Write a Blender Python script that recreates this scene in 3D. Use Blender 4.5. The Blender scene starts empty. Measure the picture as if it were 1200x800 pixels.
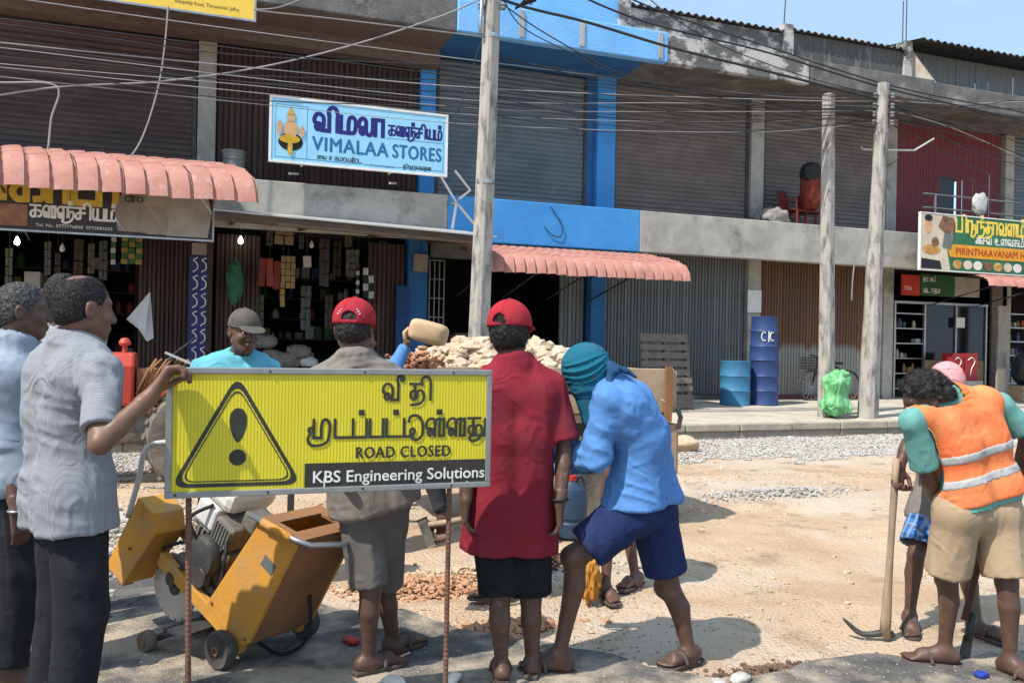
import bpy, math, random
import numpy as np
from mathutils import Vector, Matrix
R = math.radians
random.seed(7); RNG = np.random.default_rng(7)
scene = bpy.context.scene
COL = scene.collection
# ------------------------------------------------------------------ camera, sky, sun, exposure
YAW = math.atan(0.37); ROLL = 0.02; FPX = 1000.0; CAMZ = 1.5
FWD = Vector((math.sin(YAW), math.cos(YAW), 0)); RGT = Vector((math.cos(YAW), -math.sin(YAW), 0)); UPV = Vector((0, 0, 1))
CR = RGT * math.cos(ROLL) + UPV * math.sin(ROLL); CU = UPV * math.cos(ROLL) - RGT * math.sin(ROLL)
CAM = Vector((0, 0, CAMZ))
cd = bpy.data.cameras.new('camera'); cam = bpy.data.objects.new('camera', cd); COL.objects.link(cam)
cd.sensor_fit = 'HORIZONTAL'; cd.sensor_width = 36; cd.lens = 36 * FPX / 1200; cd.clip_start = 0.05; cd.clip_end = 2000
mw = Matrix.Identity(4)
for i, v in enumerate((CR, CU, -FWD)):
    for j in range(3): mw[j][i] = v[j]
mw.translation = CAM; cam.matrix_world = mw
scene.camera = cam
SUN_EL = R(54); SUN_AZ = R(42)
trav = (RGT * math.cos(SUN_AZ) + FWD * math.sin(SUN_AZ)) * math.cos(SUN_EL) - UPV * math.sin(SUN_EL)
sl = bpy.data.lights.new('sun', 'SUN'); sl.energy = 5.0; sl.angle = R(0.55); sl.color = (1.0, 0.94, 0.85)
so = bpy.data.objects.new('sun', sl); COL.objects.link(so); so.rotation_euler = trav.to_track_quat('-Z', 'Y').to_euler(); so.location = (0, -5, 30)
W = bpy.data.worlds.new('World'); scene.world = W; W.use_nodes = True
wn = W.node_tree.nodes; wl = W.node_tree.links
bg = wn['Background']; bg.inputs[1].default_value = 0.105
sky = wn.new('ShaderNodeTexSky'); sky.sky_type = 'NISHITA'; sky.sun_disc = False
sky.sun_elevation = SUN_EL; sky.sun_rotation = math.atan2(-trav.x, -trav.y); sky.air_density = 1.1; sky.dust_density = 2.2; sky.ozone_density = 1.6
tcw = wn.new('ShaderNodeTexCoord'); mpw = wn.new('ShaderNodeMapping'); mpw.inputs['Scale'].default_value = (1, 1, 2.2)
mpw.inputs['Location'].default_value = (0.35, 0.1, 0.15)
nzw = wn.new('ShaderNodeTexNoise'); nzw.inputs['Scale'].default_value = 2.1; nzw.inputs['Detail'].default_value = 7; nzw.inputs['Roughness'].default_value = 0.55
rmp = wn.new('ShaderNodeValToRGB'); rmp.color_ramp.elements[0].position = 0.42; rmp.color_ramp.elements[1].position = 0.70; rmp.color_ramp.elements[0].color = (.42, .42, .42, 1)
mxw = wn.new('ShaderNodeMixRGB'); mxw.inputs[2].default_value = (6.8, 9.9, 13.6, 1)
wl.new(tcw.outputs['Generated'], mpw.inputs[0]); wl.new(mpw.outputs[0], nzw.inputs['Vector']); wl.new(nzw.outputs['Fac'], rmp.inputs[0])
wl.new(rmp.outputs[0], mxw.inputs[0]); wl.new(sky.outputs[0], mxw.inputs[1]); wl.new(mxw.outputs[0], bg.inputs[0])
scene.view_settings.view_transform = 'Standard'; scene.view_settings.look = 'None'; scene.view_settings.exposure = 0.28; scene.view_settings.gamma = 1
scene.view_settings.use_curve_mapping = False
# ------------------------------------------------------------------ photo pixel -> place
def ray(px, py): return FWD + CR * ((px - 600) / FPX) - CU * ((py - 400) / FPX)
def pt(px, py, Z): return CAM + ray(px, py) * Z                       # Z = depth in metres along the view axis
def on_y(px, py, y): d = ray(px, py); return CAM + d * ((y - CAM.y) / d.y)
def on_z(px, py, z=0.0): d = ray(px, py); return CAM + d * ((z - CAM.z) / d.z)
# ------------------------------------------------------------------ materials
MATS = {}
def mat(name, c1, c2=None, rough=0.8, scale=6.0, detail=5.0, bump=0.0, bscale=None, metal=0.0, spec=0.3, lo=0.35, hi=0.65, stretch=None,
        c3=None, c3lo=0.55, c3hi=0.7, c3scale=2.0, trans=0.0, emit=None, estr=0.0, coord='Object', bdist=0.02, alpha=1.0):
    if name in MATS: return MATS[name]
    m = bpy.data.materials.new(name); m.use_nodes = True; n = m.node_tree.nodes; l = m.node_tree.links; b = n['Principled BSDF']
    b.inputs['Roughness'].default_value = rough; b.inputs['Metallic'].default_value = metal; b.inputs['Specular IOR Level'].default_value = spec
    if trans: b.inputs['Transmission Weight'].default_value = trans
    if alpha < 1: b.inputs['Alpha'].default_value = alpha
    if emit: b.inputs['Emission Color'].default_value = (*emit, 1); b.inputs['Emission Strength'].default_value = estr
    tc = n.new('ShaderNodeTexCoord'); mp = n.new('ShaderNodeMapping'); l.new(tc.outputs[coord], mp.inputs[0])
    if stretch: mp.inputs['Scale'].default_value = stretch
    if c2 is None: c2 = tuple(min(1, x * 0.78) for x in c1)
    nz = n.new('ShaderNodeTexNoise'); nz.inputs['Scale'].default_value = scale; nz.inputs['Detail'].default_value = detail; nz.inputs['Roughness'].default_value = 0.6
    l.new(mp.outputs[0], nz.inputs['Vector'])
    rp = n.new('ShaderNodeValToRGB'); rp.color_ramp.elements[0].position = lo; rp.color_ramp.elements[1].position = hi
    rp.color_ramp.elements[0].color = (*c1, 1); rp.color_ramp.elements[1].color = (*c2, 1)
    l.new(nz.outputs['Fac'], rp.inputs[0]); out = rp.outputs[0]
    if c3 is not None:
        nz3 = n.new('ShaderNodeTexNoise'); nz3.inputs['Scale'].default_value = c3scale; nz3.inputs['Detail'].default_value = 7; nz3.inputs['Roughness'].default_value = 0.65
        l.new(mp.outputs[0], nz3.inputs['Vector'])
        r3 = n.new('ShaderNodeValToRGB'); r3.color_ramp.elements[0].position = c3lo; r3.color_ramp.elements[1].position = c3hi
        l.new(nz3.outputs['Fac'], r3.inputs[0])
        mx = n.new('ShaderNodeMixRGB'); mx.inputs[2].default_value = (*c3, 1); l.new(r3.outputs[0], mx.inputs[0]); l.new(out, mx.inputs[1]); out = mx.outputs[0]
    l.new(out, b.inputs['Base Color'])
    if bump:
        nb = n.new('ShaderNodeTexNoise'); nb.inputs['Scale'].default_value = bscale or scale * 6; nb.inputs['Detail'].default_value = 6
        l.new(mp.outputs[0], nb.inputs['Vector'])
        bp = n.new('ShaderNodeBump'); bp.inputs['Strength'].default_value = bump; bp.inputs['Distance'].default_value = bdist
        l.new(nb.outputs['Fac'], bp.inputs['Height']); l.new(bp.outputs[0], b.inputs['Normal'])
    MATS[name] = m
    return m
def mat_check(name, base, lineA, lineB, sx, thr=0.5, rough=0.9, wv=0.0):
    """woven check cloth: two crossing band patterns over a base colour"""
    if name in MATS: return MATS[name]
    m = bpy.data.materials.new(name); m.use_nodes = True; n = m.node_tree.nodes; l = m.node_tree.links; b = n['Principled BSDF']
    b.inputs['Roughness'].default_value = rough; b.inputs['Specular IOR Level'].default_value = 0.15
    tc = n.new('ShaderNodeTexCoord'); out = None
    col = n.new('ShaderNodeRGB'); col.outputs[0].default_value = (*base, 1); out = col.outputs[0]
    for ax, cc, s in (('X', lineA, sx), ('Z', lineB, sx), ('Y', lineA, sx)):
        wv_ = n.new('ShaderNodeTexWave'); wv_.bands_direction = ax; wv_.inputs['Scale'].default_value = s; wv_.inputs['Distortion'].default_value = wv; wv_.inputs['Detail'].default_value = 1
        l.new(tc.outputs['Object'], wv_.inputs['Vector'])
        r = n.new('ShaderNodeValToRGB'); r.color_ramp.elements[0].position = thr; r.color_ramp.elements[1].position = min(1, thr + 0.15)
        l.new(wv_.outputs['Fac'], r.inputs[0])
        f = n.new('ShaderNodeMath'); f.operation = 'MULTIPLY'; f.inputs[1].default_value = 0.6; l.new(r.outputs[0], f.inputs[0])
        mx = n.new('ShaderNodeMixRGB'); mx.inputs[2].default_value = (*cc, 1); l.new(f.outputs[0], mx.inputs[0]); l.new(out, mx.inputs[1]); out = mx.outputs[0]
    l.new(out, b.inputs['Base Color']); MATS[name] = m
    return m
# ------------------------------------------------------------------ objects
def link(o, parent=None):
    COL.objects.link(o)
    if parent is not None: o.parent = parent
    return o
def tag(o, label=None, cat=None, group=None, kind=None):
    if label: o['label'] = label
    if cat: o['category'] = cat
    if group: o['group'] = group
    if kind: o['kind'] = kind
    return o
def thing(name, label, cat, loc=(0, 0, 0), rotz=0.0, group=None):
    o = bpy.data.objects.new(name, None); COL.objects.link(o); o.location = loc; o.rotation_euler = (0, 0, rotz); o.empty_display_size = 0.2
    return tag(o, label, cat, group)
def copy_tree(o, parent=None):
    c = o.copy(); COL.objects.link(c); c.parent = parent
    for ch in list(o.children): copy_tree(ch, c)
    return c
class MB:
    def __init__(s): s.v = []; s.f = []
    def add(s, vs, fs):
        b = len(s.v); s.v += [tuple(p) for p in vs]; s.f += [tuple(b + i for i in q) for q in fs]; return s
    def box(s, lo, hi, m=None):
        x0, y0, z0 = lo; x1, y1, z1 = hi
        vs = [Vector(p) for p in ((x0, y0, z0), (x1, y0, z0), (x1, y1, z0), (x0, y1, z0), (x0, y0, z1), (x1, y0, z1), (x1, y1, z1), (x0, y1, z1))]
        if m is not None: vs = [m @ p for p in vs]
        return s.add(vs, [(0, 3, 2, 1), (4, 5, 6, 7), (0, 1, 5, 4), (1, 2, 6, 5), (2, 3, 7, 6), (3, 0, 4, 7)])
    def bar(s, a, b, w, h, up=(0, 0, 1)):
        a = Vector(a); b = Vector(b); d = b - a; L = d.length; d.normalize(); up = Vector(up)
        if abs(d.dot(up)) > 0.97: up = Vector((0, 1, 0)) if abs(d.y) < 0.9 else Vector((1, 0, 0))
        x = d.cross(up).normalized(); z = x.cross(d)
        vs = [a + x * (sx * w / 2) + z * (sz * h / 2) + d * (t * L) for t in (0, 1) for sx, sz in ((-1, -1), (1, -1), (1, 1), (-1, 1))]
        return s.add(vs, [(0, 3, 2, 1)[::-1], (4, 5, 6, 7)[::-1], (0, 1, 5, 4), (1, 2, 6, 5), (2, 3, 7, 6), (3, 0, 4, 7)])
    def tube(s, path, r, n=8, cap=True):
        P = [Vector(p) for p in path]; k = len(P); rr = r if isinstance(r, (list, tuple)) else [r] * k
        rings = []; prev = None
        for i in range(k):
            t = (P[min(i + 1, k - 1)] - P[max(i - 1, 0)])
            if t.length < 1e-9: t = Vector((0, 0, 1))
            t.normalize()
            if prev is None:
                ref = Vector((0, 0, 1)) if abs(t.z) < 0.9 else Vector((1, 0, 0)); u = t.cross(ref).normalized()
            else:
                u = prev - t * prev.dot(t)
                if u.length < 1e-6: u = t.orthogonal()
                u.normalize()
            prev = u; w = t.cross(u)
            rings.append([P[i] + (u * math.cos(2 * math.pi * j / n) + w * math.sin(2 * math.pi * j / n)) * rr[i] for j in range(n)])
        vs = [p for q in rings for p in q]; fs = []
        for i in range(k - 1):
            for j in range(n):
                a = i * n + j; b = i * n + (j + 1) % n; fs.append((a, b, b + n, a + n))
        if cap: fs.append(tuple(range(n))[::-1]); fs.append(tuple((k - 1) * n + j for j in range(n)))
        return s.add(vs, fs)
    def lathe(s, prof, n=20, m=None, cap=True):
        """prof: (radius, height) pairs round z; m places it"""
        vs = []; fs = []
        for r, z in prof:
            for j in range(n):
                p = Vector((r * math.cos(2 * math.pi * j / n), r * math.sin(2 * math.pi * j / n), z)); vs.append(m @ p if m is not None else p)
        for i in range(len(prof) - 1):
            for j in range(n):
                a = i * n + j; b = i * n + (j + 1) % n; fs.append((a, b, b + n, a + n))
        if cap: fs.append(tuple(range(n))[::-1]); fs.append(tuple((len(prof) - 1) * n + j for j in range(n)))
        return s.add(vs, fs)
    def prism(s, pts, d):
        """polygon of 3-D points pushed along vector d"""
        P = [Vector(p) for p in pts]; d = Vector(d); n = len(P)
        nrm = sum(((P[i] - P[0]).cross(P[(i + 1) % n] - P[0]) for i in range(1, n - 1)), Vector())
        if nrm.dot(d) > 0: P = P[::-1]
        return s.add(P + [p + d for p in P], [tuple(range(n)), tuple(n + i for i in range(n))[::-1]] + [((i + 1) % n, i, n + i, n + (i + 1) % n) for i in range(n)])
    def build(s, name, m, parent=None, smooth=False, bevel=0.0, seg=2):
        me = bpy.data.meshes.new(name); me.from_pydata(s.v, [], s.f); me.update()
        o = bpy.data.objects.new(name, me); link(o, parent)
        if m: me.materials.append(m if not isinstance(m, str) else MATS[m])
        if smooth:
            me.polygons.foreach_set('use_smooth', [True] * len(me.polygons))
            if smooth == 'auto':
                try: me.set_sharp_from_angle(angle=R(38))
                except Exception: pass
        if bevel:
            b = o.modifiers.new('bevel', 'BEVEL'); b.width = bevel; b.segments = seg; b.limit_method = 'ANGLE'; b.angle_limit = R(35)
        return o
def npmesh(name, v, f, m, parent=None, smooth=True):
    me = bpy.data.meshes.new(name); v = np.asarray(v, np.float32); f = np.asarray(f, np.int32); nv = len(v); nf, k = f.shape
    me.vertices.add(nv); me.vertices.foreach_set('co', v.ravel()); me.loops.add(nf * k); me.loops.foreach_set('vertex_index', f.ravel())
    me.polygons.add(nf); me.polygons.foreach_set('loop_start', np.arange(0, nf * k, k, dtype=np.int32)); me.polygons.foreach_set('loop_total', np.full(nf, k, np.int32))
    me.polygons.foreach_set('use_smooth', np.full(nf, smooth)); me.update(calc_edges=True); me.validate()
    if m: me.materials.append(m)
    return link(bpy.data.objects.new(name, me), parent)
# value noise (numpy)
def vnoise(P, seed=0):
    P = np.asarray(P, np.float64); i = np.floor(P).astype(np.int64); f = P - i; f = f * f * (3 - 2 * f); out = 0
    def hsh(a, b, c):
        h = (a * 374761393 + b * 668265263 + c * 2147483587 + seed * 974711) & 0x7fffffff
        h = ((h ^ (h >> 13)) * 1274126177) & 0x7fffffff; h = h ^ (h >> 16)
        return (h & 0xffff) / 65535.0
    for dx in (0, 1):
        for dy in (0, 1):
            for dz in (0, 1):
                w = (f[:, 0] if dx else 1 - f[:, 0]) * (f[:, 1] if dy else 1 - f[:, 1]) * (f[:, 2] if dz else 1 - f[:, 2])
                out = out + w * hsh(i[:, 0] + dx, i[:, 1] + dy, i[:, 2] + dz)
    return out * 2 - 1
def fbm(P, oct=4, seed=0):
    P = np.asarray(P, np.float64); s = 0; a = 1.0; t = 0
    for o in range(oct): s = s + a * vnoise(P * (2 ** o), seed + o * 17); t += a; a *= 0.5
    return s / t
# rough stones: a few rock meshes as numpy, scattered into one mesh
_ico = None
def ico(sub=1):
    t = (1 + 5 ** .5) / 2
    v = [(-1, t, 0), (1, t, 0), (-1, -t, 0), (1, -t, 0), (0, -1, t), (0, 1, t), (0, -1, -t), (0, 1, -t), (t, 0, -1), (t, 0, 1), (-t, 0, -1), (-t, 0, 1)]
    f = [(0, 11, 5), (0, 5, 1), (0, 1, 7), (0, 7, 10), (0, 10, 11), (1, 5, 9), (5, 11, 4), (11, 10, 2), (10, 7, 6), (7, 1, 8), (3, 9, 4), (3, 4, 2), (3, 2, 6), (3, 6, 8), (3, 8, 9), (4, 9, 5), (2, 4, 11), (6, 2, 10), (8, 6, 7), (9, 8, 1)]
    v = [np.array(p) / np.linalg.norm(p) for p in v]
    for _ in range(sub):
        cache = {}; nf = []
        def mid(a, b):
            k = (min(a, b), max(a, b))
            if k not in cache: p = v[a] + v[b]; v.append(p / np.linalg.norm(p)); cache[k] = len(v) - 1
            return cache[k]
        for a, b, c in f:
            x, y, z = mid(a, b), mid(b, c), mid(c, a); nf += [(a, x, z), (b, y, x), (c, z, y), (x, y, z)]
        f = nf
    return np.array(v), np.array(f)
def rock_variant(seed, sub=1, rough=0.35):
    v, f = ico(sub); n = fbm(v * 1.3 + seed * 7.1, 2, seed); v = v * (1 + rough * n[:, None]) * np.array([1, 0.8, 0.62])
    return v, f
def scatter(name, pos, size, m, parent=None, sub=0, nvar=6, rough=0.4, flat=1.0, smooth=False, seed=1):
    """pos (n,3), size (n,): one mesh of many small stones"""
    rg = np.random.default_rng(seed); VS = []; FS = []; base = 0; pos = np.asarray(pos); size = np.asarray(size)
    which = rg.integers(0, nvar, len(pos))
    for k in range(nvar):
        idx = np.where(which == k)[0]
        if len(idx) == 0: continue
        v, f = rock_variant(k + seed * 10, sub, rough); n = len(idx); a = rg.uniform(0, 6.283, n); b = rg.uniform(-0.6, 0.6, n)
        ca, sa, cb, sb = np.cos(a), np.sin(a), np.cos(b), np.sin(b)
        x = v[None, :, 0]; y = v[None, :, 1]; z = v[None, :, 2] * flat
        y2 = y * cb[:, None] - z * sb[:, None]; z2 = y * sb[:, None] + z * cb[:, None]
        X = x * ca[:, None] - y2 * sa[:, None]; Y = x * sa[:, None] + y2 * ca[:, None]
        w = np.stack([X, Y, z2], -1) * size[idx][:, None, None] + pos[idx][:, None, :]
        VS.append(w.reshape(-1, 3)); FS.append((f[None] + (np.arange(n) * len(v))[:, None, None]).reshape(-1, 3) + base); base += n * len(v)
    return npmesh(name, np.concatenate(VS), np.concatenate(FS), m, parent, smooth)
def catmull(P, n=8, closed=False):
    P = [Vector(p) for p in P]; out = []; k = len(P)
    for i in range(k if closed else k - 1):
        g = (lambda q: P[q % k]) if closed else (lambda q: P[max(0, min(k - 1, q))])
        p0, p1, p2, p3 = g(i - 1), g(i), g(i + 1), g(i + 2)
        for j in range(n):
            t = j / n
            out.append(0.5 * ((2 * p1) + (p2 - p0) * t + (2 * p0 - 5 * p1 + 4 * p2 - p3) * t * t + (3 * p1 - p0 - 3 * p2 + p3) * t ** 3))
    if not closed: out.append(P[-1])
    return out
def sag(a, b, drop, n=14):
    a = Vector(a); b = Vector(b)
    return [a.lerp(b, i / n) - Vector((0, 0, drop * 4 * (i / n) * (1 - i / n))) for i in range(n + 1)]
# ------------------------------------------------------------------ lettering
def latin(text, size, m, parent, origin, xdir, ydir, bold=0.0, ext=0.0015, width=None, name='lettering', shear=0.0, spacing=1.0):
    """flat raised lettering; origin = lower left corner; width stretches it to fit"""
    c = bpy.data.curves.new('txt', 'FONT'); c.body = text; c.size = 1.0; c.extrude = 0.0; c.offset = 0; c.resolution_u = 3; c.shear = shear; c.space_character = spacing
    o = bpy.data.objects.new('txt', c); COL.objects.link(o)
    me = bpy.data.meshes.new_from_object(o.evaluated_get(bpy.context.evaluated_depsgraph_get()))
    COL.objects.unlink(o); bpy.data.objects.remove(o)
    xs = [v.co.x for v in me.vertices]; ys = [v.co.y for v in me.vertices]
    if not xs: return None
    x0 = min(xs); w = max(xs) - x0; sy = size / 0.73; sx = (width / w) if width else sy
    X = Vector(xdir).normalized(); Y = Vector(ydir).normalized(); N = X.cross(Y); O = Vector(origin)
    src = [v.co.copy() for v in me.vertices]; fcs = [tuple(p.vertices) for p in me.polygons]; mb = MB(); bs = bold * sy * 1.3; k = 0
    for dx, dy in (((0, 0), (-1, 0), (1, 0), (0, .7), (0, -.7)) if bold else ((0, 0),)):
        mb.add([O + X * ((c_.x - x0) * sx + dx * bs) + Y * (c_.y * sy + dy * bs) + N * (ext + k * .00012) for c_ in src], fcs); k += 1
    return mb.build(name, m, parent)
    me.name = name; me.materials.append(m); o2 = bpy.data.objects.new(name, me); return link(o2, parent)
L_ = lambda *p: ('L', p)
C_ = lambda *p: ('C', p)
LOOP = ((.36, .2), (.24, .36), (.1, .22), (.2, .03), (.36, .1), (.4, .3))
GL = {   # letter: (advance, strokes); x-height 1
 'pa': (.95, [L_((0, 1), (0, 0), (.75, 0), (.75, 1))]),
 'da': (1.0, [L_((0, 1), (0, 0), (.85, 0))]),
 'ma': (1.15, [L_((0, 1), (0, 0), (.5, 0)), C_((.5, 0), (.48, .5), (.55, .9), (.75, 1), (.93, .8), (.95, .4), (.85, .05), (.5, 0))]),
 'muu': (1.45, [C_((.12, .3), (.02, .42), (.1, .55), (.25, .5), (.3, .8)), L_((.3, 1), (.3, .0), (.7, 0)), C_((.7, 0), (.7, .6), (.8, .95), (.98, 1), (1.15, .8), (1.15, .2), (1.0, -.25), (.6, -.42), (.15, -.38), (-.02, -.1), (.1, .2))]),
 'va': (1.15, [C_(*LOOP, (.3, .42), (.08, .42), (.0, .65), (.12, .93), (.33, 1), (.55, .85), (.6, .5), (.55, 0)), L_((.5, 0), (.95, 0), (.95, 1))]),
 'ta': (1.0, [L_((0, 1), (.8, 1)), L_((.33, 1), (.33, .1)), C_((.33, .62), (.1, .5), (.05, .2), (.25, .02), (.45, .15), (.5, .5), (.7, .6), (.88, .4), (.85, 0), (.6, -.25), (.1, -.32))]),
 'tu': (1.3, [L_((0, 1), (.75, 1)), L_((.33, 1), (.33, .1)), C_((.33, .62), (.1, .5), (.05, .2), (.25, .02), (.45, .15), (.5, .5), (.7, .6), (.86, .4), (.8, -.05), (.5, -.3), (.2, -.3), (.1, -.12), (.3, 0), (.8, 0)), L_((.8, 0), (1.05, 0), (1.05, .95))]),
 'du': (1.3, [L_((0, 1), (0, 0), (.5, 0)), C_((.5, 0), (.62, .3), (.5, .45), (.38, .3), (.45, -.05), (.75, -.2), (1.05, .05), (1.1, .5), (.98, 1.0), (.65, 1.2), (.35, 1.1), (.28, .85))]),
 'ka': (1.1, [L_((0, 1), (.85, 1)), L_((.42, 1), (.42, 0)), C_((.42, 0), (.15, .0), (.02, .25), (.15, .5), (.42, .55), (.75, .55), (.95, .35), (.9, .08), (.7, .02))]),
 'ca': (1.0, [L_((0, 1), (.8, 1)), L_((.42, 1), (.42, .05)), C_((.42, .05), (.15, .0), (.02, .25), (.15, .5), (.42, .55), (.85, .55))]),
 'na': (1.1, [L_((0, 0), (0, 1)), L_((0, 1), (.85, 1)), L_((.5, 1), (.5, .45)), C_((.5, .5), (.75, .6), (.92, .4), (.88, 0), (.65, -.25), (.2, -.3))]),
 'lla': (1.25, [C_(*LOOP, (.3, .42), (.08, .42), (.0, .65), (.12, .93), (.33, 1), (.5, .85), (.52, 0)), C_((.52, .6), (.6, .9), (.78, 1), (.98, .9)), L_((.78, 1), (.78, 0)), L_((.78, 0), (1.05, 0), (1.05, 1))]),
 'la': (1.1, [C_(*LOOP, (.3, .42), (.08, .42), (.0, .65), (.12, .93), (.33, 1), (.48, .8), (.48, .3), (.6, .02), (.82, .05), (.92, .35), (.92, 1))]),
 'nya': (1.6, [C_(*LOOP, (.3, .42), (.08, .42), (.0, .65), (.12, .93), (.33, 1), (.5, .85), (.52, 0), (.45, -.3), (.7, -.42), (1.1, -.3), (1.4, .1), (1.4, .5), (1.25, .62), (1.05, .5), (1.0, .1)), L_((.5, 1), (1.45, 1)), L_((.9, 1), (.9, .1))]),
 'ya': (1.2, [C_((.05, 1), (0, .4), (.12, .02), (.3, .1), (.42, .5), (.42, 1)), L_((.42, 1), (.42, 0), (1.0, 0), (1.0, 1))]),
 'nna': (1.4, [C_(*LOOP, (.3, .42), (.08, .42), (.0, .65), (.12, .93), (.33, 1), (.5, .85), (.52, 0)), C_((.52, .7), (.65, 1), (.85, .85), (.85, 0)), L_((.7, 1), (1.2, 1)), L_((1.2, 1), (1.2, 0))]),
 'ra': (.9, [L_((0, 0), (0, 1), (.6, 1), (.6, 0), (.35, -.22))]),
 'ru': (1.2, [L_((0, 0), (0, 1), (.5, 1), (.5, 0)), C_((.5, 0), (.45, -.3), (.75, -.35), (1.0, 0), (.98, .5), (.8, .7), (.65, .5), (.75, .3))]),
 'u': (1.2, [C_((.35, .55), (.2, .75), (.1, .5), (.3, .35), (.5, .6), (.4, .95), (.1, .95), (0, .4), (.25, 0), (.7, 0), (1.05, 0))]),
 'aa': (.75, [L_((0, 0), (0, 1), (.5, 1), (.5, 0))]),
 'i': (.55, [C_((-.22, .95), (-.25, 1.25), (-.05, 1.45), (.2, 1.4), (.32, 1.1), (.32, .5), (.32, 0))]),
 'ii': (.55, [C_((-.2, .95), (-.25, 1.3), (-.1, 1.52), (.12, 1.45), (.15, 1.25), (.0, 1.2), (-.02, 1.35)), ]),
 'ee': (1.0, [C_((.45, .25), (.3, .4), (.18, .2), (.35, 0), (.55, .1), (.55, .5), (.4, .75), (.15, .6), (.1, .9), (.3, 1.2), (.6, 1.2)), L_((.75, 1), (.75, 0))]),
 'ai': (1.2, [C_((.3, .3), (.15, .4), (.1, .1), (.35, .0), (.45, .4), (.3, .8), (.5, 1), (.6, .5)), C_((.75, .3), (.6, .4), (.55, .1), (.8, .0), (.9, .4), (.75, .8), (.95, 1), (1.05, .5), (1.05, 0))]),
 'dot': (0, [C_((-.52, 1.38), (-.44, 1.38))]),
 'sp': (.5, []),
}
def tamil(letters, height, m, parent, origin, xdir, ydir, width=None, stroke=0.16, ext=0.0015, name='lettering'):
    X = Vector(xdir).normalized(); Y = Vector(ydir).normalized(); N = X.cross(Y); O = Vector(origin)
    tot = sum(GL[g][0] for g in letters); sx = (width / tot) if width else height
    mb = MB(); pen = 0.0; q = 0
    for g in letters:
        adv, st = GL[g]
        for kind, pts in st:
            P = [Vector((p[0], p[1], 0)) for p in pts]
            P = catmull(P, 5) if kind == 'C' else P
            Q = [Vector(((p.x + pen + .1) * sx, p.y * height, 0)) for p in P]
            w = (stroke * 2.0 if g == 'dot' else stroke) * height * .5; e = ext + q * 0.00006; q += 1
            L = []; Rr = []
            for i, p in enumerate(Q):
                a = Q[max(0, i - 1)]; b = Q[min(len(Q) - 1, i + 1)]
                if kind == 'L' and 0 < i < len(Q) - 1:
                    d1 = (p - a).normalized(); d2 = (b - p).normalized(); n1 = Vector((-d1.y, d1.x, 0)); n2 = Vector((-d2.y, d2.x, 0)); nn = (n1 + n2); nn.normalize(); k = w / max(.4, nn.dot(n1))
                else:
                    d = (b - a).normalized(); nn = Vector((-d.y, d.x, 0)); k = w
                ee = Vector()
                if i == 0: ee = -(b - a).normalized() * w * .8
                if i == len(Q) - 1: ee = (b - a).normalized() * w * .8
                L.append(p + nn * k + ee); Rr.append(p - nn * k + ee)
            T = lambda p, i: O + X * p.x + Y * p.y + N * (e + i * .000015)
            n = len(Q); mb.add([T(p, i) for i, p in enumerate(Rr)] + [T(p, i) for i, p in enumerate(L)], [(i, i + 1, n + i + 1, n + i) for i in range(n - 1)])
        pen += adv
    return mb.build(name, m, parent)
# ================================================================== MATERIALS of the place
def damp(m, col, sc, lo, hi, fac):
    n = m.node_tree.nodes; l = m.node_tree.links; b = n['Principled BSDF']; src = b.inputs['Base Color'].links[0].from_socket; tc = n.new('ShaderNodeTexCoord'); nz = n.new('ShaderNodeTexNoise'); nz.inputs['Scale'].default_value = sc; nz.inputs['Detail'].default_value = 9; nz.inputs['Roughness'].default_value = .7; l.new(tc.outputs['Object'], nz.inputs['Vector'])
    rp = n.new('ShaderNodeValToRGB'); rp.color_ramp.elements[0].position = lo; rp.color_ramp.elements[1].position = hi; rp.color_ramp.elements[1].color = (fac, fac, fac, 1); l.new(nz.outputs['Fac'], rp.inputs[0]); mx = n.new('ShaderNodeMixRGB'); mx.inputs[2].default_value = (*col, 1); l.new(rp.outputs[0], mx.inputs[0]); l.new(src, mx.inputs[1]); l.new(mx.outputs[0], b.inputs['Base Color'])
mat('dirt', (.56, .415, .285), (.43, .29, .185), rough=.95, scale=1.3, detail=10, bump=.7, bscale=45, spec=.1, c3=(.52, .435, .34), c3lo=.46, c3hi=.62, c3scale=.6, bdist=.05)
damp(MATS['dirt'], (.27, .18, .115), 1.9, .55, .66, .75); damp(MATS['dirt'], (.34, .31, .27), 14, .58, .68, .7)
mat('gravel_grey', (.50, .47, .43), (.30, .285, .265), rough=.9, scale=14, bump=.6, bscale=60)
mat('stone_tan', (.56, .43, .30), (.42, .30, .19), rough=.95, scale=5, bump=.5, bscale=30)
mat('stone_red', (.36, .16, .09), (.48, .27, .16), rough=.95, scale=6, bump=.5, bscale=30)
mat('asphalt', (.085, .083, .08), (.14, .13, .118), rough=.92, scale=3.5, bump=.7, bscale=90, c3=(.40, .33, .25), c3lo=.45, c3hi=.58, c3scale=1.5, spec=.2)

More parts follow.
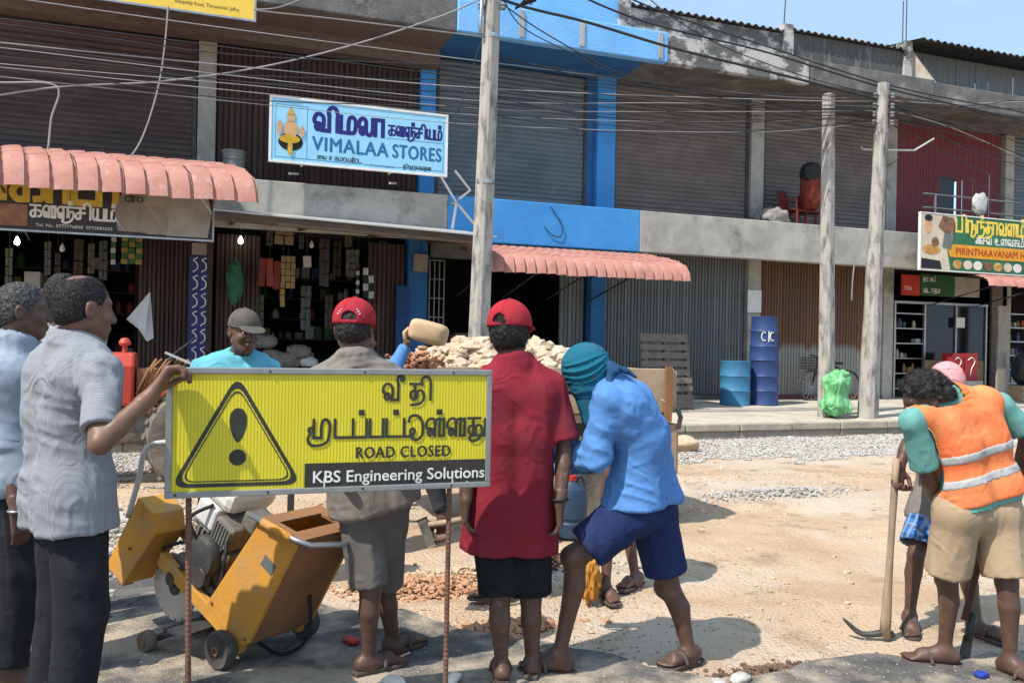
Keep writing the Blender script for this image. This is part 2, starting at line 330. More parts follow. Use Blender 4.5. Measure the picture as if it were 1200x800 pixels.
damp(MATS['asphalt'], (.05, .049, .047), 2.6, .5, .62, .75); damp(MATS['asphalt'], (.34, .28, .21), 34, .57, .66, .7)
mat('concrete', (.43, .41, .365), (.30, .285, .25), rough=.92, scale=2.2, detail=8, bump=.4, bscale=40, c3=(.12, .115, .105), c3lo=.56, c3hi=.74, c3scale=1.3); damp(MATS['concrete'], (0.2, 0.19, 0.17), 5, .55, .70, .55)
mat('concrete_pale', (.50, .45, .37), (.40, .35, .28), rough=.95, scale=2.5, detail=8, bump=.4, bscale=50, c3=(.25, .21, .165), c3lo=.55, c3hi=.75)
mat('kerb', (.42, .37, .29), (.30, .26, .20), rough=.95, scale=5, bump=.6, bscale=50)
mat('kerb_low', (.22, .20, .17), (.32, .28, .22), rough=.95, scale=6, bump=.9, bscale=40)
mat('concrete_dark', (.16, .155, .15), (.085, .083, .08), rough=.95, scale=1.8, detail=8, bump=.5, bscale=30, c3=(.30, .29, .27), c3lo=.55, c3hi=.7, c3scale=1.1)
mat('flaked', (.10, .10, .096), (.15, .147, .138), rough=.95, scale=3, bump=.5, bscale=25, c3=(.46, .45, .42), c3lo=.47, c3hi=.56, c3scale=2.2, stretch=(1, 1, 1.4))
mat('roof_streak', (.115, .112, .105), (.06, .06, .058), rough=.95, scale=2.0, detail=8, bump=.4, bscale=20, stretch=(2.5, 1, .35), c3=(.24, .23, .21), c3lo=.55, c3hi=.7)
mat('blue_paint', (.055, .29, .66), (.045, .24, .57), rough=.75, scale=1.6, detail=7, bump=.2, bscale=30, c3=(.12, .30, .50), c3lo=.66, c3hi=.74, c3scale=4); damp(MATS['blue_paint'], (0.06, 0.16, 0.3), 4, .55, .70, .55)
mat('blue_fascia', (.20, .47, .82), (.15, .40, .74), rough=.8, scale=2.0, detail=7, bump=.3, bscale=25, c3=(.30, .46, .60), c3lo=.66, c3hi=.72, c3scale=3); damp(MATS['blue_fascia'], (0.34, 0.45, 0.55), 4, .55, .70, .55)
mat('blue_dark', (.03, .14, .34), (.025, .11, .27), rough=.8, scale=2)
mat('shutter_brown', (.105, .08, .075), (.07, .055, .054), rough=.65, scale=1.2, detail=7, bump=.1, metal=.2, c3=(.12, .10, .09), c3lo=.6, c3hi=.75, stretch=(1, 1, 3)); damp(MATS['shutter_brown'], (0.17, 0.12, 0.09), 3, .55, .70, .55)
mat('shutter_grey', (.165, .20, .22), (.12, .15, .165), rough=.6, scale=1.2, detail=7, metal=.2, stretch=(1, 1, 2), c3=(.17, .165, .15), c3lo=.55, c3hi=.75); damp(MATS['shutter_grey'], (0.1, 0.09, 0.08), 3, .55, .70, .55)
mat('shutter_taupe', (.20, .17, .155), (.14, .12, .11), rough=.65, scale=1.2, detail=7, metal=.2, stretch=(1, 1, 2), c3=(.20, .19, .175), c3lo=.58, c3hi=.72); damp(MATS['shutter_taupe'], (0.09, 0.08, 0.07), 3, .55, .70, .55)
mat('iron_a', (.075, .045, .038), (.05, .032, .03), rough=.7, scale=1.6, detail=7, stretch=(4, 4, .5), c3=(.14, .11, .10), c3lo=.58, c3hi=.72, metal=.2)
mat('iron_b', (.095, .055, .042), (.06, .038, .032), rough=.7, scale=1.8, detail=7, stretch=(4, 4, .5), c3=(.17, .15, .14), c3lo=.6, c3hi=.72, metal=.2)
mat('galv_a', (.17, .185, .18), (.12, .13, .13), rough=.6, scale=1.4, detail=7, stretch=(4, 4, .4), c3=(.21, .16, .11), c3lo=.6, c3hi=.75, metal=.35); damp(MATS['galv_a'], (0.12, 0.08, 0.055), 4, .55, .70, .55)
mat('galv_b', (.20, .21, .20), (.14, .15, .15), rough=.6, scale=1.6, detail=7, stretch=(4, 4, .4), c3=(.16, .13, .10), c3lo=.58, c3hi=.75, metal=.35); damp(MATS['galv_b'], (0.13, 0.1, 0.08), 4, .55, .70, .55)
def rust_panel(name, top, top2, low, zs):
    m = mat(name, top, top2, rough=.75, scale=2.2, detail=8, stretch=(5, 5, .5), metal=.15); n = m.node_tree.nodes; l = m.node_tree.links; b = n['Principled BSDF']
    src = b.inputs['Base Color'].links[0].from_socket
    tc = n.new('ShaderNodeTexCoord'); sp = n.new('ShaderNodeSeparateXYZ'); l.new(tc.outputs['Object'], sp.inputs[0])
    nz = n.new('ShaderNodeTexNoise'); nz.inputs['Scale'].default_value = 3; mp = n.new('ShaderNodeMapping'); mp.inputs['Scale'].default_value = (2, 2, .6); l.new(tc.outputs['Object'], mp.inputs[0]); l.new(mp.outputs[0], nz.inputs[0])
    ad = n.new('ShaderNodeMath'); ad.operation = 'MULTIPLY_ADD'; ad.inputs[1].default_value = .9; l.new(nz.outputs['Fac'], ad.inputs[0]); l.new(sp.outputs['Z'], ad.inputs[2])
    rp = n.new('ShaderNodeValToRGB'); rp.color_ramp.elements[0].position = 0; rp.color_ramp.elements[1].position = 1
    mr = n.new('ShaderNodeMapRange'); mr.inputs['From Min'].default_value = zs + .35; mr.inputs['From Max'].default_value = zs + .55; l.new(ad.outputs[0], mr.inputs[0])
    mx = n.new('ShaderNodeMixRGB'); mx.inputs[1].default_value = (*low, 1); l.new(src, mx.inputs[2]); l.new(mr.outputs[0], mx.inputs[0]); l.new(mx.outputs[0], b.inputs['Base Color'])
rust_panel('rust_a', (.17, .085, .05), (.115, .075, .055), (.30, .28, .25), 1.15)
rust_panel('rust_b', (.21, .10, .055), (.14, .08, .055), (.34, .31, .28), 1.05)
mat('tile_pink', (.37, .155, .12), (.43, .21, .165), rough=.65, scale=2.5, detail=7, bump=.25, bscale=30, c3=(.26, .13, .10), c3lo=.54, c3hi=.78, c3scale=2.2)
damp(MATS['tile_pink'], (.50, .36, .31), 7, .55, .68, .6)
mat('tin_pale', (.50, .49, .46), (.38, .37, .35), rough=.55, scale=2, metal=.3, c3=(.30, .26, .22), c3lo=.58, c3hi=.75)
mat('wood_dark', (.10, .065, .045), (.06, .04, .03), rough=.85, scale=3, stretch=(1, 6, 6), bump=.3)
mat('wood_grey', (.19, .15, .125), (.12, .095, .08), rough=.9, scale=3, stretch=(2, 8, 8), bump=.3, bscale=40)
mat('wood_tan', (.42, .30, .19), (.30, .20, .12), rough=.8, scale=4, bump=.2, stretch=(6, 6, 1))
mat('wood_handle', (.40, .30, .21), (.28, .20, .13), rough=.7, scale=6, stretch=(6, 6, .8), bump=.2)
mat('maroon', (.20, .045, .055), (.15, .035, .042), rough=.7, scale=2, stretch=(3, 3, .6))
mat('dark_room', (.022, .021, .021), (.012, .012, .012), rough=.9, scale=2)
mat('dark_glass', (.01, .011, .013), rough=.15, spec=.5)
mat('steel', (.42, .42, .42), (.32, .32, .32), rough=.4, metal=.85, scale=8)
mat('steel_dark', (.05, .05, .052), (.09, .085, .08), rough=.55, metal=.5, scale=8)
mat('black', (.012, .012, .013), (.02, .02, .02), rough=.6)
mat('wire', (.03, .03, .032), rough=.6)
mat('wire_pale', (.30, .29, .29), rough=.6)
mat('white', (.76, .76, .74), (.66, .66, .63), rough=.6, scale=5)
mat('rubber', (.035, .034, .033), (.10, .09, .075), rough=.9, scale=5, bump=.2)
mat('dusty_tyre', (.20, .165, .13), (.11, .095, .08), rough=.95, scale=5, bump=.3)
# ================================================================== GROUND
def axis(a0, a1, lo, hi, fine, coarse):
    s = [lo - coarse * (1.35 ** k) * k for k in range(14, 0, -1)]
    return np.array(sorted([p for p in s if p > a0] + list(np.arange(lo, hi, fine)) + [hi + coarse * (1.35 ** k) * k for k in range(0, 15) if hi + coarse * (1.35 ** k) * k < a1]))
gx = axis(-150, 200, -3.5, 9.5, .05, .35); gy = axis(-120, 220, 1.8, 11.9, .05, .35)
GX, GY = np.meshgrid(gx, gy, indexing='ij'); P3 = np.stack([GX.ravel(), GY.ravel(), np.zeros(GX.size)], 1)
TR = on_z(520, 690); DK = on_z(640, 668); PF = on_z(930, 590)
def ground_z(x, y):
    p = np.stack([np.atleast_1d(x).astype(float), np.atleast_1d(y).astype(float), np.zeros(np.size(x))], 1)
    near = np.clip(1 - np.maximum(0, p[:, 1] - 12) / 4, 0, 1)
    z = (.022 * fbm(p * 1.1, 3, 3) + .012 * fbm(p * 6.0, 3, 5)) * near
    for c, rx, ry, dz in ((TR, .45, .16, -.06), (DK, .3, .2, .05), (PF, .9, .14, .045)):
        z += dz * np.exp(-((p[:, 0] - c.x) / rx) ** 2 - ((p[:, 1] - c.y) / ry) ** 2)
    for y0, s0 in ((7.1, .018), (8.25, .02), (5.55, .016)): q = (p[:, 1] - y0 - .12 * np.sin(p[:, 0] * .7)); z += near * s0 * (-np.exp(-(q / .09) ** 2) + .6 * np.exp(-((np.abs(q) - .17) / .06) ** 2)) * (.7 + .3 * np.sign(np.sin(p[:, 0] * 38)))
    return z - .012
gz = ground_z(P3[:, 0], P3[:, 1]); P3[:, 2] = gz
nx, ny = len(gx), len(gy); ii = np.arange(nx * ny).reshape(nx, ny)
tag(npmesh('ground', P3, np.stack([ii[:-1, :-1], ii[1:, :-1], ii[1:, 1:], ii[:-1, 1:]], -1).reshape(-1, 4), MATS['dirt']), kind='structure')
# asphalt left of the old road under the sign, broken edge
edge_px = [(-260, 715), (-60, 690), (110, 668), (230, 672), (330, 700), (430, 722), (470, 716), (540, 738), (600, 748), (660, 757), (715, 768), (760, 786), (840, 797), (905, 789), (975, 775), (1040, 768), (1110, 774), (1180, 764), (1260, 768), (1420, 752)]
ep = [on_z(*p) for p in edge_px]; eb = []
for a, b in zip(ep[:-1], ep[1:]):
    n = max(2, int((b - a).length / .05))
    for i in range(n):
        p = a.lerp(b, i / n); q = fbm(np.array([[p.x * 4, p.y * 4, 0]]), 3, 11)[0] * .07; eb.append(Vector((p.x + q * .4, p.y + q, 0)))
ring = eb + [Vector((9, -4, 0)), Vector((-9, -4, 0))]
mb = MB(); mb.prism([Vector((p.x, p.y, .016)) for p in ring], (0, 0, -.06)); tag(mb.build('asphalt_road', MATS['asphalt']), kind='structure')
# gravel strip beside the kerb, sprinkle over the dirt
n = 34000; y = RNG.uniform(8.9, 11.72, n); x = RNG.uniform(-1, 16, n)
keep = (fbm(np.stack([x * 1.5, y * 2.2, x * 0], 1), 3, 31) * .8 + (y - 9.2) / 1.0) > .35; x, y = x[keep], y[keep]
gs = scatter('gravel_strip', np.stack([x, y, ground_z(x, y) + .012], 1), RNG.uniform(.008, .026, len(x)), MATS['gravel_grey'], seed=3, rough=.7, nvar=10); tag(gs, 'band of loose grey crushed stone along the foot of the kerb', 'gravel', kind='stuff')
mat('pebble', (.44, .35, .26), (.28, .22, .165), rough=.95, scale=.8, detail=3)
n = 26000; y = RNG.uniform(2.6, 11, n) ; x = RNG.uniform(-3, 11, n)
keep = fbm(np.stack([x * .9, y * 1.6, x * 0], 1), 3, 41) > .02; x, y = x[keep], y[keep]
xa = RNG.uniform(-4, 5, 5000); ya = RNG.uniform(1.5, 4.6, 5000); gs = scatter('asphalt_grit', np.stack([xa, ya, xa * 0 + .017], 1), RNG.uniform(.0015, .006, 5000), MATS['pebble'], seed=14, rough=.7); tag(gs, 'fine grit strewn over the old asphalt in front', 'grit', kind='stuff')
nb_ = 420; xb = RNG.uniform(-1, 9, nb_); yb = RNG.uniform(3.9, 9.5, nb_); gs = scatter('loose_stones', np.stack([xb, yb, ground_z(xb, yb) + .004], 1), RNG.uniform(.012, .034, nb_), MATS['stone_tan'], seed=16, rough=.7, nvar=10); tag(gs, 'larger tan stones scattered over the dug-up road', 'stones', kind='stuff')
gs = scatter('loose_pebbles', np.stack([x, y, ground_z(x, y) + .002], 1), RNG.uniform(.003, .012, len(x)) * (1 + .6 * (RNG.random(len(x)) > .97)), MATS['pebble'], seed=4, rough=.7, nvar=10); tag(gs, 'small tan pebbles strewn over the dug-up dirt road', 'pebbles', kind='stuff')
def clump(name, c, rx, ry, h, n, s0, s1, m, label, cat, seed):
    rg = np.random.default_rng(seed); a = rg.normal(0, .5, (n, 2)); x = c.x + a[:, 0] * rx; y = c.y + a[:, 1] * ry
    z = ground_z(x, y) + h * np.exp(-(a ** 2).sum(1) * 1.5) * rg.uniform(.2, 1, n)
    return tag(scatter(name, np.stack([x, y, z], 1), rg.uniform(s0, s1, n), MATS[m], seed=seed, sub=0, rough=.7, nvar=10), label, cat, kind='stuff')
mat('stone_orange', (.50, .30, .18), (.42, .22, .12), rough=.95, scale=3, bump=.5, bscale=30)
clump('broken_stones', on_z(505, 682), .55, .16, .045, 1100, .004, .024, 'stone_orange', 'orange-tan broken stones heaped along the trench edge', 'stones', 51)
clump('broken_stones', on_z(545, 672), .5, .12, .05, 700, .005, .028, 'stone_tan', 'pale orange broken stones beside the trench', 'stones', 52)
clump('brick_chunks', on_z(596, 735), .30, .12, .05, 260, .006, .036, 'stone_orange', 'orange-red chunks on the ground behind the red shirted man', 'stones', 53)
mat('soil_dark', (.10, .062, .04), (.17, .11, .075), rough=.95, scale=8, bump=.6, bscale=40)
clump('dark_soil', on_z(640, 665), .35, .18, .07, 500, .008, .025, 'soil_dark', 'patch of dark freshly dug soil behind the bare legs', 'soil', 54)
clump('grey_rubble', on_z(910, 578), .9, .25, .05, 700, .008, .026, 'gravel_grey', 'low ridge of grey gravel in the middle of the dirt', 'gravel', 55)
clump('spread_gravel', on_z(110, 640), 1.0, 1.4, .06, 1500, .008, .03, 'gravel_grey', 'loose grey gravel behind the men at the left', 'gravel', 56)
clump('soil_crumbs', on_z(900, 788), .5, .10, .03, 420, .006, .02, 'soil_dark', 'dark soil crumbs along the broken asphalt edge', 'soil', 57)
mat('stone_pale', (.62, .57, .50), (.46, .40, .33), rough=.95, scale=6, bump=.5, bscale=30)
def stone(px, py, z, s, m, label, seed, sq=(1, .8, .62)):
    p = on_z(px, py, z); v, f = rock_variant(seed, 2, .3); v = v * s * np.array(sq); v[:, 2] -= v[:, 2].min() + s * .1
    o = npmesh('stone', v, f, MATS[m], None, True); o.location = p; o.rotation_euler = (0, 0, seed * 1.3); return tag(o, label, 'stone')
stone(530, 799, .016, .055, 'stone_pale', 'pale stone at the foot of the right rebar post', 61)
stone(462, 806, .016, .07, 'stone_pale', 'flat pale stone at the bottom edge left of the rebar post', 62)
stone(868, 799, .01, .06, 'gravel_grey', 'grey stone lying at the broken asphalt edge', 63)
stone(842, 803, .01, .045, 'gravel_grey', 'small grey stone just left of the edge stone', 64)
stone(802, 529, .0, .27, 'stone_tan', 'rounded tan boulder on the gravel behind the trailer', 65, (.8, .8, .75))
# ================================================================== PAVEMENT with kerb stones
KY = 11.72; Fw = 16.0; Fl = 14.8; Fo = 14.45
mb = MB(); mb.add([(-9, KY + .17, .235), (26, KY + .17, .235), (26, 21, .46), (-9, 21, .46), (-9, KY + .17, -.2), (26, KY + .17, -.2), (26, 21, -.2), (-9, 21, -.2)],
                  [(0, 1, 2, 3), (7, 6, 5, 4), (0, 4, 5, 1), (1, 5, 6, 2), (2, 6, 7, 3), (3, 7, 4, 0)])
pave = tag(mb.build('pavement', MATS['concrete_pale']), kind='structure')
def pave_z(y): return .235 + (y - KY - .17) / (21 - KY - .17) * .225
for i in range(34):
    x0 = -9 + i * 1.02; j = random.uniform(-.012, .012)
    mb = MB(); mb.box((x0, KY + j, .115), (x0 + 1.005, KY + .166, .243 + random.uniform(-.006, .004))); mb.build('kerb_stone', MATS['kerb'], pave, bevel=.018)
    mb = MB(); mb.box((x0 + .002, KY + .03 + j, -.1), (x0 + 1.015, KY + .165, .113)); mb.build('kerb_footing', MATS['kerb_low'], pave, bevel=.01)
# ================================================================== BUILDINGS
EX = [-7.5, -3.7, .1, 4.0, 7.8, 11.6, 15.4, 19.2, 23.0]
ZG0, ZL0, ZL1, ZS, ZF = .36, 3.30, 4.11, 6.96, 7.44
def bx(name, lo, hi, m, parent, bevel=0.0): mb = MB(); mb.box(lo, hi); return mb.build(name, MATS[m], parent, bevel=bevel)
def roller(x0, x1, z0, z1, y, m, parent, pitch=.098, name='roller_shutter'):
    mb = MB(); n = int((z1 - z0) / pitch); vs = []
    for i in range(n + 1):
        z = z0 + (z1 - z0) * i / n
        for dz, dy in ((0, .0), (.28, -.022), (.55, -.026), (.8, -.012)):
            if i < n or dz == 0: vs.append((z + dz * (z1 - z0) / n, y + dy))
    k = len(vs); V = [(x0, yy, z) for z, yy in vs] + [(x1, yy, z) for z, yy in vs]
    mb.add(V, [(i, k + i, k + i + 1, i + 1) for i in range(k - 1)])
    o = mb.build(name, MATS[m], parent)
    for xx in (x0, x1): bx('guide_rail', (xx - .03, y - .05, z0), (xx + .03, y + .01, z1), 'steel_dark', o)
    return o
def strips(x0, x1, z0, z1, y, mats, parent, w, name, depth=.03, jit=.008):
    n = max(1, round((x1 - x0) / w)); w = (x1 - x0) / n; mesh = {}
    for i in range(n):
        m = mats[(i * 7 + i // 3) % len(mats)]
        if m not in mesh:
            mb = MB(); prof = [(0, 0), (.12, -depth), (.40, -depth * 1.1), (.5, -depth * .35), (.62, -depth * 1.1), (.88, -depth), (1.0, 0)]
            k = len(prof); V = [(p * w, d, 0) for p, d in prof] + [(p * w, d, z1 - z0) for p, d in prof]
            mb.add(V, [(q, q + 1, k + q + 1, k + q) for q in range(k - 1)]); o = mb.build(name, MATS[m], parent); mesh[m] = o.data
        else: o = link(bpy.data.objects.new(name, mesh[m]), parent)
        o.location = (x0 + i * w, y + random.uniform(-jit, jit), z0)
def wavy_roof(x0, x1, yf, yb, zf, zb, m, parent, pitch=.18, amp=.028, name='roof_sheet', thick=.012):
    n = int((x1 - x0) / pitch * 8); mb = MB(); V = []
    for t in (0, 1):
        for i in range(n + 1):
            x = x0 + (x1 - x0) * i / n; dz = amp * math.cos(2 * math.pi * (x - x0) / pitch)
            y, z = (yf, zf) if t == 0 else (yb, zb); V += [(x, y, z + dz), (x, y, z + dz - thick)]
    k = 2 * (n + 1); F = []
    for i in range(n):
        a = 2 * i; F += [(a, a + 2, k + a + 2, k + a), (a + 1, k + a + 1, k + a + 3, a + 3), (a, a + 1, a + 3, a + 2)]
    mb.add(V, F); return mb.build(name, MATS[m], parent, smooth='auto')
bA = thing('shop_building', 'grey two-storey shop building with brown shutters at the left end', 'building', (0, 0, 0))
bB = thing('shop_building', 'bright blue painted two-storey shop bay with grey roller shutter', 'building', (0, 0, 0))
bC = thing('shop_building', 'bare grey concrete shop building with weathered parapet and taupe shutters', 'building', (0, 0, 0))
bD = thing('shop_building', 'shop building with maroon upper panels and tin roof at the right', 'building', (0, 0, 0))
def shell(b, x0, x1, lm, fm, sm, xl0=None, xl1=None):
    """ledge, slab, fascia, soffit, rear and ceilings of one building"""
    bx('ledge', (x0, Fl, ZL0), (x1 - .004, Fl + .22, ZL1), lm, b, .015)
    bx('floor_slab', (x0, Fl + .223, 3.5), (x1 - .004, 21.2, 3.68), 'concrete', b)
    bx('roof_slab', (x0, Fo + .163, ZS), (x1 - .004, 21.2, ZS + .16), sm, b)
    bx('rear_wall', (x0, 21.21, .0), (x1 - .004, 21.4, ZF), 'concrete_dark', b)
shell(bA, -7.5, 4.2, 'concrete', 'concrete_dark', 'wood_grey')
shell(bB, 4.2, 8.1, 'blue_paint', 'blue_fascia', 'blue_dark')
shell(bC, 8.1, 15.2, 'concrete', 'flaked', 'concrete_dark')
shell(bD, 15.2, 23, 'concrete', 'concrete_dark', 'concrete_dark')
bx('fascia', (-7.5, Fo, ZS - .03), (4.2, Fo + .16, ZF + .45), 'concrete_dark', bA, .02)
bx('beam', (-7.5, 15.55, ZS - .32), (4.2, Fw - .1, ZS - .003), 'wood_grey', bA)
bx('fascia', (4.2, Fo - .04, ZS - .03), (8.42, Fo + .16, ZF + .06), 'blue_fascia', bB, .02)
for xx in (5.35, 6.55, 8.2): bx('pilaster', (xx, Fo - .065, ZS + .02), (xx + .09, Fo - .043, ZF + .02), 'concrete', bB)
bx('parapet', (4.2, 15.0, ZF - .3), (7.62, 15.2, ZF + 1.35), 'blue_fascia', bB)
bx('pilaster', (7.62, 14.9, ZF - .2), (7.86, 15.2, ZF + 1.2), 'flaked', bB)
bx('roof_deck', (4.2, Fo + .165, ZF - .18), (8.1, 15.0, ZF - .12), 'concrete_dark', bB)
bx('fascia', (8.42, Fo, ZS - .03), (11.78, Fo + .16, ZF + .04), 'flaked', bC, .02)
bx('fascia', (11.784, Fo + .03, ZS), (15.2, Fo + .16, ZF + .02), 'concrete_dark', bC, .02)
bx('roof_deck', (8.1, Fo + .165, ZF - .18), (15.2, 15.0, ZF - .12), 'concrete_dark', bC)
bx('parapet', (7.86, 15.0, ZF - .2), (11.5, 15.18, 8.12), 'flaked', bC)
bx('parapet', (11.75, 15.0, ZF - .2), (14.78, 15.18, 8.18), 'roof_streak', bC)
bx('pilaster', (11.5, 14.93, ZF - .2), (11.75, 15.2, 8.32), 'flaked', bC)
bx('pilaster', (14.78, 14.93, ZF - .2), (15.0, 15.2, 8.42), 'flaked', bC)
wavy_roof(7.9, 11.5, 14.9, 20, 8.16, 8.9, 'roof_streak', bC); wavy_roof(11.75, 14.8, 14.9, 20, 8.22, 8.9, 'roof_streak', bC)
def rebar(x, y, z0, z1, parent, dx=0): mb = MB(); mb.tube([(x, y, z0), (x + dx, y, z1)], .012, 5); mb.build('rebar', MATS['iron_a'], parent)
rebar(11.6, 15.07, 8.3, 9.5, bC, .06); rebar(14.84, 15.07, 8.4, 9.35, bC); rebar(14.94, 15.07, 8.4, 9.6, bC)
# right building top
bx('fascia', (15.2, Fo + .05, ZS - .02), (23, Fo + .17, ZF - .02), 'concrete_dark', bD, .02)
strips(15.25, 19.35, ZF - .1, 8.35, 15.3, ['galv_b'], bD, .21, 'wall_sheet', .02)
mb = MB(); mb.prism([(15.02, 15.1, ZF), (15.5, 14.7, ZF), (15.02, 15.1, 8.4)], (.12, .05, 0)); mb.build('buttress', MATS['concrete_pale'], bD)
wavy_roof(14.95, 19.7, 14.55, 20, 8.36, 9.15, 'steel_dark', bD, .2, .03)
bx('parapet', (19.5, 15.0, ZF - .2), (23, 15.2, 8.25), 'concrete', bD)
# columns
for xx, b, m, w in ((.1, bA, 'concrete', .3), (-3.7, bA, 'concrete', .3), (11.6, bC, 'concrete', .34), (15.4, bD, 'concrete', .3), (19.2, bD, 'concrete', .3)):
    bx('column', (xx - w / 2, Fw - .12, 3.69), (xx + w / 2, Fw + .2, ZS - .325 if b is bA else ZS - .003), m, b, .012)
    bx('column', (xx - w / 2, Fw - .1, .3), (xx + w / 2, Fw + .25, 3.497), 'wood_dark' if b is bA else 'concrete', b, .012)
bx('column', (3.92, Fw - .14, 3.69), (4.22, Fw + .2, ZS - .003), 'blue_paint', bB, .012)
bx('column', (7.62, Fw - .2, 3.69), (8.04, Fw + .2, ZS - .003), 'blue_paint', bB, .012)
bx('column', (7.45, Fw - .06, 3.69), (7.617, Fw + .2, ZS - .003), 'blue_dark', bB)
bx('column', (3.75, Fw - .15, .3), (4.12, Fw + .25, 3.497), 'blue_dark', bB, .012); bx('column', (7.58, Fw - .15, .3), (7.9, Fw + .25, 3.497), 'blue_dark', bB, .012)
# upper shutters
roller(-7.3, -3.9, 3.7, ZS - .33, Fw, 'shutter_brown', bA); roller(-3.5, -.1, 3.7, ZS - .33, Fw, 'shutter_brown', bA)
strips(.27, 3.9, 3.7, ZS - .33, Fw, ['iron_a', 'iron_b', 'iron_a'], bA, .2, 'iron_sheet', .03)
roller(4.28, 7.42, 3.7, ZS - .02, Fw, 'shutter_grey', bB)
roller(8.1, 11.38, 3.7, ZS - .02, Fw, 'shutter_taupe', bC); roller(11.82, 15.2, 3.7, ZS - .02, Fw, 'shutter_taupe', bC)
strips(15.58, 17.0, 3.7, ZS - .01, Fw, ['maroon'], bD, .18, 'wall_sheet', .02); strips(17.55, 19.0, 3.7, ZS - .01, Fw, ['maroon'], bD, .18, 'wall_sheet', .02)
strips(17.0, 17.55, 5.75, ZS - .01, Fw, ['maroon'], bD, .18, 'wall_sheet', .02)
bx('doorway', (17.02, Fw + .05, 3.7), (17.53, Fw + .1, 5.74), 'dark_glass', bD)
roller(19.4, 22.9, 3.7, ZS - .02, Fw, 'shutter_grey', bD)
# ground floor
for x in EX[:-1]:
    b = bA if x < 4 else bB if x < 7.8 else bC if x < 15.4 else bD
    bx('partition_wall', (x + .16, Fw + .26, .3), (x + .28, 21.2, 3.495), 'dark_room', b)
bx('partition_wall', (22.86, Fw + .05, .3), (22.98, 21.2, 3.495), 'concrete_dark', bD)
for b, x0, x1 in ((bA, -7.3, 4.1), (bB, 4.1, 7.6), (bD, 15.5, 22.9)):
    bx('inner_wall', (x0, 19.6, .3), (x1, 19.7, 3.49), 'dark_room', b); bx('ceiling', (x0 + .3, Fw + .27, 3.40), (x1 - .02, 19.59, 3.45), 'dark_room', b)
for x0, x1, mm, b in ((7.95, 11.4, ['galv_a', 'galv_b', 'galv_a'], bC), (11.8, 15.22, ['rust_a', 'rust_b', 'rust_a'], bC)):
    strips(x0, x1, ZG0 + .06, 3.49, Fw + .05, mm, b, .16, 'shutter_panel', .035)
    bx('threshold', (x0, Fw - .12, .3), (x1, Fw + .2, ZG0 + .055), 'concrete_dark' if x0 < 9 else 'maroon', b)
bx('lintel', (4.2, Fw - .02, 3.1), (7.5, Fw + .2, 3.49), 'concrete_dark', bB)
strips(6.95, 7.5, ZG0, 3.09, Fw + .05, ['galv_a', 'galv_b'], bB, .18, 'shutter_panel', .035)
strips(-.95, -.1, ZG0, 3.3, Fw + .0, ['iron_a', 'iron_b'], bA, .15, 'folding_panel', .04); strips(.3, 1.05, ZG0, 3.3, Fw + .0, ['iron_a', 'iron_b'], bA, .15, 'folding_panel', .04)
strips(3.0, 3.7, ZG0, 3.3, Fw + .0, ['iron_a', 'iron_b'], bA, .17, 'folding_panel', .04)
# right-hand glass shop front: frame, shelves, panes
mat('pane', (.6, .65, .66), rough=.03, trans=1.0, spec=.5); 
for xx in (15.62, 16.55, 17.55, 18.55): bx('mullion', (xx, Fw - .06, ZG0), (xx + .05, Fw + .0, 2.62), 'steel', bD)
for zz in (2.6,): bx('transom', (15.6, Fw - .075, zz), (18.6, Fw - .062, zz + .06), 'steel', bD)
for i in range(6): bx('shelf', (15.68, Fw - .05, .55 + i * .36), (16.54, Fw + .35, .575 + i * .36), 'steel', bD)
bx('counter_panel', (16.61, Fw - .03, ZG0), (18.54, Fw - .005, 1.25), 'wood_tan', bD)
bx('pane', (16.61, Fw - .02, 1.26), (17.54, Fw - .01, 2.59), 'dark_glass', bD); bx('pane', (17.61, Fw - .02, 1.26), (18.54, Fw - .01, 2.59), 'dark_glass', bD)
for i in range(3): bx('wall_plank', (18.7 + i * .17, Fw - .1, ZG0), (18.86 + i * .17, Fw - .04 + i * .004, 3.2), 'wood_grey', bD)
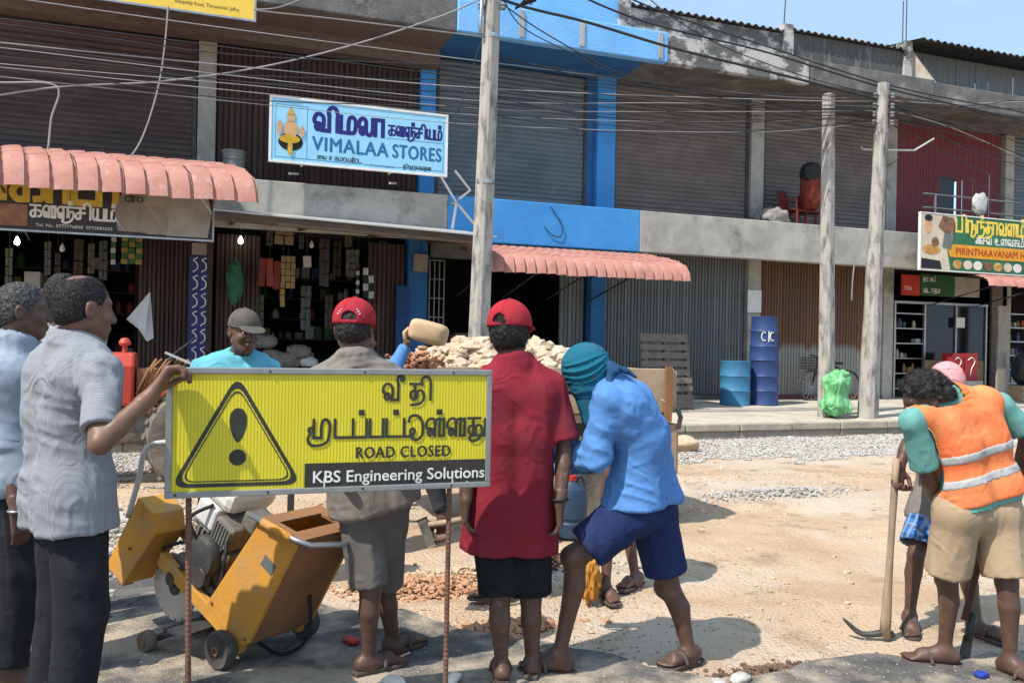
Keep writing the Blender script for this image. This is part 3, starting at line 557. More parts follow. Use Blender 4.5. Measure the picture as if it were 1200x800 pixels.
# ================================================================== CANOPIES
def yrect(px0, px1, pyt, pyb, y):
    cx = (px0 + px1) / 2; cy = (pyt + pyb) / 2
    return on_y(px0, cy, y).x, on_y(px1, cy, y).x, on_y(cx, pyb, y).z, on_y(cx, pyt, y).z
def tile_canopy(label, u0, u1, l0, l1, yu, zu, yl, zl, m, w=.3, rows=4):
    t = thing('tiled_canopy', label, 'canopy', (0, 0, 0), group='pink tile-sheet canopies over the shops'); n = max(3, round((l1 - l0) / w))
    prof = [(0, 0), (.12, .012), (.34, .028), (.62, .038), (.86, .042), (.93, .0), (1.0, 0)]
    T = [(0, 0, 0), (.28, .10, 0), (.285, .10, 1), (.56, .22, 0), (.565, .22, 1), (.78, .36, 0), (.785, .36, 1), (.92, .52, 1), (.99, .74, 1), (1.02, 1.0, 1)]
    for i in range(n):
        V = []; F = []; jx = random.uniform(-.006, .006); jz = random.uniform(-.012, .012)
        for q_, (ty, tz, st_) in enumerate(T):
            y = yu + (yl - yu) * ty; z = zu + (zl - zu) * tz - (.022 if q_ in (2, 4, 6) else 0) + jz * ty
            for p, h in prof:
                a = (i + p) / n; x = (u0 + (u1 - u0) * a) * (1 - ty) + (l0 + (l1 - l0) * a) * ty + jx; V.append((x, y - h * 1.0 * ty, z + h * (1 - .75 * tz)))
        k = len(prof)
        for a in range(len(T) - 1):
            for b in range(k - 1): F.append((a * k + b, (a + 1) * k + b, (a + 1) * k + b + 1, a * k + b + 1))
        MB().add(V, F).build('roof_tile', MATS[m], t, smooth='auto')
    mb = MB(); mb.bar((u0, yu + .02, zu - .06), (u1, yu + .02, zu - .06), .05, .05); mb.bar((l0 + .05, yl + .1, zl + .14), (l1 - .05, yl + .1, zl + .14), .04, .04)
    for i in range(4):
        a = (i + .3) / 4; xu = u0 + (u1 - u0) * a; mb.bar((xu, yu + .02, zu - .05), (xu, yl + .1, zl + .15), .03, .03); mb.bar((xu, yl + .15, zl + .14), (xu, Fw - .1, min(zl - .3, 3.0)), .025, .025)
    mb.build('canopy_frame', MATS['steel_dark'], t); return t
tile_canopy('long pink tile-sheet canopy over the brown signboard shop at the left', -6.4, .22, -6.4, .82, 14.72, 4.28, 13.2, 3.46, 'tile_pink', .295)
tile_canopy('pink tile-sheet canopy behind the nearest utility pole, in front of the blue bay', 4.45, 8.2, 4.3, 8.5, 14.74, 3.22, 13.6, 2.66, 'tile_pink', .19)
tile_canopy('short pink tile-sheet canopy under the green restaurant sign', 16.3, 22, 16.0, 22, 14.5, 3.22, 13.7, 2.9, 'tile_pink', .21)
t = thing('tin_canopy', 'flat pale tin canopy with a wooden edge over the open dark shop', 'canopy', (0, 0, 0))
mb = MB(); mb.prism([(.45, 14.78, 3.58), (4.55, 14.78, 3.48), (4.62, 13.3, 3.23), (.2, 13.3, 3.36)], (0, 0, -.02)); mb.build('tin_sheet', MATS['tin_pale'], t)
mb = MB(); mb.bar((.22, 13.36, 3.27), (4.4, 13.36, 3.145), .07, .13); mb.build('edge_beam', MATS['wood_dark'], t)
for x in (.5, 1.6, 2.8, 4.1): mb = MB(); mb.bar((x, 13.4, 3.255 - x * .028), (x, 15.9, 3.46 - x * .02), .05, .08); mb.build('rafter', MATS['wood_dark'], t)
mb = MB(); mb.tube([(4.45, 13.5, 3.1), (4.4, 13.5, .26)], .03, 8); mb.build('prop_post', MATS['steel_dark'], t)
# ================================================================== SHOP SIGNS
mat('sign_sky', (.30, .62, .82), (.26, .55, .76), rough=.55, scale=2)
mat('letter_navy', (.02, .02, .18), rough=.6); mat('letter_blue', (.02, .16, .36), rough=.6); mat('letter_black', (.015, .015, .018), rough=.6)
mat('letter_white', (.75, .72, .66), rough=.6); mat('letter_gold', (.62, .42, .05), rough=.5); mat('letter_yellow', (.85, .62, .08), rough=.5); mat('letter_red', (.45, .03, .02), rough=.6)
XD = Vector((1, 0, 0)); ZD = Vector((0, 0, 1))
def board(name, label, x0, x1, z0, z1, y, m, frame='steel', fw=.035, th=.05):
    t = thing(name, label, 'sign', (0, 0, 0)); b = bx('panel', (x0, y, z0), (x1, y + th, z1), m, t)
    mb = MB(); mb.box((x0 - fw, y - .012, z0 - fw), (x1 + fw, y + th + .01, z0 + .002)); mb.box((x0 - fw, y - .012, z1 - .002), (x1 + fw, y + th + .01, z1 + fw))
    mb.box((x0 - fw, y - .01, z0 + .003), (x0, y + th + .008, z1 - .003)); mb.box((x1, y - .01, z0 + .003), (x1 + fw, y + th + .008, z1 - .003)); mb.build('frame', MATS[frame], t); return t
def flat(mb_pts, m, parent, name): mb = MB(); mb.prism(mb_pts, (0, -.004, 0)); return mb.build(name, MATS[m], parent)
def ell_pts(cx, cz, rx, rz, y, n=18, a0=0, a1=2 * math.pi): return [(cx + rx * math.cos(a0 + (a1 - a0) * i / n), y, cz + rz * math.sin(a0 + (a1 - a0) * i / n)) for i in range(n)]
y = 14.5; x0, x1, z0, z1 = 1.09, 4.05, 4.40, 5.42
vs = board('shop_signboard', 'sky-blue shop signboard with navy lettering and a seated painted figure', x0, x1, z0, z1, y, 'sign_sky', 'white')
tamil(['va', 'i', 'ma', 'la', 'aa'], .27, MATS['letter_navy'], vs, (x0 + .66, y, z0 + .56), XD, ZD, width=1.22, stroke=.26)
tamil(['ka', 'lla', 'nya', 'dot', 'ca', 'i', 'ya', 'ma', 'dot'], .16, MATS['letter_navy'], vs, (x0 + 1.93, y, z0 + .60), XD, ZD, width=.96, stroke=.22)
latin('VIMALAA', .24, MATS['letter_blue'], vs, (x0 + .66, y, z0 + .22), XD, ZD, bold=.024, width=1.28, spacing=1.1); latin('STORES', .24, MATS['letter_blue'], vs, (x0 + 2.02, y, z0 + .22), XD, ZD, bold=.024, width=.86, spacing=1.1)
tamil(['nna', 'la', 'sp', 'ca', 'sp', 'ka', 'ma', 'ra', 'ya', 'ta', 'dot', 'ra', 'da'], .055, MATS['letter_black'], vs, (x0 + .74, y, z0 + .08), XD, ZD, width=.75, stroke=.2)
tamil(['ta', 'i', 'ru', 'na', 'la', 'va', 'ta', 'lla'], .055, MATS['letter_black'], vs, (x0 + 2.2, y, z0 + .05), XD, ZD, width=.5, stroke=.2)
latin('TP 0772768838', .03, MATS['letter_black'], vs, (x0 + 1.62, y, z0 + .035), XD, ZD, width=.42)
mb = MB(); mb.box((x0 + .57, y - .003, z0 + .06), (x0 + .575, y, z1 - .1)); mb.box((x0 + .06, y - .003, z0 + .06), (x0 + .065, y, z1 - .1)); mb.box((x0 + .06, y - .0035, z1 - .1), (x0 + .575, y, z1 - .095)); mb.box((x0 + .06, y - .0035, z0 + .055), (x1 - .05, y, z0 + .06)); mb.box((x0 + 1.9, y - .003, z0 + .54), (x1 - .06, y, z0 + .545)); mb.box((x1 - .05, y - .003, z0 + .055), (x1 - .045, y, z1 - .1)); mb.build('ruled_line', MATS['letter_blue'], vs)
mat('fig_skin', (.62, .38, .20), rough=.6); mat('fig_gold', (.60, .36, .03), rough=.6)
fx, fz = x0 + .31, z0 + .2; flat(ell_pts(fx, fz + .12, .2, .15, y), 'letter_black', vs, 'painted_cushion'); y2 = y - .005
flat(ell_pts(fx, fz + .33, .115, .15, y2), 'fig_skin', vs, 'painted_body'); flat(ell_pts(fx, fz + .53, .07, .08, y2 - .005), 'fig_skin', vs, 'painted_head'); flat([(fx - .055, y2 - .01, fz + .57), (fx + .055, y2 - .01, fz + .57), (fx, y2 - .01, fz + .7)], 'fig_gold', vs, 'painted_crown')
flat(ell_pts(fx - .02, fz + .16, .17, .07, y2 - .01), 'fig_gold', vs, 'painted_legs'); flat(ell_pts(fx - .01, fz + .02, .04, .13, y2 - .015), 'fig_gold', vs, 'painted_leg'); flat(ell_pts(fx + .18, fz + .3, .04, .09, y2 - .01), 'fig_skin', vs, 'painted_arm'); flat(ell_pts(fx - .18, fz + .34, .04, .12, y2 - .01), 'fig_skin', vs, 'painted_arm')
for xx in (x0 + .5, x0 + 2.0): bx('bracket', (xx, y + .06, z0 - .02), (xx + .04, Fl - .003, z0 + .05), 'white', vs)
# brown shop sign at the left
mat('sign_brown', (.042, .036, .034), (.03, .026, .025), rough=.5)
y = 13.9; x0, x1, z0, z1 = -4.6, .2, 2.96, 3.86
ks = board('shop_signboard', 'dark brown shop signboard with gold lettering and sacks, under the left canopy', x0, x1, z0, z1, y, 'sign_brown', 'steel', .025)
X9 = lambda px: on_y(px, 255, 13.9).x
tamil(['ee', 'ka', 'aa', 'pa', 'i'], .40, MATS['letter_gold'], ks, (X9(-32), y, z0 + .44), XD, ZD, width=X9(140) - X9(-32), stroke=.24)
tamil(['ka', 'lla', 'nya', 'dot', 'ca', 'i', 'ya', 'ma', 'dot'], .16, MATS['letter_white'], ks, (X9(34), y, z0 + .20), XD, ZD, width=X9(138) - X9(34), stroke=.2)
latin('Tel. No. 0777776838  0772083525', .045, MATS['letter_white'], ks, (X9(42), y, z0 + .06), XD, ZD, width=X9(132) - X9(42))
mat('sack_print', (.30, .25, .20), (.22, .18, .14), rough=.7, scale=4); mat('sack_print2', (.36, .32, .27), (.27, .24, .2), rough=.7, scale=4); mat('print_red', (.22, .08, .05), (.3, .16, .09), rough=.7, scale=7)
def sackp(cx, cz, w, h, yy, m): flat([(cx - w * .42, yy, cz), (cx + w * .42, yy, cz), (cx + w * .5, yy, cz + h * .45), (cx + w * .36, yy, cz + h * .9), (cx + w * .1, yy, cz + h), (cx - w * .3, yy, cz + h * .95), (cx - w * .5, yy, cz + h * .5)], m, ks, 'printed_sack')
sackp(X9(160), z0 + .06, .6, .66, y, 'sack_print'); sackp(-.16, z0 + .03, .7, .84, y, 'sack_print2'); sackp(X9(196), z0 + .04, .66, .8, y - .005, 'sack_print2'); sackp(X9(180), z0 + .05, .42, .42, y - .01, 'sack_print')
flat([(X9(-6), y, z0 + .05), (X9(32), y, z0 + .05), (X9(32), y, z0 + .36), (X9(-6), y, z0 + .36)], 'print_red', ks, 'printed_picture')
latin('CTO', .09, MATS['letter_black'], ks, (X9(146), y - .012, z0 + .5), XD, ZD, bold=.008)
# yellow sign overhead at the left
mat('sign_yellow', (.80, .56, .08), (.74, .5, .07), rough=.5)
y = 14.2; xr = on_y(298, 14, y).x; zb = on_y(298, 24, y).z
ys = board('shop_signboard', 'yellow signboard cut off by the top edge at the upper left', xr - 3.3, xr, zb, zb + .95, y, 'sign_yellow', 'steel', .03)
latin('UTHTAM', .12, MATS['letter_black'], ys, (xr - 1.78, y, zb + .17), XD, ZD, bold=.008, width=.55); latin('Allaipiddy Road, Thirunelveli, Jaffna', .06, MATS['letter_black'], ys, (xr - 1.18, y, zb + .1), XD, ZD, width=.95)
latin('TRADERS', .22, MATS['letter_red'], ys, (xr - 2.2, y, zb + .45), XD, ZD, bold=.008, width=1.6)
bx('bracket', (xr - .5, y + .06, zb + .3), (xr - .45, Fo - .002, zb + .36), 'steel', ys); bx('bracket', (xr - 2.7, y + .06, zb + .3), (xr - 2.65, Fo - .002, zb + .36), 'steel', ys)
# green restaurant sign at the right
mat('sign_green', (.02, .11, .05), (.03, .16, .07), rough=.45, scale=2); mat('sign_cream', (.60, .52, .40), (.5, .42, .32), rough=.45, scale=3); mat('sign_orange', (.72, .33, .02), rough=.5); mat('print_brown', (.10, .05, .03), (.25, .13, .07), rough=.6, scale=9); mat('print_food', (.35, .12, .03), (.55, .38, .12), rough=.6, scale=12)
y = 14.2; xl = on_y(1079, 282, y).x; zt = on_y(1079, 249, y).z; zb = on_y(1079, 315, y).z
gs_ = board('shop_signboard', 'green and orange restaurant signboard with food pictures at the right edge', xl, xl + 4.6, zb, zt, y, 'sign_green', 'white', .02)
H = zt - zb
flat([(xl + .01, y, zb + .01), (xl + .85, y, zb + .01), (xl + .75, y, zb + H * .35), (xl + 1.02, y, zt - .01), (xl + .01, y, zt - .01)], 'sign_cream', gs_, 'printed_picture')
flat([(xl + .02, y - .005, zb + .02), (xl + .6, y - .005, zb + .02), (xl + .55, y - .005, zb + .2), (xl + .02, y - .005, zb + .24)], 'letter_black', gs_, 'printed_band')
flat([(xl + .48, y - .005, zb + H * .78), (xl + .6, y - .005, zt - .03), (xl + .92, y - .005, zt - .05), (xl + .98, y - .005, zb + H * .8), (xl + .78, y - .005, zb + H * .6)], 'print_brown', gs_, 'printed_picture')
flat([(xl + .6, y - .01, zb + H * .42), (xl + .85, y - .01, zb + H * .38), (xl + .92, y - .01, zb + H * .64), (xl + .66, y - .01, zb + H * .68)], 'galv_b', gs_, 'printed_picture')
flat(ell_pts(xl + .2, zb + H * .78, .1, .16, y - .005), 'fig_skin', gs_, 'printed_face'); flat(ell_pts(xl + .2, zb + H * .92, .11, .07, y - .01), 'letter_black', gs_, 'printed_hair'); flat(ell_pts(xl + .3, zb + H * .36, .26, .11, y - .005), 'print_food', gs_, 'printed_food'); flat(ell_pts(xl + .4, zb + H * .5, .1, .1, y - .01), 'print_brown', gs_, 'printed_pot')
flat([(xl + .83, y - .005, zb + H * .25), (xl + 4.58, y - .005, zb + H * .25), (xl + 4.58, y - .005, zb + H * .48), (xl + .9, y - .005, zb + H * .48), (xl + .76, y - .005, zb + H * .38)], 'sign_orange', gs_, 'printed_band')
latin('PIRINTHAAVANAM HOTEL', .16, MATS['letter_red'], gs_, (xl + 1.0, y - .012, zb + H * .3), XD, ZD, bold=.008, width=2.6)
tamil(['pa', 'i', 'ru', 'na', 'dot', 'ta', 'aa', 'va', 'nna', 'ma', 'dot'], .25, MATS['letter_yellow'], gs_, (xl + .98, y, zb + H * .72), XD, ZD, width=2.1, stroke=.2)
tamil(['ai', 'ca', 'va', 'sp', 'u', 'nna', 'va', 'ka', 'ma', 'dot'], .13, MATS['letter_white'], gs_, (xl + 1.55, y, zb + H * .53), XD, ZD, width=1.5, stroke=.2)
for i in range(10): flat(ell_pts(xl + 1.05 + i * .3, zb + H * .12, .13, .1, y - .003 - (i % 2) * .005), ['print_food', 'sign_cream', 'letter_white', 'print_brown'][i % 4], gs_, 'printed_dish')
bx('bracket', (xl + .5, y + .06, zb + .4), (xl + .55, Fl - .003, zb + .46), 'steel', gs_); bx('bracket', (xl + 3.5, y + .06, zb + .4), (xl + 3.55, Fl - .003, zb + .46), 'steel', gs_)
# small boards over the glass shop
x0, x1, z0, z1 = yrect(1057, 1078, 322, 346, 15.6); t = tag(bx('notice_board', (x0, 15.6, z0), (x1, 15.64, z1), 'letter_red', None), 'small dark red board over the glass shelves', 'sign')
latin('TEA', .1, MATS['letter_white'], t, (x0 + .06, 15.598, z0 + .12), XD, ZD, width=.24)
x0, x1, z0, z1 = yrect(1079, 1118, 322, 347, 15.6); mat('board_green', (.02, .09, .035), rough=.7); t = tag(bx('menu_board', (x0, 15.6, z0), (x1, 15.64, z1), 'board_green', None), 'green chalk menu board with white Tamil writing over the glass shop', 'sign')
tamil(['ta', 'ra', 'sp', 'ka', 'pa', 'dot'], .08, MATS['letter_white'], t, (x0 + .06, 15.598, z1 - .16), XD, ZD, width=.4); tamil(['va', 'da', 'sp', 'ra', 'ta', 'ma'], .09, MATS['letter_white'], t, (x0 + .08, 15.598, z0 + .08), XD, ZD, width=.52)
x0, x1, z0, z1 = yrect(1119, 1148, 325, 348, 15.7); tag(bx('blank_board', (x0, 15.7, z0), (x1, 15.74, z1), 'sack_print2', None), 'blank faded beige board beside the green menu board', 'sign')
x0, x1, z0, z1 = yrect(1119, 1129, 372, 384, 15.9); tag(bx('paper_notice', (x0, 15.86, z0), (x1, 15.87, z1), 'white', None), 'white paper notice stuck on the shop glass', 'notice')
x0, x1, z0, z1 = yrect(875, 891, 340, 366, 15.9); tag(bx('paper_notice', (x0, 15.86, z0), (x1, 15.87, z1), 'white', None), 'white paper notice on the shutters above the stacked drums', 'notice')
# ================================================================== UTILITY POLES, WIRES
mat('pole', (.40, .375, .335), (.30, .28, .25), rough=.92, scale=4, detail=8, bump=.5, bscale=30, c3=(.14, .13, .115), c3lo=.50, c3hi=.66, c3scale=4, stretch=(2, 2, .6))
def pole(bpx, bpy_, tpx, tpy, wb, wt, label, rot, arms):
    b = on_z(bpx, bpy_, .25); Z = (b - CAM).dot(FWD); tp = pt(tpx, tpy, Z)
    t = thing('utility_pole', label, 'utility pole', b); t.location.z = pave_z(b.y); d = tp - t.location
    mb = MB(); ux = Vector((math.cos(rot), math.sin(rot), 0)); uy = Vector((-math.sin(rot), math.cos(rot), 0)); rows = 14; V = []; F = []
    for i in range(rows + 1):
        a = i / rows; c = d * a; w = wb + (wt - wb) * a; ch = w * .2
        for sx, sy in ((-.5, -.3), (-.3, -.5), (.3, -.5), (.5, -.3), (.5, .3), (.3, .5), (-.3, .5), (-.5, .3)):
            j = random.uniform(-.008, .008); V.append(c + ux * (w * sx + j) + uy * (w * sy * .85 + j))
    for i in range(rows):
        for j in range(8): F.append((i * 8 + j, i * 8 + (j + 1) % 8, i * 8 + 8 + (j + 1) % 8, i * 8 + 8 + j))
    F.append(tuple(rows * 8 + j for j in range(8))); V0 = len(V); mb.add(V, F); mb.build('shaft', MATS['pole'], t, bevel=.01)
    for a, kind in arms:
        c = d * a; w = wb + (wt - wb) * a
        if kind == 'ins':
            for s in (-1, 1):
                mb = MB(); m = Matrix.Translation(c + RGT * (s * (w * .5 + .05)) - FWD * .06); mb.lathe([(.015, -.05), (.04, -.045), (.045, -.02), (.028, 0), (.045, .02), (.04, .045), (.015, .05)], 10, m); mb.build('insulator', MATS['galv_b'], t, smooth='auto')
            mb = MB(); mb.bar(c - RGT * (w * .5 + .09), c + RGT * (w * .5 + .09), .025, .03); mb.build('bracket', MATS['steel_dark'], t)
        elif kind == 'band': mb = MB(); mb.lathe([(w * .56, -.03), (w * .56, .03)], 12, Matrix.Translation(c)); mb.build('steel_band', MATS['steel'], t)
        elif kind == 'arm': mb = MB(); mb.tube([c, c - RGT * .35 - FWD * .05, c - RGT * .36 - FWD * .05 + UPV * .05], .018, 6); mb.tube([c, c + RGT * .6 - FWD * .05, c + RGT * .95 + UPV * .22 - FWD * .05], .02, 6); mb.build('bracket_arm', MATS['steel'], t)
    return t, d
p1, d1 = pole(557, 497, 580, -70, .31, .22, 'tall weathered concrete utility pole rising out of the frame behind the red caps', R(25), [(.86, 'ins'), (.9, 'ins'), (.8, 'band'), (.94, 'ins'), (.5, 'band')])
p2, d2 = pole(968, 488, 971, 111, .29, .21, 'shorter pale concrete pole standing in the green sack', R(18), [])
p3, d3 = pole(1017, 489, 1035, 98, .36, .21, 'leaning concrete utility pole with insulators, nearest the glass shop', R(25), [(.96, 'ins'), (.93, 'ins'), (.905, 'ins'), (.88, 'ins'), (.855, 'band'), (.8, 'arm')])
mb = MB(); base1 = Vector(d1) ; mb.tube([d1 * .98 - RGT * .13 - FWD * .12, d1 * .82 - RGT * .16 - FWD * .12, d1 * .8 - RGT * .15 - FWD * .12], .03, 8); mb.build('conduit', MATS['steel'], p1, smooth=True)
WY = 12.25
def wire(px, label, r=.011, m='wire', yy=WY, name='overhead_wire', grp='overhead wires along the street'):
    P = [on_y(a, b, yy) for a, b in px]; P = catmull(P, 6); mb = MB(); mb.tube(P, r, 5, cap=False)
    return tag(mb.build(name, MATS[m], None, smooth=True), label, 'wire', grp)
W = [([(-150, -28), (30, 0), (300, 38), (572, 73), (900, 112), (1030, 114)], 'topmost pale wire of the long bundle, crossing left of the yellow sign', .012, 'wire_pale'),
     ([(-150, 36), (0, 50), (105, 61), (300, 80), (572, 104), (900, 117), (1030, 119)], 'pale wire second from the top, just above the blue signboard', .014, 'wire_pale'),
     ([(-150, 40), (0, 56), (300, 92), (572, 119), (800, 121), (1030, 125)], 'pale wire crossing the top of the blue signboard', .011, 'wire_pale'),
     ([(-150, 60), (0, 75), (300, 101), (572, 128), (820, 131), (1030, 130)], 'thin pale wire crossing the upper letters of the blue signboard', .010, 'wire_pale'),
     ([(-150, 64), (0, 79), (300, 109), (572, 136), (850, 143), (1030, 136)], 'thin pale wire crossing the navy letters of the blue signboard', .010, 'wire_pale'),
     ([(-150, 74), (0, 90), (300, 122), (572, 147), (880, 155), (1030, 143)], 'lowest pale wire of the bundle sagging across the shutters', .009, 'wire_pale'),
     ([(577, -4), (620, 10), (690, 27), (790, 57), (900, 84), (1030, 117)], 'thick black cable from the near pole to the leaning pole', .03, 'wire'),
     ([(640, -30), (690, 0), (770, 30), (900, 62), (1040, 104), (1200, 141), (1300, 160)], 'thick black cable along the parapet, passing above the leaning pole', .022, 'wire'),
     ([(690, -30), (760, 8), (900, 55), (1050, 102), (1200, 132), (1300, 150)], 'highest dark cable against the roof edge', .018, 'wire'),
     ([(585, 2), (640, 40), (735, 90), (830, 113), (960, 128), (1030, 127)], 'dark service wire slanting down from the near pole', .013, 'wire'),
     ([(590, 0), (612, 32), (668, 62), (735, 96)], 'slack dark wire loop beside the near pole', .011, 'wire'),
     ([(1036, 117), (1110, 122), (1200, 119), (1320, 112)], 'pale cable leaving the leaning pole to the right, topmost', .014, 'wire_pale'),
     ([(1036, 122), (1100, 140), (1200, 168), (1320, 205)], 'dark wire falling from the leaning pole to the right edge', .012, 'wire'),
     ([(1036, 128), (1110, 148), (1200, 187), (1300, 235)], 'pale wire falling steeply from the leaning pole across the maroon wall', .012, 'wire_pale'),
     ([(1036, 133), (1100, 130), (1200, 138), (1320, 150)], 'dark wire running level right of the leaning pole', .011, 'wire'),
     ([(1036, 120), (1080, 128), (1110, 120), (1200, 152), (1300, 178)], 'dark kinked wire right of the leaning pole', .011, 'wire'),
     ([(1036, 140), (1130, 160), (1200, 182), (1300, 212)], 'lowest dark wire right of the leaning pole', .011, 'wire')]
W += [([(1036, 112), (960, 95), (860, 60), (790, 22), (740, -20)], 'dark thin wire rising left from the leaning pole over the parapet', .011, 'wire'),
      ([(1036, 131), (960, 132), (860, 120), (735, 96)], 'dark thin wire meeting the service wire from the near pole', .010, 'wire'),
      ([(572, 84), (720, 104), (880, 124), (1030, 131)], 'dark thin wire below the topmost pale one, between the poles', .011, 'wire'),
      ([(572, 112), (740, 128), (900, 136), (1030, 134)], 'dark thin wire in the middle of the bundle between the poles', .011, 'wire'),
      ([(572, 133), (760, 150), (900, 152), (1030, 140)], 'dark thin wire low in the bundle between the poles', .010, 'wire'),
      ([(-150, 10), (0, 22), (300, 60), (572, 94)], 'dark thin wire high above the left canopy', .010, 'wire'),
      ([(-150, 50), (0, 66), (300, 98), (572, 124)], 'dark thin wire between the pale ones at the left', .010, 'wire'),
      ([(1036, 116), (1090, 150), (1130, 175), (1200, 195), (1300, 220)], 'dark thin wire drooping over the maroon wall', .011, 'wire'),
      ([(1036, 124), (1120, 126), (1200, 128), (1300, 131)], 'dark thin wire running flat over the railing', .010, 'wire'),
      ([(1036, 136), (1060, 160), (1052, 186), (1036, 196)], 'slack dark wire loop hanging on the leaning pole', .010, 'wire'),
      ([(1034, 142), (1012, 160), (1000, 178), (1003, 205)], 'slack dark wire hanging left of the leaning pole', .010, 'wire'),
      ([(577, 20), (560, 60), (548, 100), (530, 150)], 'dark wire dropping from the near pole to the blue signboard', .010, 'wire')]
for px, lb, r, m in W: wire(px, lb, r * (.6 if m == 'wire_pale' else .8), m)
for k in range(9):
    a_ = 60 + k * 9 + random.uniform(-4, 4); b_ = 112 + k * 4; sg = random.uniform(4, 18)
    wire([(572, a_), (690, a_ + (b_ - a_) * .25 + sg), (830, a_ + (b_ - a_) * .6 + sg), (950, a_ + (b_ - a_) * .85 + sg * .4), (1031, b_)], 'thin dark wire in the tangle between the near pole and the leaning pole', .008, 'wire', WY + random.uniform(-.08, .08))
for k in range(6):
    b_ = 114 + k * 5; e_ = 120 + k * 22 + random.uniform(-8, 8)
    wire([(1038, b_), (1090, b_ + (e_ - b_) * .35 + 8), (1150, b_ + (e_ - b_) * .75 + 6), (1200, e_), (1300, e_ + 18)], 'thin dark wire in the tangle right of the leaning pole', .008, 'wire', WY + random.uniform(-.08, .08))
for k in range(4):
    a_ = 30 + k * 17 + random.uniform(-5, 5); wire([(-150, a_ - 14), (0, a_), (150, a_ + 20), (300, a_ + 38), (572, 78 + k * 16)], 'thin dark wire in the tangle left of the near pole', .008, 'wire', WY + random.uniform(-.08, .08))
wire([(-40, 118), (70, 102), (185, 96), (300, 80), (410, 54), (520, 18), (578, -8)], 'pale service cable crossing the bundle and climbing to the near pole', .012, 'wire_pale', WY + .15)
wire([(400, -20), (330, 8), (300, 12), (390, 22), (490, 34), (572, 44)], 'thin pale wire beside the yellow sign and grey fascia', .010, 'wire_pale', WY + .1)
wire([(197, 8), (194, 45), (188, 90), (178, 130), (165, 165), (150, 186), (130, 193)], 'white cable hanging from the yellow sign down to the left canopy', .013, 'wire_pale', 14.15, 'hanging_cable', 'cables hanging at the shop fronts')
wire([(-60, 95), (0, 97), (66, 101), (60, 140), (56, 178), (52, 186)], 'white bent cable over the left canopy, hanging from its corner', .016, 'wire_pale', 14.3, 'hanging_cable', 'cables hanging at the shop fronts')
wire([(1001, 310), (999, 330), (998, 352)], 'short frayed cable hanging from the ledge between the pale and leaning poles', .014, 'wire_pale', 14.7, 'hanging_cable', 'cables hanging at the shop fronts')
wire([(645, 242), (658, 262), (658, 276), (648, 276), (638, 266)], 'black hook-shaped cable hanging on the blue ledge', .009, 'wire', 14.77, 'hanging_cable', 'cables hanging at the shop fronts')
t = thing('sign_bracket', 'crossed steel sign bracket sticking out beside the near pole', 'bracket', (0, 0, 0)); mb = MB()
P = lambda a, b, yy=14.4: on_y(a, b, yy)
for a, b in (((516, 206), (535, 238)), ((535, 238), (530, 268)), ((533, 200), (551, 223)), ((551, 223), (537, 234)), ((535, 238), (560, 268))): mb.bar(P(*a), P(*b), .035, .035)
mb.bar(P(535, 238), P(535, 238) + Vector((0, .42, .05)), .035, .035); mb.build('angle_iron', MATS['tin_pale'], t)
for i, (a, b) in enumerate(((349, 204), (464, 215))):
    p = P(a, b, 14.75); mb = MB(); mb.bar(p, p + Vector((-.16, -.25, -.05)), .035, .035); tag(mb.build('stub_pipe', MATS['tin_pale']), ['short pale pipe stub on the ledge below the left half of the blue signboard', 'short pale pipe stub on the ledge below the right half of the blue signboard'][i], 'pipe', 'pipe stubs on the ledge')
# ================================================================== PAVEMENT THINGS
mat('drum_sky', (.05, .20, .34), (.04, .16, .29), rough=.55, scale=3, c3=(.10, .07, .06), c3lo=.60, c3hi=.7, c3scale=2.5); mat('drum_navy', (.032, .065, .19), (.026, .052, .15), rough=.5, scale=3)  # sky-blue drum gets irregular dark brown patches, the navy one none
def drum(p, r, h, m, label, rot=0, taper=0.0):
    t = thing('steel_drum', label, 'drum', p, rot, 'blue drums by the shutters'); pr = []
    for z, dr in ((0, -.004), (.015, .006), (.03, 0), (.30, 0), (.325, .014), (.35, 0), (.63, 0), (.655, .014), (.68, 0), (.955, 0), (.97, .008), (.99, .006), (.99, -.012), (.965, -.014)): pr.append(((r + dr) * (1 + taper * (z - .5)), z * h))
    MB().lathe(pr, 28).build('shell', MATS[m], t, smooth='auto')
    mb = MB(); mb.lathe([(.028, .965 * h), (.028, .985 * h)], 10, Matrix.Translation((r * .6, 0, 0))); mb.build('bung', MATS['steel_dark'], t); return t
def onpave(px, py):
    p = on_z(px, py, .29)
    for _ in range(4): p = on_z(px, py, pave_z(p.y))
    return p
p = onpave(861, 474); drum(p, .30, .90, 'drum_sky', 'sky-blue drum with a dark brown patch, lower than the stack beside it', 1.0)
q = onpave(895, 474); drum(q, .285, .90, 'drum_navy', 'dark blue drum at the bottom of the stack of two', .5); up = drum(q + Vector((-.02, 0, .9)), .275, .92, 'drum_navy', 'dark blue drum on top of the stack, with white letters', .2, -.12)
qd = (CAM - q); qd.z = 0; qd.normalize(); xd = Vector((-qd.y, qd.x, 0))
mb = MB()
def arc(c, r, a0, a1, rz):
    P = []
    for i in range(13):
        a = a0 + (a1 - a0) * i / 12; s = c[0] + r * math.cos(a); ang = s / .275; P.append(q + Vector((-.02, 0, .9)) + (qd * math.cos(ang) + xd * math.sin(ang)) * .284 + Vector((0, 0, c[1] + rz * math.sin(a))))
    mb.tube(P, .012, 5)
arc((.0, .50), .05, 1.0, 5.3, .085); arc((.16, .50), .045, 1.0, 5.3, .085); arc((.09, .5), .001, 1.57, 4.71, .11)
o = mb.build('painted_letters', MATS['letter_white'], up); o.matrix_parent_inverse = Matrix.Identity(4); o.location = (0, 0, 0)
o.data.transform(Matrix.Rotation(-.2, 4, 'Z') @ Matrix.Translation(-(q + Vector((-.02, 0, .9)))))
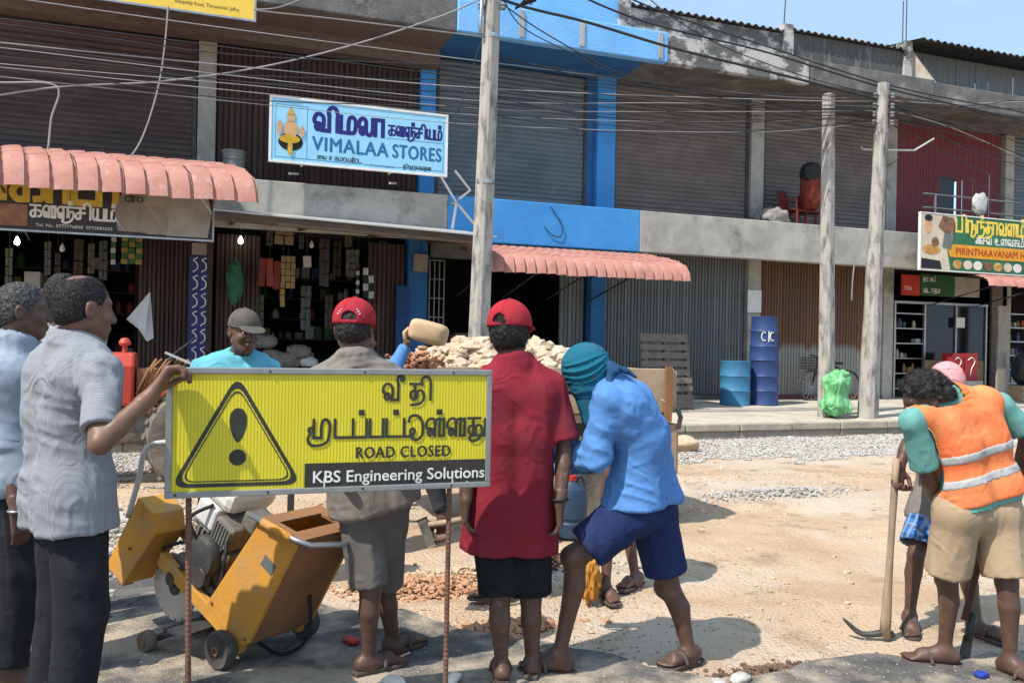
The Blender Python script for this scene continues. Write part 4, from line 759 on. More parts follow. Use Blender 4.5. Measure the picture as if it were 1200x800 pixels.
# pallet leaning on the shutters
p = onpave(784, 480); t = thing('wooden_pallet', 'grey weathered wooden pallet leaning upright against the shutters', 'pallet', p, 0)
lean = Matrix.Rotation(R(-9), 4, 'X')
for i in range(9): z = .02 + i * .158; mb = MB(); mb.box((-.52 + (i < 3) * .06, 0, z), (.5 + (i < 4) * .05, .022, z + (.15 if i in (0, 8) else .11)), lean); mb.build('slat', MATS['wood_grey'], t, bevel=.004)
for x in (-.46, 0, .44): mb = MB(); mb.box((x, .024, .0), (x + .09, .12, 1.42), lean); mb.build('stringer', MATS['wood_grey'], t)
# green sack round the pale pole
mat('sack_green', (.13, .40, .16), (.10, .31, .12), rough=.5, scale=3, bump=.4, bscale=18, c3=(.22, .50, .24), c3lo=.5, c3hi=.6, c3scale=7, bdist=.05, stretch=(1, 1, .4))
def blob(name, rad, m, seed, rough=.12, freq=3.0, sub=3, pw=.62, parent=None):
    v, f = ico(sub); v = np.sign(v) * np.abs(v) ** pw; v = v / np.abs(v).max(0); n = fbm(v * freq + seed, 3, seed); v = v * (1 + rough * n[:, None]) * np.array(rad); v[:, 2] -= v[:, 2].min()
    return npmesh(name, v, f, MATS[m], parent, True)
p = onpave(968, 488); t = thing('plastic_sack', 'bright green woven plastic sack at the foot of the pale pole', 'sack', p + Vector((-.02, -.24, 0)), .2)
o = blob('bag', (.27, .2, .39), 'sack_green', 3, .22, 2.6, 5, .62, t)
va = np.empty(len(o.data.vertices) * 3); o.data.vertices.foreach_get('co', va); va = va.reshape(-1, 3); zz0 = va[:, 2] / .78; va[:, :2] *= (1.08 - .32 * zz0 + .12 * np.sin(zz0 * 9))[:, None]; va[:, 0] += .07 * zz0; va += .018 * np.stack([vnoise(va * np.array([16, 16, 7]), 4), vnoise(va * np.array([16, 16, 7]) + 9, 5), 0 * zz0], 1); o.data.vertices.foreach_set('co', va.ravel()); o.data.update()
o = blob('open_mouth', (.2, .14, .09), 'sack_green', 8, .3, 3, 3, .8, t); o.location = (.12, 0, .66)
# bicycle
p0 = on_y(951, 453, 15.45); p1_ = on_y(998, 454, 15.5); t = thing('bicycle', 'old black bicycle with a front basket parked behind the pale pole', 'bicycle', (0, 0, 0)); rw = .33; zz = pave_z(15.45) + rw
mat('bike', (.03, .028, .028), rough=.5); ca = Vector((p0.x, 15.45, zz)); cb = Vector((p0.x + 1.05, 15.5, zz))
for c in (ca, cb):
    wh = MB(); P = [c + Vector((math.cos(a) * rw, 0, math.sin(a) * rw)) for a in np.linspace(0, 2 * math.pi, 29)]; wh.tube(P, .026, 6, False); wo = wh.build('wheel', MATS['rubber'], t, smooth=True)
    sp = MB()
    for a in np.linspace(0, 2 * math.pi, 17)[:-1]: sp.bar(c, c + Vector((math.cos(a) * rw, 0, math.sin(a) * rw)), .007, .007, (0, 1, 0))
    sp.build('spokes', MATS['steel'], wo)
bb = ca.lerp(cb, .52) - Vector((0, 0, .05)); st = ca.lerp(cb, .68) + Vector((0, 0, .42)); hd = ca + Vector((.16, 0, .48))
mb = MB()
for a, b in ((bb, st), (bb, hd), (st, hd), (bb, cb), (st, cb), (hd, ca), (hd, hd + Vector((-.02, 0, .16)))): mb.tube([a, b], .022, 7)
mb.tube([hd + Vector((-.02, -.25, .2)), hd + Vector((-.04, 0, .16)), hd + Vector((-.02, .25, .2))], .012, 6); mb.build('frame', MATS['bike'], t)
mb = MB(); mb.prism([st + Vector((-.12, -.02, .06)), st + Vector((.1, -.09, .06)), st + Vector((.14, 0, .06)), st + Vector((.1, .09, .06)), st + Vector((-.12, .02, .06))], (0, 0, .05)); mb.build('saddle', MATS['black'], t, bevel=.015)
mb = MB(); c = hd + Vector((-.2, 0, .0))
for i in range(5):
    z = c.z - .1 + i * .06; mb.tube([(c.x - .13, c.y - .17, z), (c.x + .13, c.y - .17, z), (c.x + .13, c.y + .17, z), (c.x - .13, c.y + .17, z), (c.x - .13, c.y - .17, z)], .007, 4)
for i in range(7):
    x = c.x - .13 + i * .043; mb.bar((x, c.y - .17, c.z - .1), (x, c.y - .17, c.z + .14), .006, .006); mb.bar((x, c.y + .17, c.z - .1), (x, c.y + .17, c.z + .14), .006, .006)
mb.box((c.x - .13, c.y - .17, c.z - .112), (c.x + .13, c.y + .17, c.z - .106)); mb.build('basket', MATS['bike'], t)
# ledge and balcony things
mat('chair_red', (.17, .025, .022), (.13, .02, .018), rough=.5); mat('cloth_orange', (.20, .035, .025), (.13, .025, .018), rough=.9, bump=.3); mat('sacking', (.30, .28, .26), (.2, .19, .17), rough=.9, bump=.3, scale=8)
def plastic_chair(loc, rz, label):
    t = thing('plastic_chair', label, 'chair', loc, rz, 'red plastic chairs on the balcony')
    mb = MB(); mb.box((-.22, -.2, .40), (.22, .22, .43)); mb.build('seat', MATS['chair_red'], t, bevel=.015)
    for sx in (-1, 1):
        for sy in (-1, 1): mb = MB(); mb.bar((sx * .22, sy * .22, 0), (sx * .19, sy * .19, .40), .035, .035); mb.build('leg', MATS['chair_red'], t)
        mb = MB(); mb.tube([(sx * .22, -.2, .43), (sx * .23, -.2, .62), (sx * .23, .2, .64)], .018, 6); mb.build('armrest', MATS['chair_red'], t)
    mb = MB(); mb.prism([(-.22, .2, .43), (.22, .2, .43), (.2, .26, .82), (.1, .27, .88), (-.1, .27, .88), (-.2, .26, .82)], (0, .025, 0)); mb.build('backrest', MATS['chair_red'], t)
zb_ = 3.68; cx = on_y(930, 240, 15.3).x
plastic_chair((cx, 15.3, zb_ + .36), 0.4, 'red plastic chair on the balcony beside the grey bundle'); plastic_chair((cx + .5, 15.35, zb_ + .36), -.3, 'red plastic chair on the balcony behind the pale pole')
bx('platform', (cx - 1.0, 15.05, 3.683), (cx + 1.2, 15.75, zb_ + .357), 'wood_dark', bC)
o = blob('cloth_bundle', (.26, .2, .42), 'cloth_orange', 5, .2, 2, 3, .8); o.location = (cx + .38, 15.2, zb_ + .80); tag(o, 'orange-red cloth heaped on the balcony chair by the pale pole', 'cloth')
o = blob('cloth_bundle', (.32, .2, .2), 'sacking', 6, .3, 2.5, 3, .8); o.location = (cx - .55, 15.2, zb_ + .36); tag(o, 'pale grey cloth bundle on the balcony left of the red chair', 'cloth')
o = blob('black_bag', (.25, .18, .22), 'black', 9, .2, 2, 3, .8); o.location = (cx + .33, 15.15, zb_ + 1.36); tag(o, 'black bag on top of the orange-red cloth on the balcony', 'bag')
t = thing('balcony_railing', 'grey steel pipe railing in front of the maroon upper wall', 'railing', (0, 0, 0))
for x in np.arange(15.75, 22.8, 1.45): mb = MB(); mb.tube([(x, 14.93, ZL1), (x, 14.93, ZL1 + .95)], .028, 8); mb.build('post', MATS['galv_b'], t)
for z in (.93, .62, .32): mb = MB(); mb.tube([(15.4, 14.93, ZL1 + z), (22.9, 14.93, ZL1 + z)], .022, 8); mb.build('rail', MATS['galv_b'], t)
mat('bucket_white', (.45, .45, .44), rough=.5)
t = thing('bucket', 'white plastic bucket behind the balcony railing', 'bucket', (on_y(1127, 240, 15.2).x, 15.2, 4.02)); MB().lathe([(.13, 0), (.17, .36), (.185, .36), (.185, .39), (.16, .39), (.12, .02)], 20).build('pail', MATS['bucket_white'], t, smooth='auto'); mb = MB(); mb.tube([(-.18, 0, .36), (-.1, -.12, .3), (.1, -.12, .3), (.18, 0, .36)], .006, 5); mb.build('handle', MATS['steel'], t); bx('crate_under', (t.location.x - .3, 15.0, 3.683), (t.location.x + .3, 15.5, 4.017), 'wood_dark', bD)
o = blob('plastic_bag', (.2, .1, .27), 'bucket_white', 12, .25, 2.2, 3, .9); o.location = (on_y(1148, 230, 14.85).x, 14.84, ZL1 + .5); tag(o, 'whitish plastic bag hanging on the balcony railing', 'bag')
t = thing('bucket', 'dented grey tin bucket on the left canopy below the grey column', 'bucket', (on_y(274, 200, 14.9).x, 14.92, ZL1)); MB().lathe([(.16, 0), (.19, .42), (.2, .42), (.2, .45), (.17, .45), (.14, .02)], 20).build('pail', MATS['galv_b'], t, smooth='auto'); MB().lathe([(.19, .30), (.2, .31), (.19, .32)], 20, None, False).build('rim_band', MATS['galv_b'], t)
# things in front of the glass shop
mat('crate_red', (.32, .02, .025), (.26, .018, .02), rough=.5)
for i, (a, b) in enumerate(((1115, 1130), (1131, 1146))):
    x0, x1, z0, z1 = yrect(a, b, 414, 446, 15.2); t = thing('drinks_carton', ['red drinks carton with white swirls, left of the pair by the shop', 'red drinks carton with white swirls, right of the pair by the shop'][i], 'carton', ((x0 + x1) / 2, 15.35, z0), 0, 'red drinks cartons')
    w = (x1 - x0) / 2 - .01; h = z1 - z0; bx('box', (-w, -.15, 0), (w, .15, h), 'crate_red', t, .01); mb = MB(); mb.tube(catmull([(-w * .6, -.155, h * .75), (0, -.155, h * .85), (w * .5, -.155, h * .7), (0, -.155, h * .45), (-w * .2, -.155, h * .2)], 4), .012, 4); mb.build('swirl', MATS['letter_white'], t)
bx('plinth', (on_y(1112, 445, 15.2).x, 15.15, .3), (on_y(1150, 445, 15.2).x, 15.6, yrect(1115, 1130, 414, 446, 15.2)[2] - .003), 'concrete', bD)
mat('bin_blue', (.03, .19, .36), rough=.5); p = onpave(1181, 457); t = thing('plastic_barrel', 'blue plastic barrel right of the glass shop', 'barrel', p); t.location.z = pave_z(p.y); MB().lathe([(.24, 0), (.27, .1), (.28, .35), (.27, .6), (.24, .7), (.25, .72), (.22, .74), (.2, .7)], 22).build('shell', MATS['bin_blue'], t, smooth='auto'); MB().lathe([(.283, .33), (.29, .35), (.283, .37)], 22, None, False).build('hoop', MATS['bin_blue'], t)
p = onpave(1200, 470); t = thing('wooden_crate', 'slatted wooden crate at the right edge beside the blue barrel', 'crate', p); t.location.z = pave_z(p.y)
for i in range(3): bx('slat', (-.3, -.2, .02 + i * .13), (.4, -.18, .11 + i * .13), 'wood_tan', t); bx('slat', (-.3, .18, .02 + i * .13), (.4, .2, .11 + i * .13), 'wood_tan', t)
for x in (-.29, .36): bx('corner_post', (x, -.178, 0), (x + .04, .178, .38), 'wood_tan', t)
o = blob('plastic_bag', (.3, .2, .38), 'black', 14, .2, 2.4, 3, .8); o.location = p + Vector((.1, .1, .39)); tag(o, 'dark plastic bag sitting on the wooden crate at the right edge', 'bag')
x0, x1, z0, z1 = yrect(1170, 1180, 358, 402, 15.4); mb = MB(); mb.box((x0, 15.4, .36), (x1, 15.46, z1)); tag(mb.build('door_leaf', MATS['sack_print2'], bevel=.01), 'narrow cream wooden door leaf standing right of the glass shop', 'door')
t = thing('wall_rack', 'dark steel rack with small goods at the right edge', 'rack', (19.35, 16.3, .36))
for i in range(6): bx('shelf', (0, 0, .3 + i * .36), (1.3, .35, .33 + i * .36), 'steel', t)
for x in (0, 1.26): bx('upright', (x, -.01, 0), (x + .04, -.004, 2.4), 'steel_dark', t)
GOOD = [mat('good_%s' % n, c, rough=.5) for n, c in (('white', (.42, .40, .36)), ('red', (.26, .04, .025)), ('green', (.04, .11, .035)), ('yellow', (.28, .19, .04)), ('blue', (.035, .08, .2)), ('tan', (.24, .16, .10)))]
GN = ['white', 'red', 'green', 'yellow', 'blue', 'tan']
def goods(x0, x1, y, zs, where, prob=.8, s=1.0):
    """single jars and boxes on shelves"""
    k = 0
    for zi, z in enumerate(zs):
        it = 0
        x = x0 + random.uniform(0, .05)
        while x < x1 - .08:
            w = random.uniform(.07, .16) * s; h = random.uniform(.1, .24) * s
            if random.random() < prob:
                it += 1; c = random.randrange(6); mb = MB()
                if random.random() < .5: mb.box((-w / 2, -w / 2, 0), (w / 2, w / 2, h)); nm = 'goods_box'; kd = 'box'
                else: mb.lathe([(w * .42, 0), (w * .45, h * .1), (w * .45, h * .7), (w * .25, h * .85), (w * .25, h)], 10); nm = 'goods_jar'; kd = 'jar'
                o = mb.build(nm, GOOD[c], None, bevel=.006 if kd == 'box' else 0); o.location = (x + w / 2, y, z); k += 1; tag(o, '%s %s %s, shelf %d up, place %d along' % (GN[c], kd, where, zi + 1, it), kd, 'goods %s' % where)
            x += w + random.uniform(.01, .06)
goods(15.72, 16.5, Fw + .12, [.578 + i * .36 for i in range(5)], 'on the glass shop shelves', .6)
goods(19.4, 20.6, 16.45, [.692 + i * .36 for i in range(5)], 'on the dark steel rack', .7)
# ================================================================== inside the open shops
def shelf_unit(x0, x1, y, z0, n, label, dz=.42):
    t = thing('shop_shelf', label, 'shelf', (0, 0, 0))
    for i in range(n): bx('board', (x0, y, z0 + i * dz), (x1, y + .35, z0 + i * dz + .025), 'wood_dark', t)
    for x in (x0, x1 - .04): bx('upright', (x, y - .012, .42), (x + .04, y - .002, z0 + n * dz), 'wood_dark', t)
    return t
shelf_unit(-3.3, -1.1, 18.2, .6, 6, 'wooden shelf of goods deep inside the left shop'); goods(-3.25, -1.15, 18.32, [.627 + i * .42 for i in range(6)], 'inside the left shop', .75, 1.2)
shelf_unit(1.2, 3.2, 18.2, .6, 6, 'wooden shelf of goods deep inside the tin-canopy shop'); goods(1.25, 3.1, 18.32, [.627 + i * .42 for i in range(6)], 'inside the tin-canopy shop', .75, 1.2)
mat('bulb_on', (1, 1, .95), emit=(1, .95, .85), estr=14); mat('bulb_off', (.7, .7, .68), rough=.2)
def bulb(px, py, y, on, label):
    p = on_y(px, py, y); t = thing('light_bulb', label, 'bulb', p)
    MB().lathe([(.012, .09), (.018, .07), (.035, .035), (.042, .0), (.033, -.03), (.012, -.043)], 12).build('glass', MATS['bulb_on' if on else 'bulb_off'], t, smooth=True); mb = MB(); mb.tube([(0, 0, .085), (0, 0, 3.4 - p.z)], .008, 5); mb.build('flex', MATS['wire'], t)
bulb(20, 284, 15.6, True, 'lit white bulb hanging in the left shop, at the left edge'); bulb(282, 283, 15.7, True, 'lit white bulb hanging at the left of the tin-canopy shop'); bulb(73, 292, 15.6, False, 'unlit bulb hanging in the middle of the left shop'); bulb(365, 288, 15.7, False, 'unlit bulb hanging under the middle of the tin canopy')
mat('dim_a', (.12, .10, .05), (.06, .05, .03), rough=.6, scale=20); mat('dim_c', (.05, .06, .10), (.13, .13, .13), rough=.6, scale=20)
def packets(px0, px1, py0, py1, y, nx_, nz_, m, m2, label, name='packet_strip'):
    x0, x1, z0, z1 = yrect(px0, px1, py0, py1, y); t = thing(name, label, 'packets', (0, 0, 0)); w = (x1 - x0) / nx_; h = (z1 - z0) / nz_
    for i in range(nx_):
        for j in range(nz_):
            mb = MB(); jx, jz, rt = random.uniform(-.06, .06) * w, random.uniform(-.05, .05) * h, Matrix.Rotation(random.uniform(-.07, .07), 4, 'Y'); cc = Matrix.Translation((x0 + (i + .5) * w + jx, y, z0 + (j + .5) * h + jz)) @ rt; mb.box((-w * .47, -random.uniform(.012, .035), -h * .47), (w * .47, .012 + random.uniform(0, .004), h * .47), cc); mb.build('packet', MATS[m if (i + j) % 2 else m2], t, bevel=.008)
    mb = MB(); mb.bar(((x0 + x1) / 2, y + .018, z1 - .02), ((x0 + x1) / 2, y + .018, 3.4), .01, .01); mb.build('string', MATS['wire'], t); return t
packets(130, 136, 277, 310, 15.5, 1, 5, 'good_green', 'good_white', 'single narrow strip of green packets hanging in the left shop'); packets(142, 167, 277, 310, 15.5, 3, 5, 'good_green', 'good_yellow', 'three strips of green packets hanging in the left shop')
packets(303, 329, 303, 338, 15.6, 3, 1, 'good_red', 'cloth_orange', 'red packets hanging under the tin canopy'); packets(329, 346, 300, 338, 15.58, 3, 5, 'good_yellow', 'good_tan', 'yellow packet strips hanging beside the red packets'); packets(328, 334, 338, 360, 15.58, 1, 3, 'good_tan', 'good_yellow', 'single yellow strip dangling below the yellow packets')
packets(322, 344, 265, 287, 15.55, 2, 2, 'good_tan', 'good_tan', 'brown cardboard cards hanging under the tin canopy', 'hanging_card'); packets(355, 365, 300, 314, 15.6, 1, 1, 'good_white', 'good_white', 'small white card hanging in the tin-canopy shop', 'hanging_card')
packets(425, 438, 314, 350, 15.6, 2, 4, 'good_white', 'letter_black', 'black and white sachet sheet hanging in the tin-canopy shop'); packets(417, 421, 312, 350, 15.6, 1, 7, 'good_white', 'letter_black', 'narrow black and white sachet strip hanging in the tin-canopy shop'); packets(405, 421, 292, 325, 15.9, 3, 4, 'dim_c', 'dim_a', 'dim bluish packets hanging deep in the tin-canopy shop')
packets(485, 503, 296, 318, 15.75, 1, 1, 'sack_print', 'sack_print', 'grey meter box hanging on the wall by the blue post', 'meter_box')
for i, (a, b, c, d, m) in enumerate(((28, 48, 318, 338, 'good_white'), (28, 46, 338, 356, 'good_blue'), (47, 63, 338, 356, 'good_white'))):
    x0, x1, z0, z1 = yrect(a, b, c, d, 16.6); tag(bx('carton', (x0, 16.6, z0), (x1 - .01, 16.95, z1), m, None, .01), ['white and blue carton on top of the stack in the left shop', 'blue carton in the left shop, left of the lower pair', 'white carton in the left shop, right of the lower pair'][i], 'carton', 'cartons in the left shop')
x0, x1, z0, z1 = yrect(26, 64, 356, 470, 16.6); tag(bx('display_counter', (x0, 16.55, .40), (x1 + .6, 17.0, z1 - .003), 'wood_dark', None, .01), 'dark wooden counter carrying the cartons in the left shop', 'counter')
mat('cloth_white', (.50, .50, .50), (.42, .42, .42), rough=.9); mat('banner_blue', (.03, .035, .13), rough=.7); mat('good_dark', (.10, .09, .085), (.16, .14, .12), rough=.8, scale=8)
mb = MB(); P = lambda a, b, yy=14.9: on_y(a, b, yy)
V = [P(176, 342), P(180, 396), P(172, 400), P(162, 385), P(148, 374)]; mb.prism(V, (.0, .05, 0)); mb.add([P(176, 342) - Vector((0, .08, 0)), P(170, 392, 14.75), P(150, 372, 14.8)], [(0, 1, 2)])
t = tag(mb.build('hanging_cloth', MATS['cloth_white']), 'white cloth hanging by its corner outside the left shop', 'cloth'); mb = MB(); mb.tube([P(176, 342), P(176, 342) + Vector((0, .2, 1.0))], .006, 4); mb.build('string', MATS['wire'], t)
x0, x1, z0, z1 = yrect(221, 242, 299, 440, 15.3); t = thing('printed_banner', 'narrow dark blue banner with a repeated pale motif between the two shops', 'banner', (0, 0, 0)); bx('fabric', (x0, 15.3, .42), (x1, 15.33, z1), 'banner_blue', t)
mb = MB()
for j in range(9):
    z = z1 - .28 - j * .3
    for dx in (0, .17):
        mb.tube(catmull([(x0 + .05 + dx * .8, 15.292, z), (x0 + .12 + dx * .8, 15.292, z + .05), (x0 + .12 + dx * .8, 15.292, z + .14), (x0 + .06 + dx * .8, 15.292, z + .2), (x0 + .13 + dx * .8, 15.292, z + .24)], 3), .010, 4)
mb.build('motif', MATS['letter_white'], t); bx('top_card', (x0 + .03, 15.29, z1 + .01), (x1 - .02, 15.33, z1 + .2), 'sack_print', t)
mat('bag_dim', (.03, .13, .06), (.02, .09, .045), rough=.6); o = blob('plastic_bag', (.13, .1, .36), 'bag_dim', 21, .4, 3, 4, .9); o.location = P(275, 360, 15.6); tag(o, 'green bag hanging inside the tin-canopy shop', 'bag')
mat('door_blue', (.015, .055, .17), rough=.7); bx('blue_door', (3.5, Fw - .28, .4), (3.73, Fw - .24, 2.5), 'door_blue', bB)
x0, x1 = on_y(503, 350, 15.6).x, on_y(520, 350, 15.6).x; t = thing('wire_rack', 'tall wire display rack beside the blue post', 'rack', (0, 0, 0)); mb = MB()
for x in np.linspace(x0, x1, 4): mb.bar((x, 15.6, .4), (x, 15.6, 3.0), .02, .02)
for z in np.linspace(.5, 3.0, 8): mb.bar((x0, 15.59, z), (x1, 15.59, z), .02, .02)
mb.build('grid', MATS['galv_b'], t)
mat('jute', (.33, .20, .12), (.25, .15, .09), rough=.9, bump=.4, bscale=50, scale=6); k = 0
for row, (zz, xs) in enumerate(((.42, (4.7, 5.35, 6.0, 6.6)), (.72, (4.95, 5.6, 6.25)), (1.02, (5.0, 5.7, 6.3)), (1.32, (5.2, 5.85, 6.4)))):
    for i, x in enumerate(xs):
        o = blob('jute_sack', (.34, .28, .17), 'jute', 30 + k, .12, 2, 3, .7); o.location = (x, 17.0 + random.uniform(-.05, .05), zz); k += 1
        tag(o, 'brown jute sack in the dark bay, %s of the %s row' % (['first from the left', 'second from the left', 'third from the left', 'fourth from the left'][i], ['bottom', 'second', 'third', 'top'][row]), 'sack', 'jute sacks stacked in the dark bay')
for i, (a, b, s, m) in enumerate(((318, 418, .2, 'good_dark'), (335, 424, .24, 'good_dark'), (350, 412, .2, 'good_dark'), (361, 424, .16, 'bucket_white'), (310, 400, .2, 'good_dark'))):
    o = blob('produce_bag', (s, s * .8, s * .6), m, 50 + i, .2, 2, 3, .8); p = P(a, b, 15.2); o.location = (p.x, 15.2, p.z - s * .6); tag(o, ['dark produce bag at the left of the shop-front heap', 'largest dark produce bag on the shop-front heap', 'dark produce bag behind the white one', 'small white bag on the shop-front heap', 'dark produce bag farthest left on the heap'][i], 'bag', 'produce bags at the shop front')
bx('stall_bench', (1.3, 14.95, .3), (2.9, 15.5, P(335, 424, 15.2).z - .15), 'wood_dark', bA)

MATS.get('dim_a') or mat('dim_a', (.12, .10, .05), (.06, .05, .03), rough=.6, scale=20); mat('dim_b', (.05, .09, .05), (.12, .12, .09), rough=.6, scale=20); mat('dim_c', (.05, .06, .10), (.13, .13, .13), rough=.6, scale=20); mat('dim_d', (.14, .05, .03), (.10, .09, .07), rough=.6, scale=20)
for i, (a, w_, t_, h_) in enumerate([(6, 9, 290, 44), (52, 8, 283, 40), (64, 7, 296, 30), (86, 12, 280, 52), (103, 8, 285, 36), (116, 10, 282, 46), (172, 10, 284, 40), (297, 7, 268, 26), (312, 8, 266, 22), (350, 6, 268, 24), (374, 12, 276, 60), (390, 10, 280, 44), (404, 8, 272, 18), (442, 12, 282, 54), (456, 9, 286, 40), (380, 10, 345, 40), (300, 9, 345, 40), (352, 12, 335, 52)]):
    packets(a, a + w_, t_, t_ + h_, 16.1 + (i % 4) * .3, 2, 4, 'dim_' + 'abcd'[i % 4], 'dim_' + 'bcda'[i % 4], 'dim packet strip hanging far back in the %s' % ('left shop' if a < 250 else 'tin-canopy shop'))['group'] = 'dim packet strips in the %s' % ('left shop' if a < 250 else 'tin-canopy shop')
# ================================================================== ROAD CLOSED SIGN
ZL_, ZR_ = 3.05, 3.44
cTL, cBL, cTR, cBR = pt(197, 430, ZL_), pt(195, 580, ZL_), pt(575, 437, ZR_), pt(572, 570, ZR_)
left = (cTL + cBL) / 2; right = (cTR + cBR) / 2; sx_ = right - left; SW = Vector((sx_.x, sx_.y, 0)).length; zt, zb = (cTL.z + cTR.z) / 2, (cBL.z + cBR.z) / 2; SH = zt - zb
ang = math.atan2(sx_.y, sx_.x); uL, uR = (196 - 600), (573.5 - 600)
def fs(px): u = px - 600; return (uL * ZL_ - u * ZL_) / (u * (ZR_ - ZL_) - (uR * ZR_ - uL * ZL_)) * SW
def fz(px, py): s = fs(px) / SW; t_ = 430 + 7 * s; b_ = 580 - 10 * s; return zb + SH * (b_ - py) / (b_ - t_)
rs = thing('road_sign', 'yellow road closed sign with warning triangle on two rusty rebar posts', 'road sign', (left.x, left.y, 0), ang)
def mat_ribbed(name, c, c2, sc):
    m = mat(name, c, c2, rough=.42, scale=3, spec=.4); n = m.node_tree.nodes; l = m.node_tree.links; b = n['Principled BSDF']; src = b.inputs['Base Color'].links[0].from_socket
    tc = n.new('ShaderNodeTexCoord'); wv = n.new('ShaderNodeTexWave'); wv.bands_direction = 'X'; wv.inputs['Scale'].default_value = sc; wv.inputs['Distortion'].default_value = .15; l.new(tc.outputs['Object'], wv.inputs['Vector'])
    mx = n.new('ShaderNodeMixRGB'); mx.blend_type = 'MULTIPLY'; mx.inputs[2].default_value = (.60, .56, .35, 1); sc_ = n.new('ShaderNodeMath'); sc_.operation = 'MULTIPLY'; sc_.inputs[1].default_value = .5; l.new(wv.outputs['Fac'], sc_.inputs[0]); l.new(sc_.outputs[0], mx.inputs[0]); l.new(src, mx.inputs[1]); l.new(mx.outputs[0], b.inputs['Base Color'])
    bp = n.new('ShaderNodeBump'); bp.inputs['Strength'].default_value = .3; bp.inputs['Distance'].default_value = .003; l.new(wv.outputs['Fac'], bp.inputs['Height']); l.new(bp.outputs[0], b.inputs['Normal'])
mat_ribbed('sign_reflective', (.68, .58, .025), (.60, .52, .025), 26)
mat('sign_frame', (.30, .30, .29), (.24, .24, .235), rough=.55, metal=.5, scale=12); mat('sign_black', (.028, .028, .022), (.04, .04, .032), rough=.5, scale=9); mat('rebar', (.20, .105, .07), (.12, .06, .045), rough=.85, scale=9, metal=.2, bump=.3)
bx('panel', (0, 0, zb), (SW, .012, zt), 'sign_reflective', rs)
fr = .016
mb = MB(); mb.box((-.006, -.008, zb - .006), (SW + .006, .028, zb + fr)); mb.box((-.006, -.008, zt - fr), (SW + .006, .028, zt + .006)); mb.box((-.006, -.0075, zb + fr), (fr, .027, zt - fr)); mb.box((SW - fr, -.0075, zb + fr), (SW + .006, .027, zt - fr)); mb.build('frame', MATS['sign_frame'], rs, bevel=.003)
for a in (.03, .35, .7, 1.05):
    for z in (zb + .006, zt - .006): mb = MB(); mb.lathe([(.005, 0), (.004, .003)], 8, Matrix.Translation((a, -.0082, z)) @ Matrix.Rotation(R(90), 4, 'X')); mb.build('rivet', MATS['steel_dark'], rs)
def rtri(A, B, C, r, n=6):
    P = [Vector(A), Vector(B), Vector(C)]; out = []
    for i in range(3):
        p = P[i]; a = (P[i - 1] - p).normalized(); b = (P[(i + 1) % 3] - p).normalized(); d1 = p + a * r; d2 = p + b * r
        for k in range(n + 1): t = k / n; out.append(d1 * (1 - t) ** 2 + p * 2 * t * (1 - t) + d2 * t * t)
    return out
def tri_ring(off0, off1, name, e):
    A, B, C = Vector((fs(277), 0, fz(277, 437))), Vector((fs(200), 0, fz(200, 570))), Vector((fs(355), 0, fz(355, 567))); g = (A + B + C) / 3
    def shr(o): k = 1 - o / ((g - (B + C) / 2).length); return rtri(*[g + (p - g) * k for p in (A, B, C)], .05 * k + .01)
    a, b = shr(off0), shr(off1); n = len(a); mb = MB(); mb.add([p + Vector((0, -e, 0)) for p in a] + [p + Vector((0, -e, 0)) for p in b], [(i, (i + 1) % n, n + (i + 1) % n, n + i) for i in range(n)]); mb.build(name, MATS['sign_black'], rs)
tri_ring(.0, .014, 'warning_triangle', .0012); tri_ring(.019, .023, 'warning_triangle', .0012)
cx, zc = fs(279), fz(279, 496)
P = []
for i in range(24): a = 2 * math.pi * i / 24; zz_ = math.sin(a) * .063; w = .038 * (1 - .5 * (1 - (math.sin(a) + 1) / 2) ** 1.2); P.append((cx + math.cos(a) * w, -.0012, zc - .002 + zz_))
mb = MB(); mb.add(P, [tuple(range(24))]); mb.build('exclamation_mark', MATS['sign_black'], rs)
P = ell_pts(cx, fz(279, 534.5), .030, .030, -.0012, 20); mb = MB(); mb.add(P, [tuple(range(20))]); mb.build('exclamation_dot', MATS['sign_black'], rs)
X1, Z1 = Vector((1, 0, 0)), Vector((0, 0, 1))
tamil(['va', 'ii', 'ta', 'i'], .062, MATS['sign_black'], rs, (fs(446), -.0015, fz(470, 469)), X1, Z1, width=fs(500) - fs(446) + .02, stroke=.165)
tamil(['muu', 'da', 'pa', 'dot', 'pa', 'da', 'dot', 'du', 'lla', 'dot', 'lla', 'tu'], .068, MATS['sign_black'], rs, (fs(359), -.0015, fz(460, 512)), X1, Z1, width=fs(571) - fs(359), stroke=.16)
latin('ROAD CLOSED', .044, MATS['sign_black'], rs, (fs(418), -.002, fz(470, 536)), X1, Z1, bold=.022, spacing=1.1, width=fs(528) - fs(418))
mb = MB(); mb.box((fs(358), -.002, fz(460, 571)), (SW - fr, 0.0, fz(460, 541))); mb.build('black_band', MATS['sign_black'], rs)
latin('KBS Engineering Solutions', .046, MATS['letter_white'], rs, (fs(368), -.0035, fz(460, 563)), X1, Z1, bold=.012, width=SW - fr - fs(368) - .004)
for px, e in ((227, -.015), (531, .0)):
    a = fs(px); mb = MB(); V = []; prof = []
    for i in range(0, 150): prof.append((.0098 + .0016 * (i % 2), -.05 + i * (zt - .03 + .05) / 149))
    mb.lathe(prof, 8, Matrix.Translation((a, .028 + .013, 0)) @ Matrix.Rotation(e, 4, 'Y')); mb.build('rebar_post', MATS['rebar'], rs)
mat('paint_drip', (.6, .59, .55), rough=.7)
for px, l_ in ((381, .05), (531, .045), (548, .02)): mb = MB(); mb.box((fs(px) - .003, -.0048, zb + .002), (fs(px) + .003, -.0042, zb + l_)); mb.build('paint_drip', MATS['paint_drip'], rs)
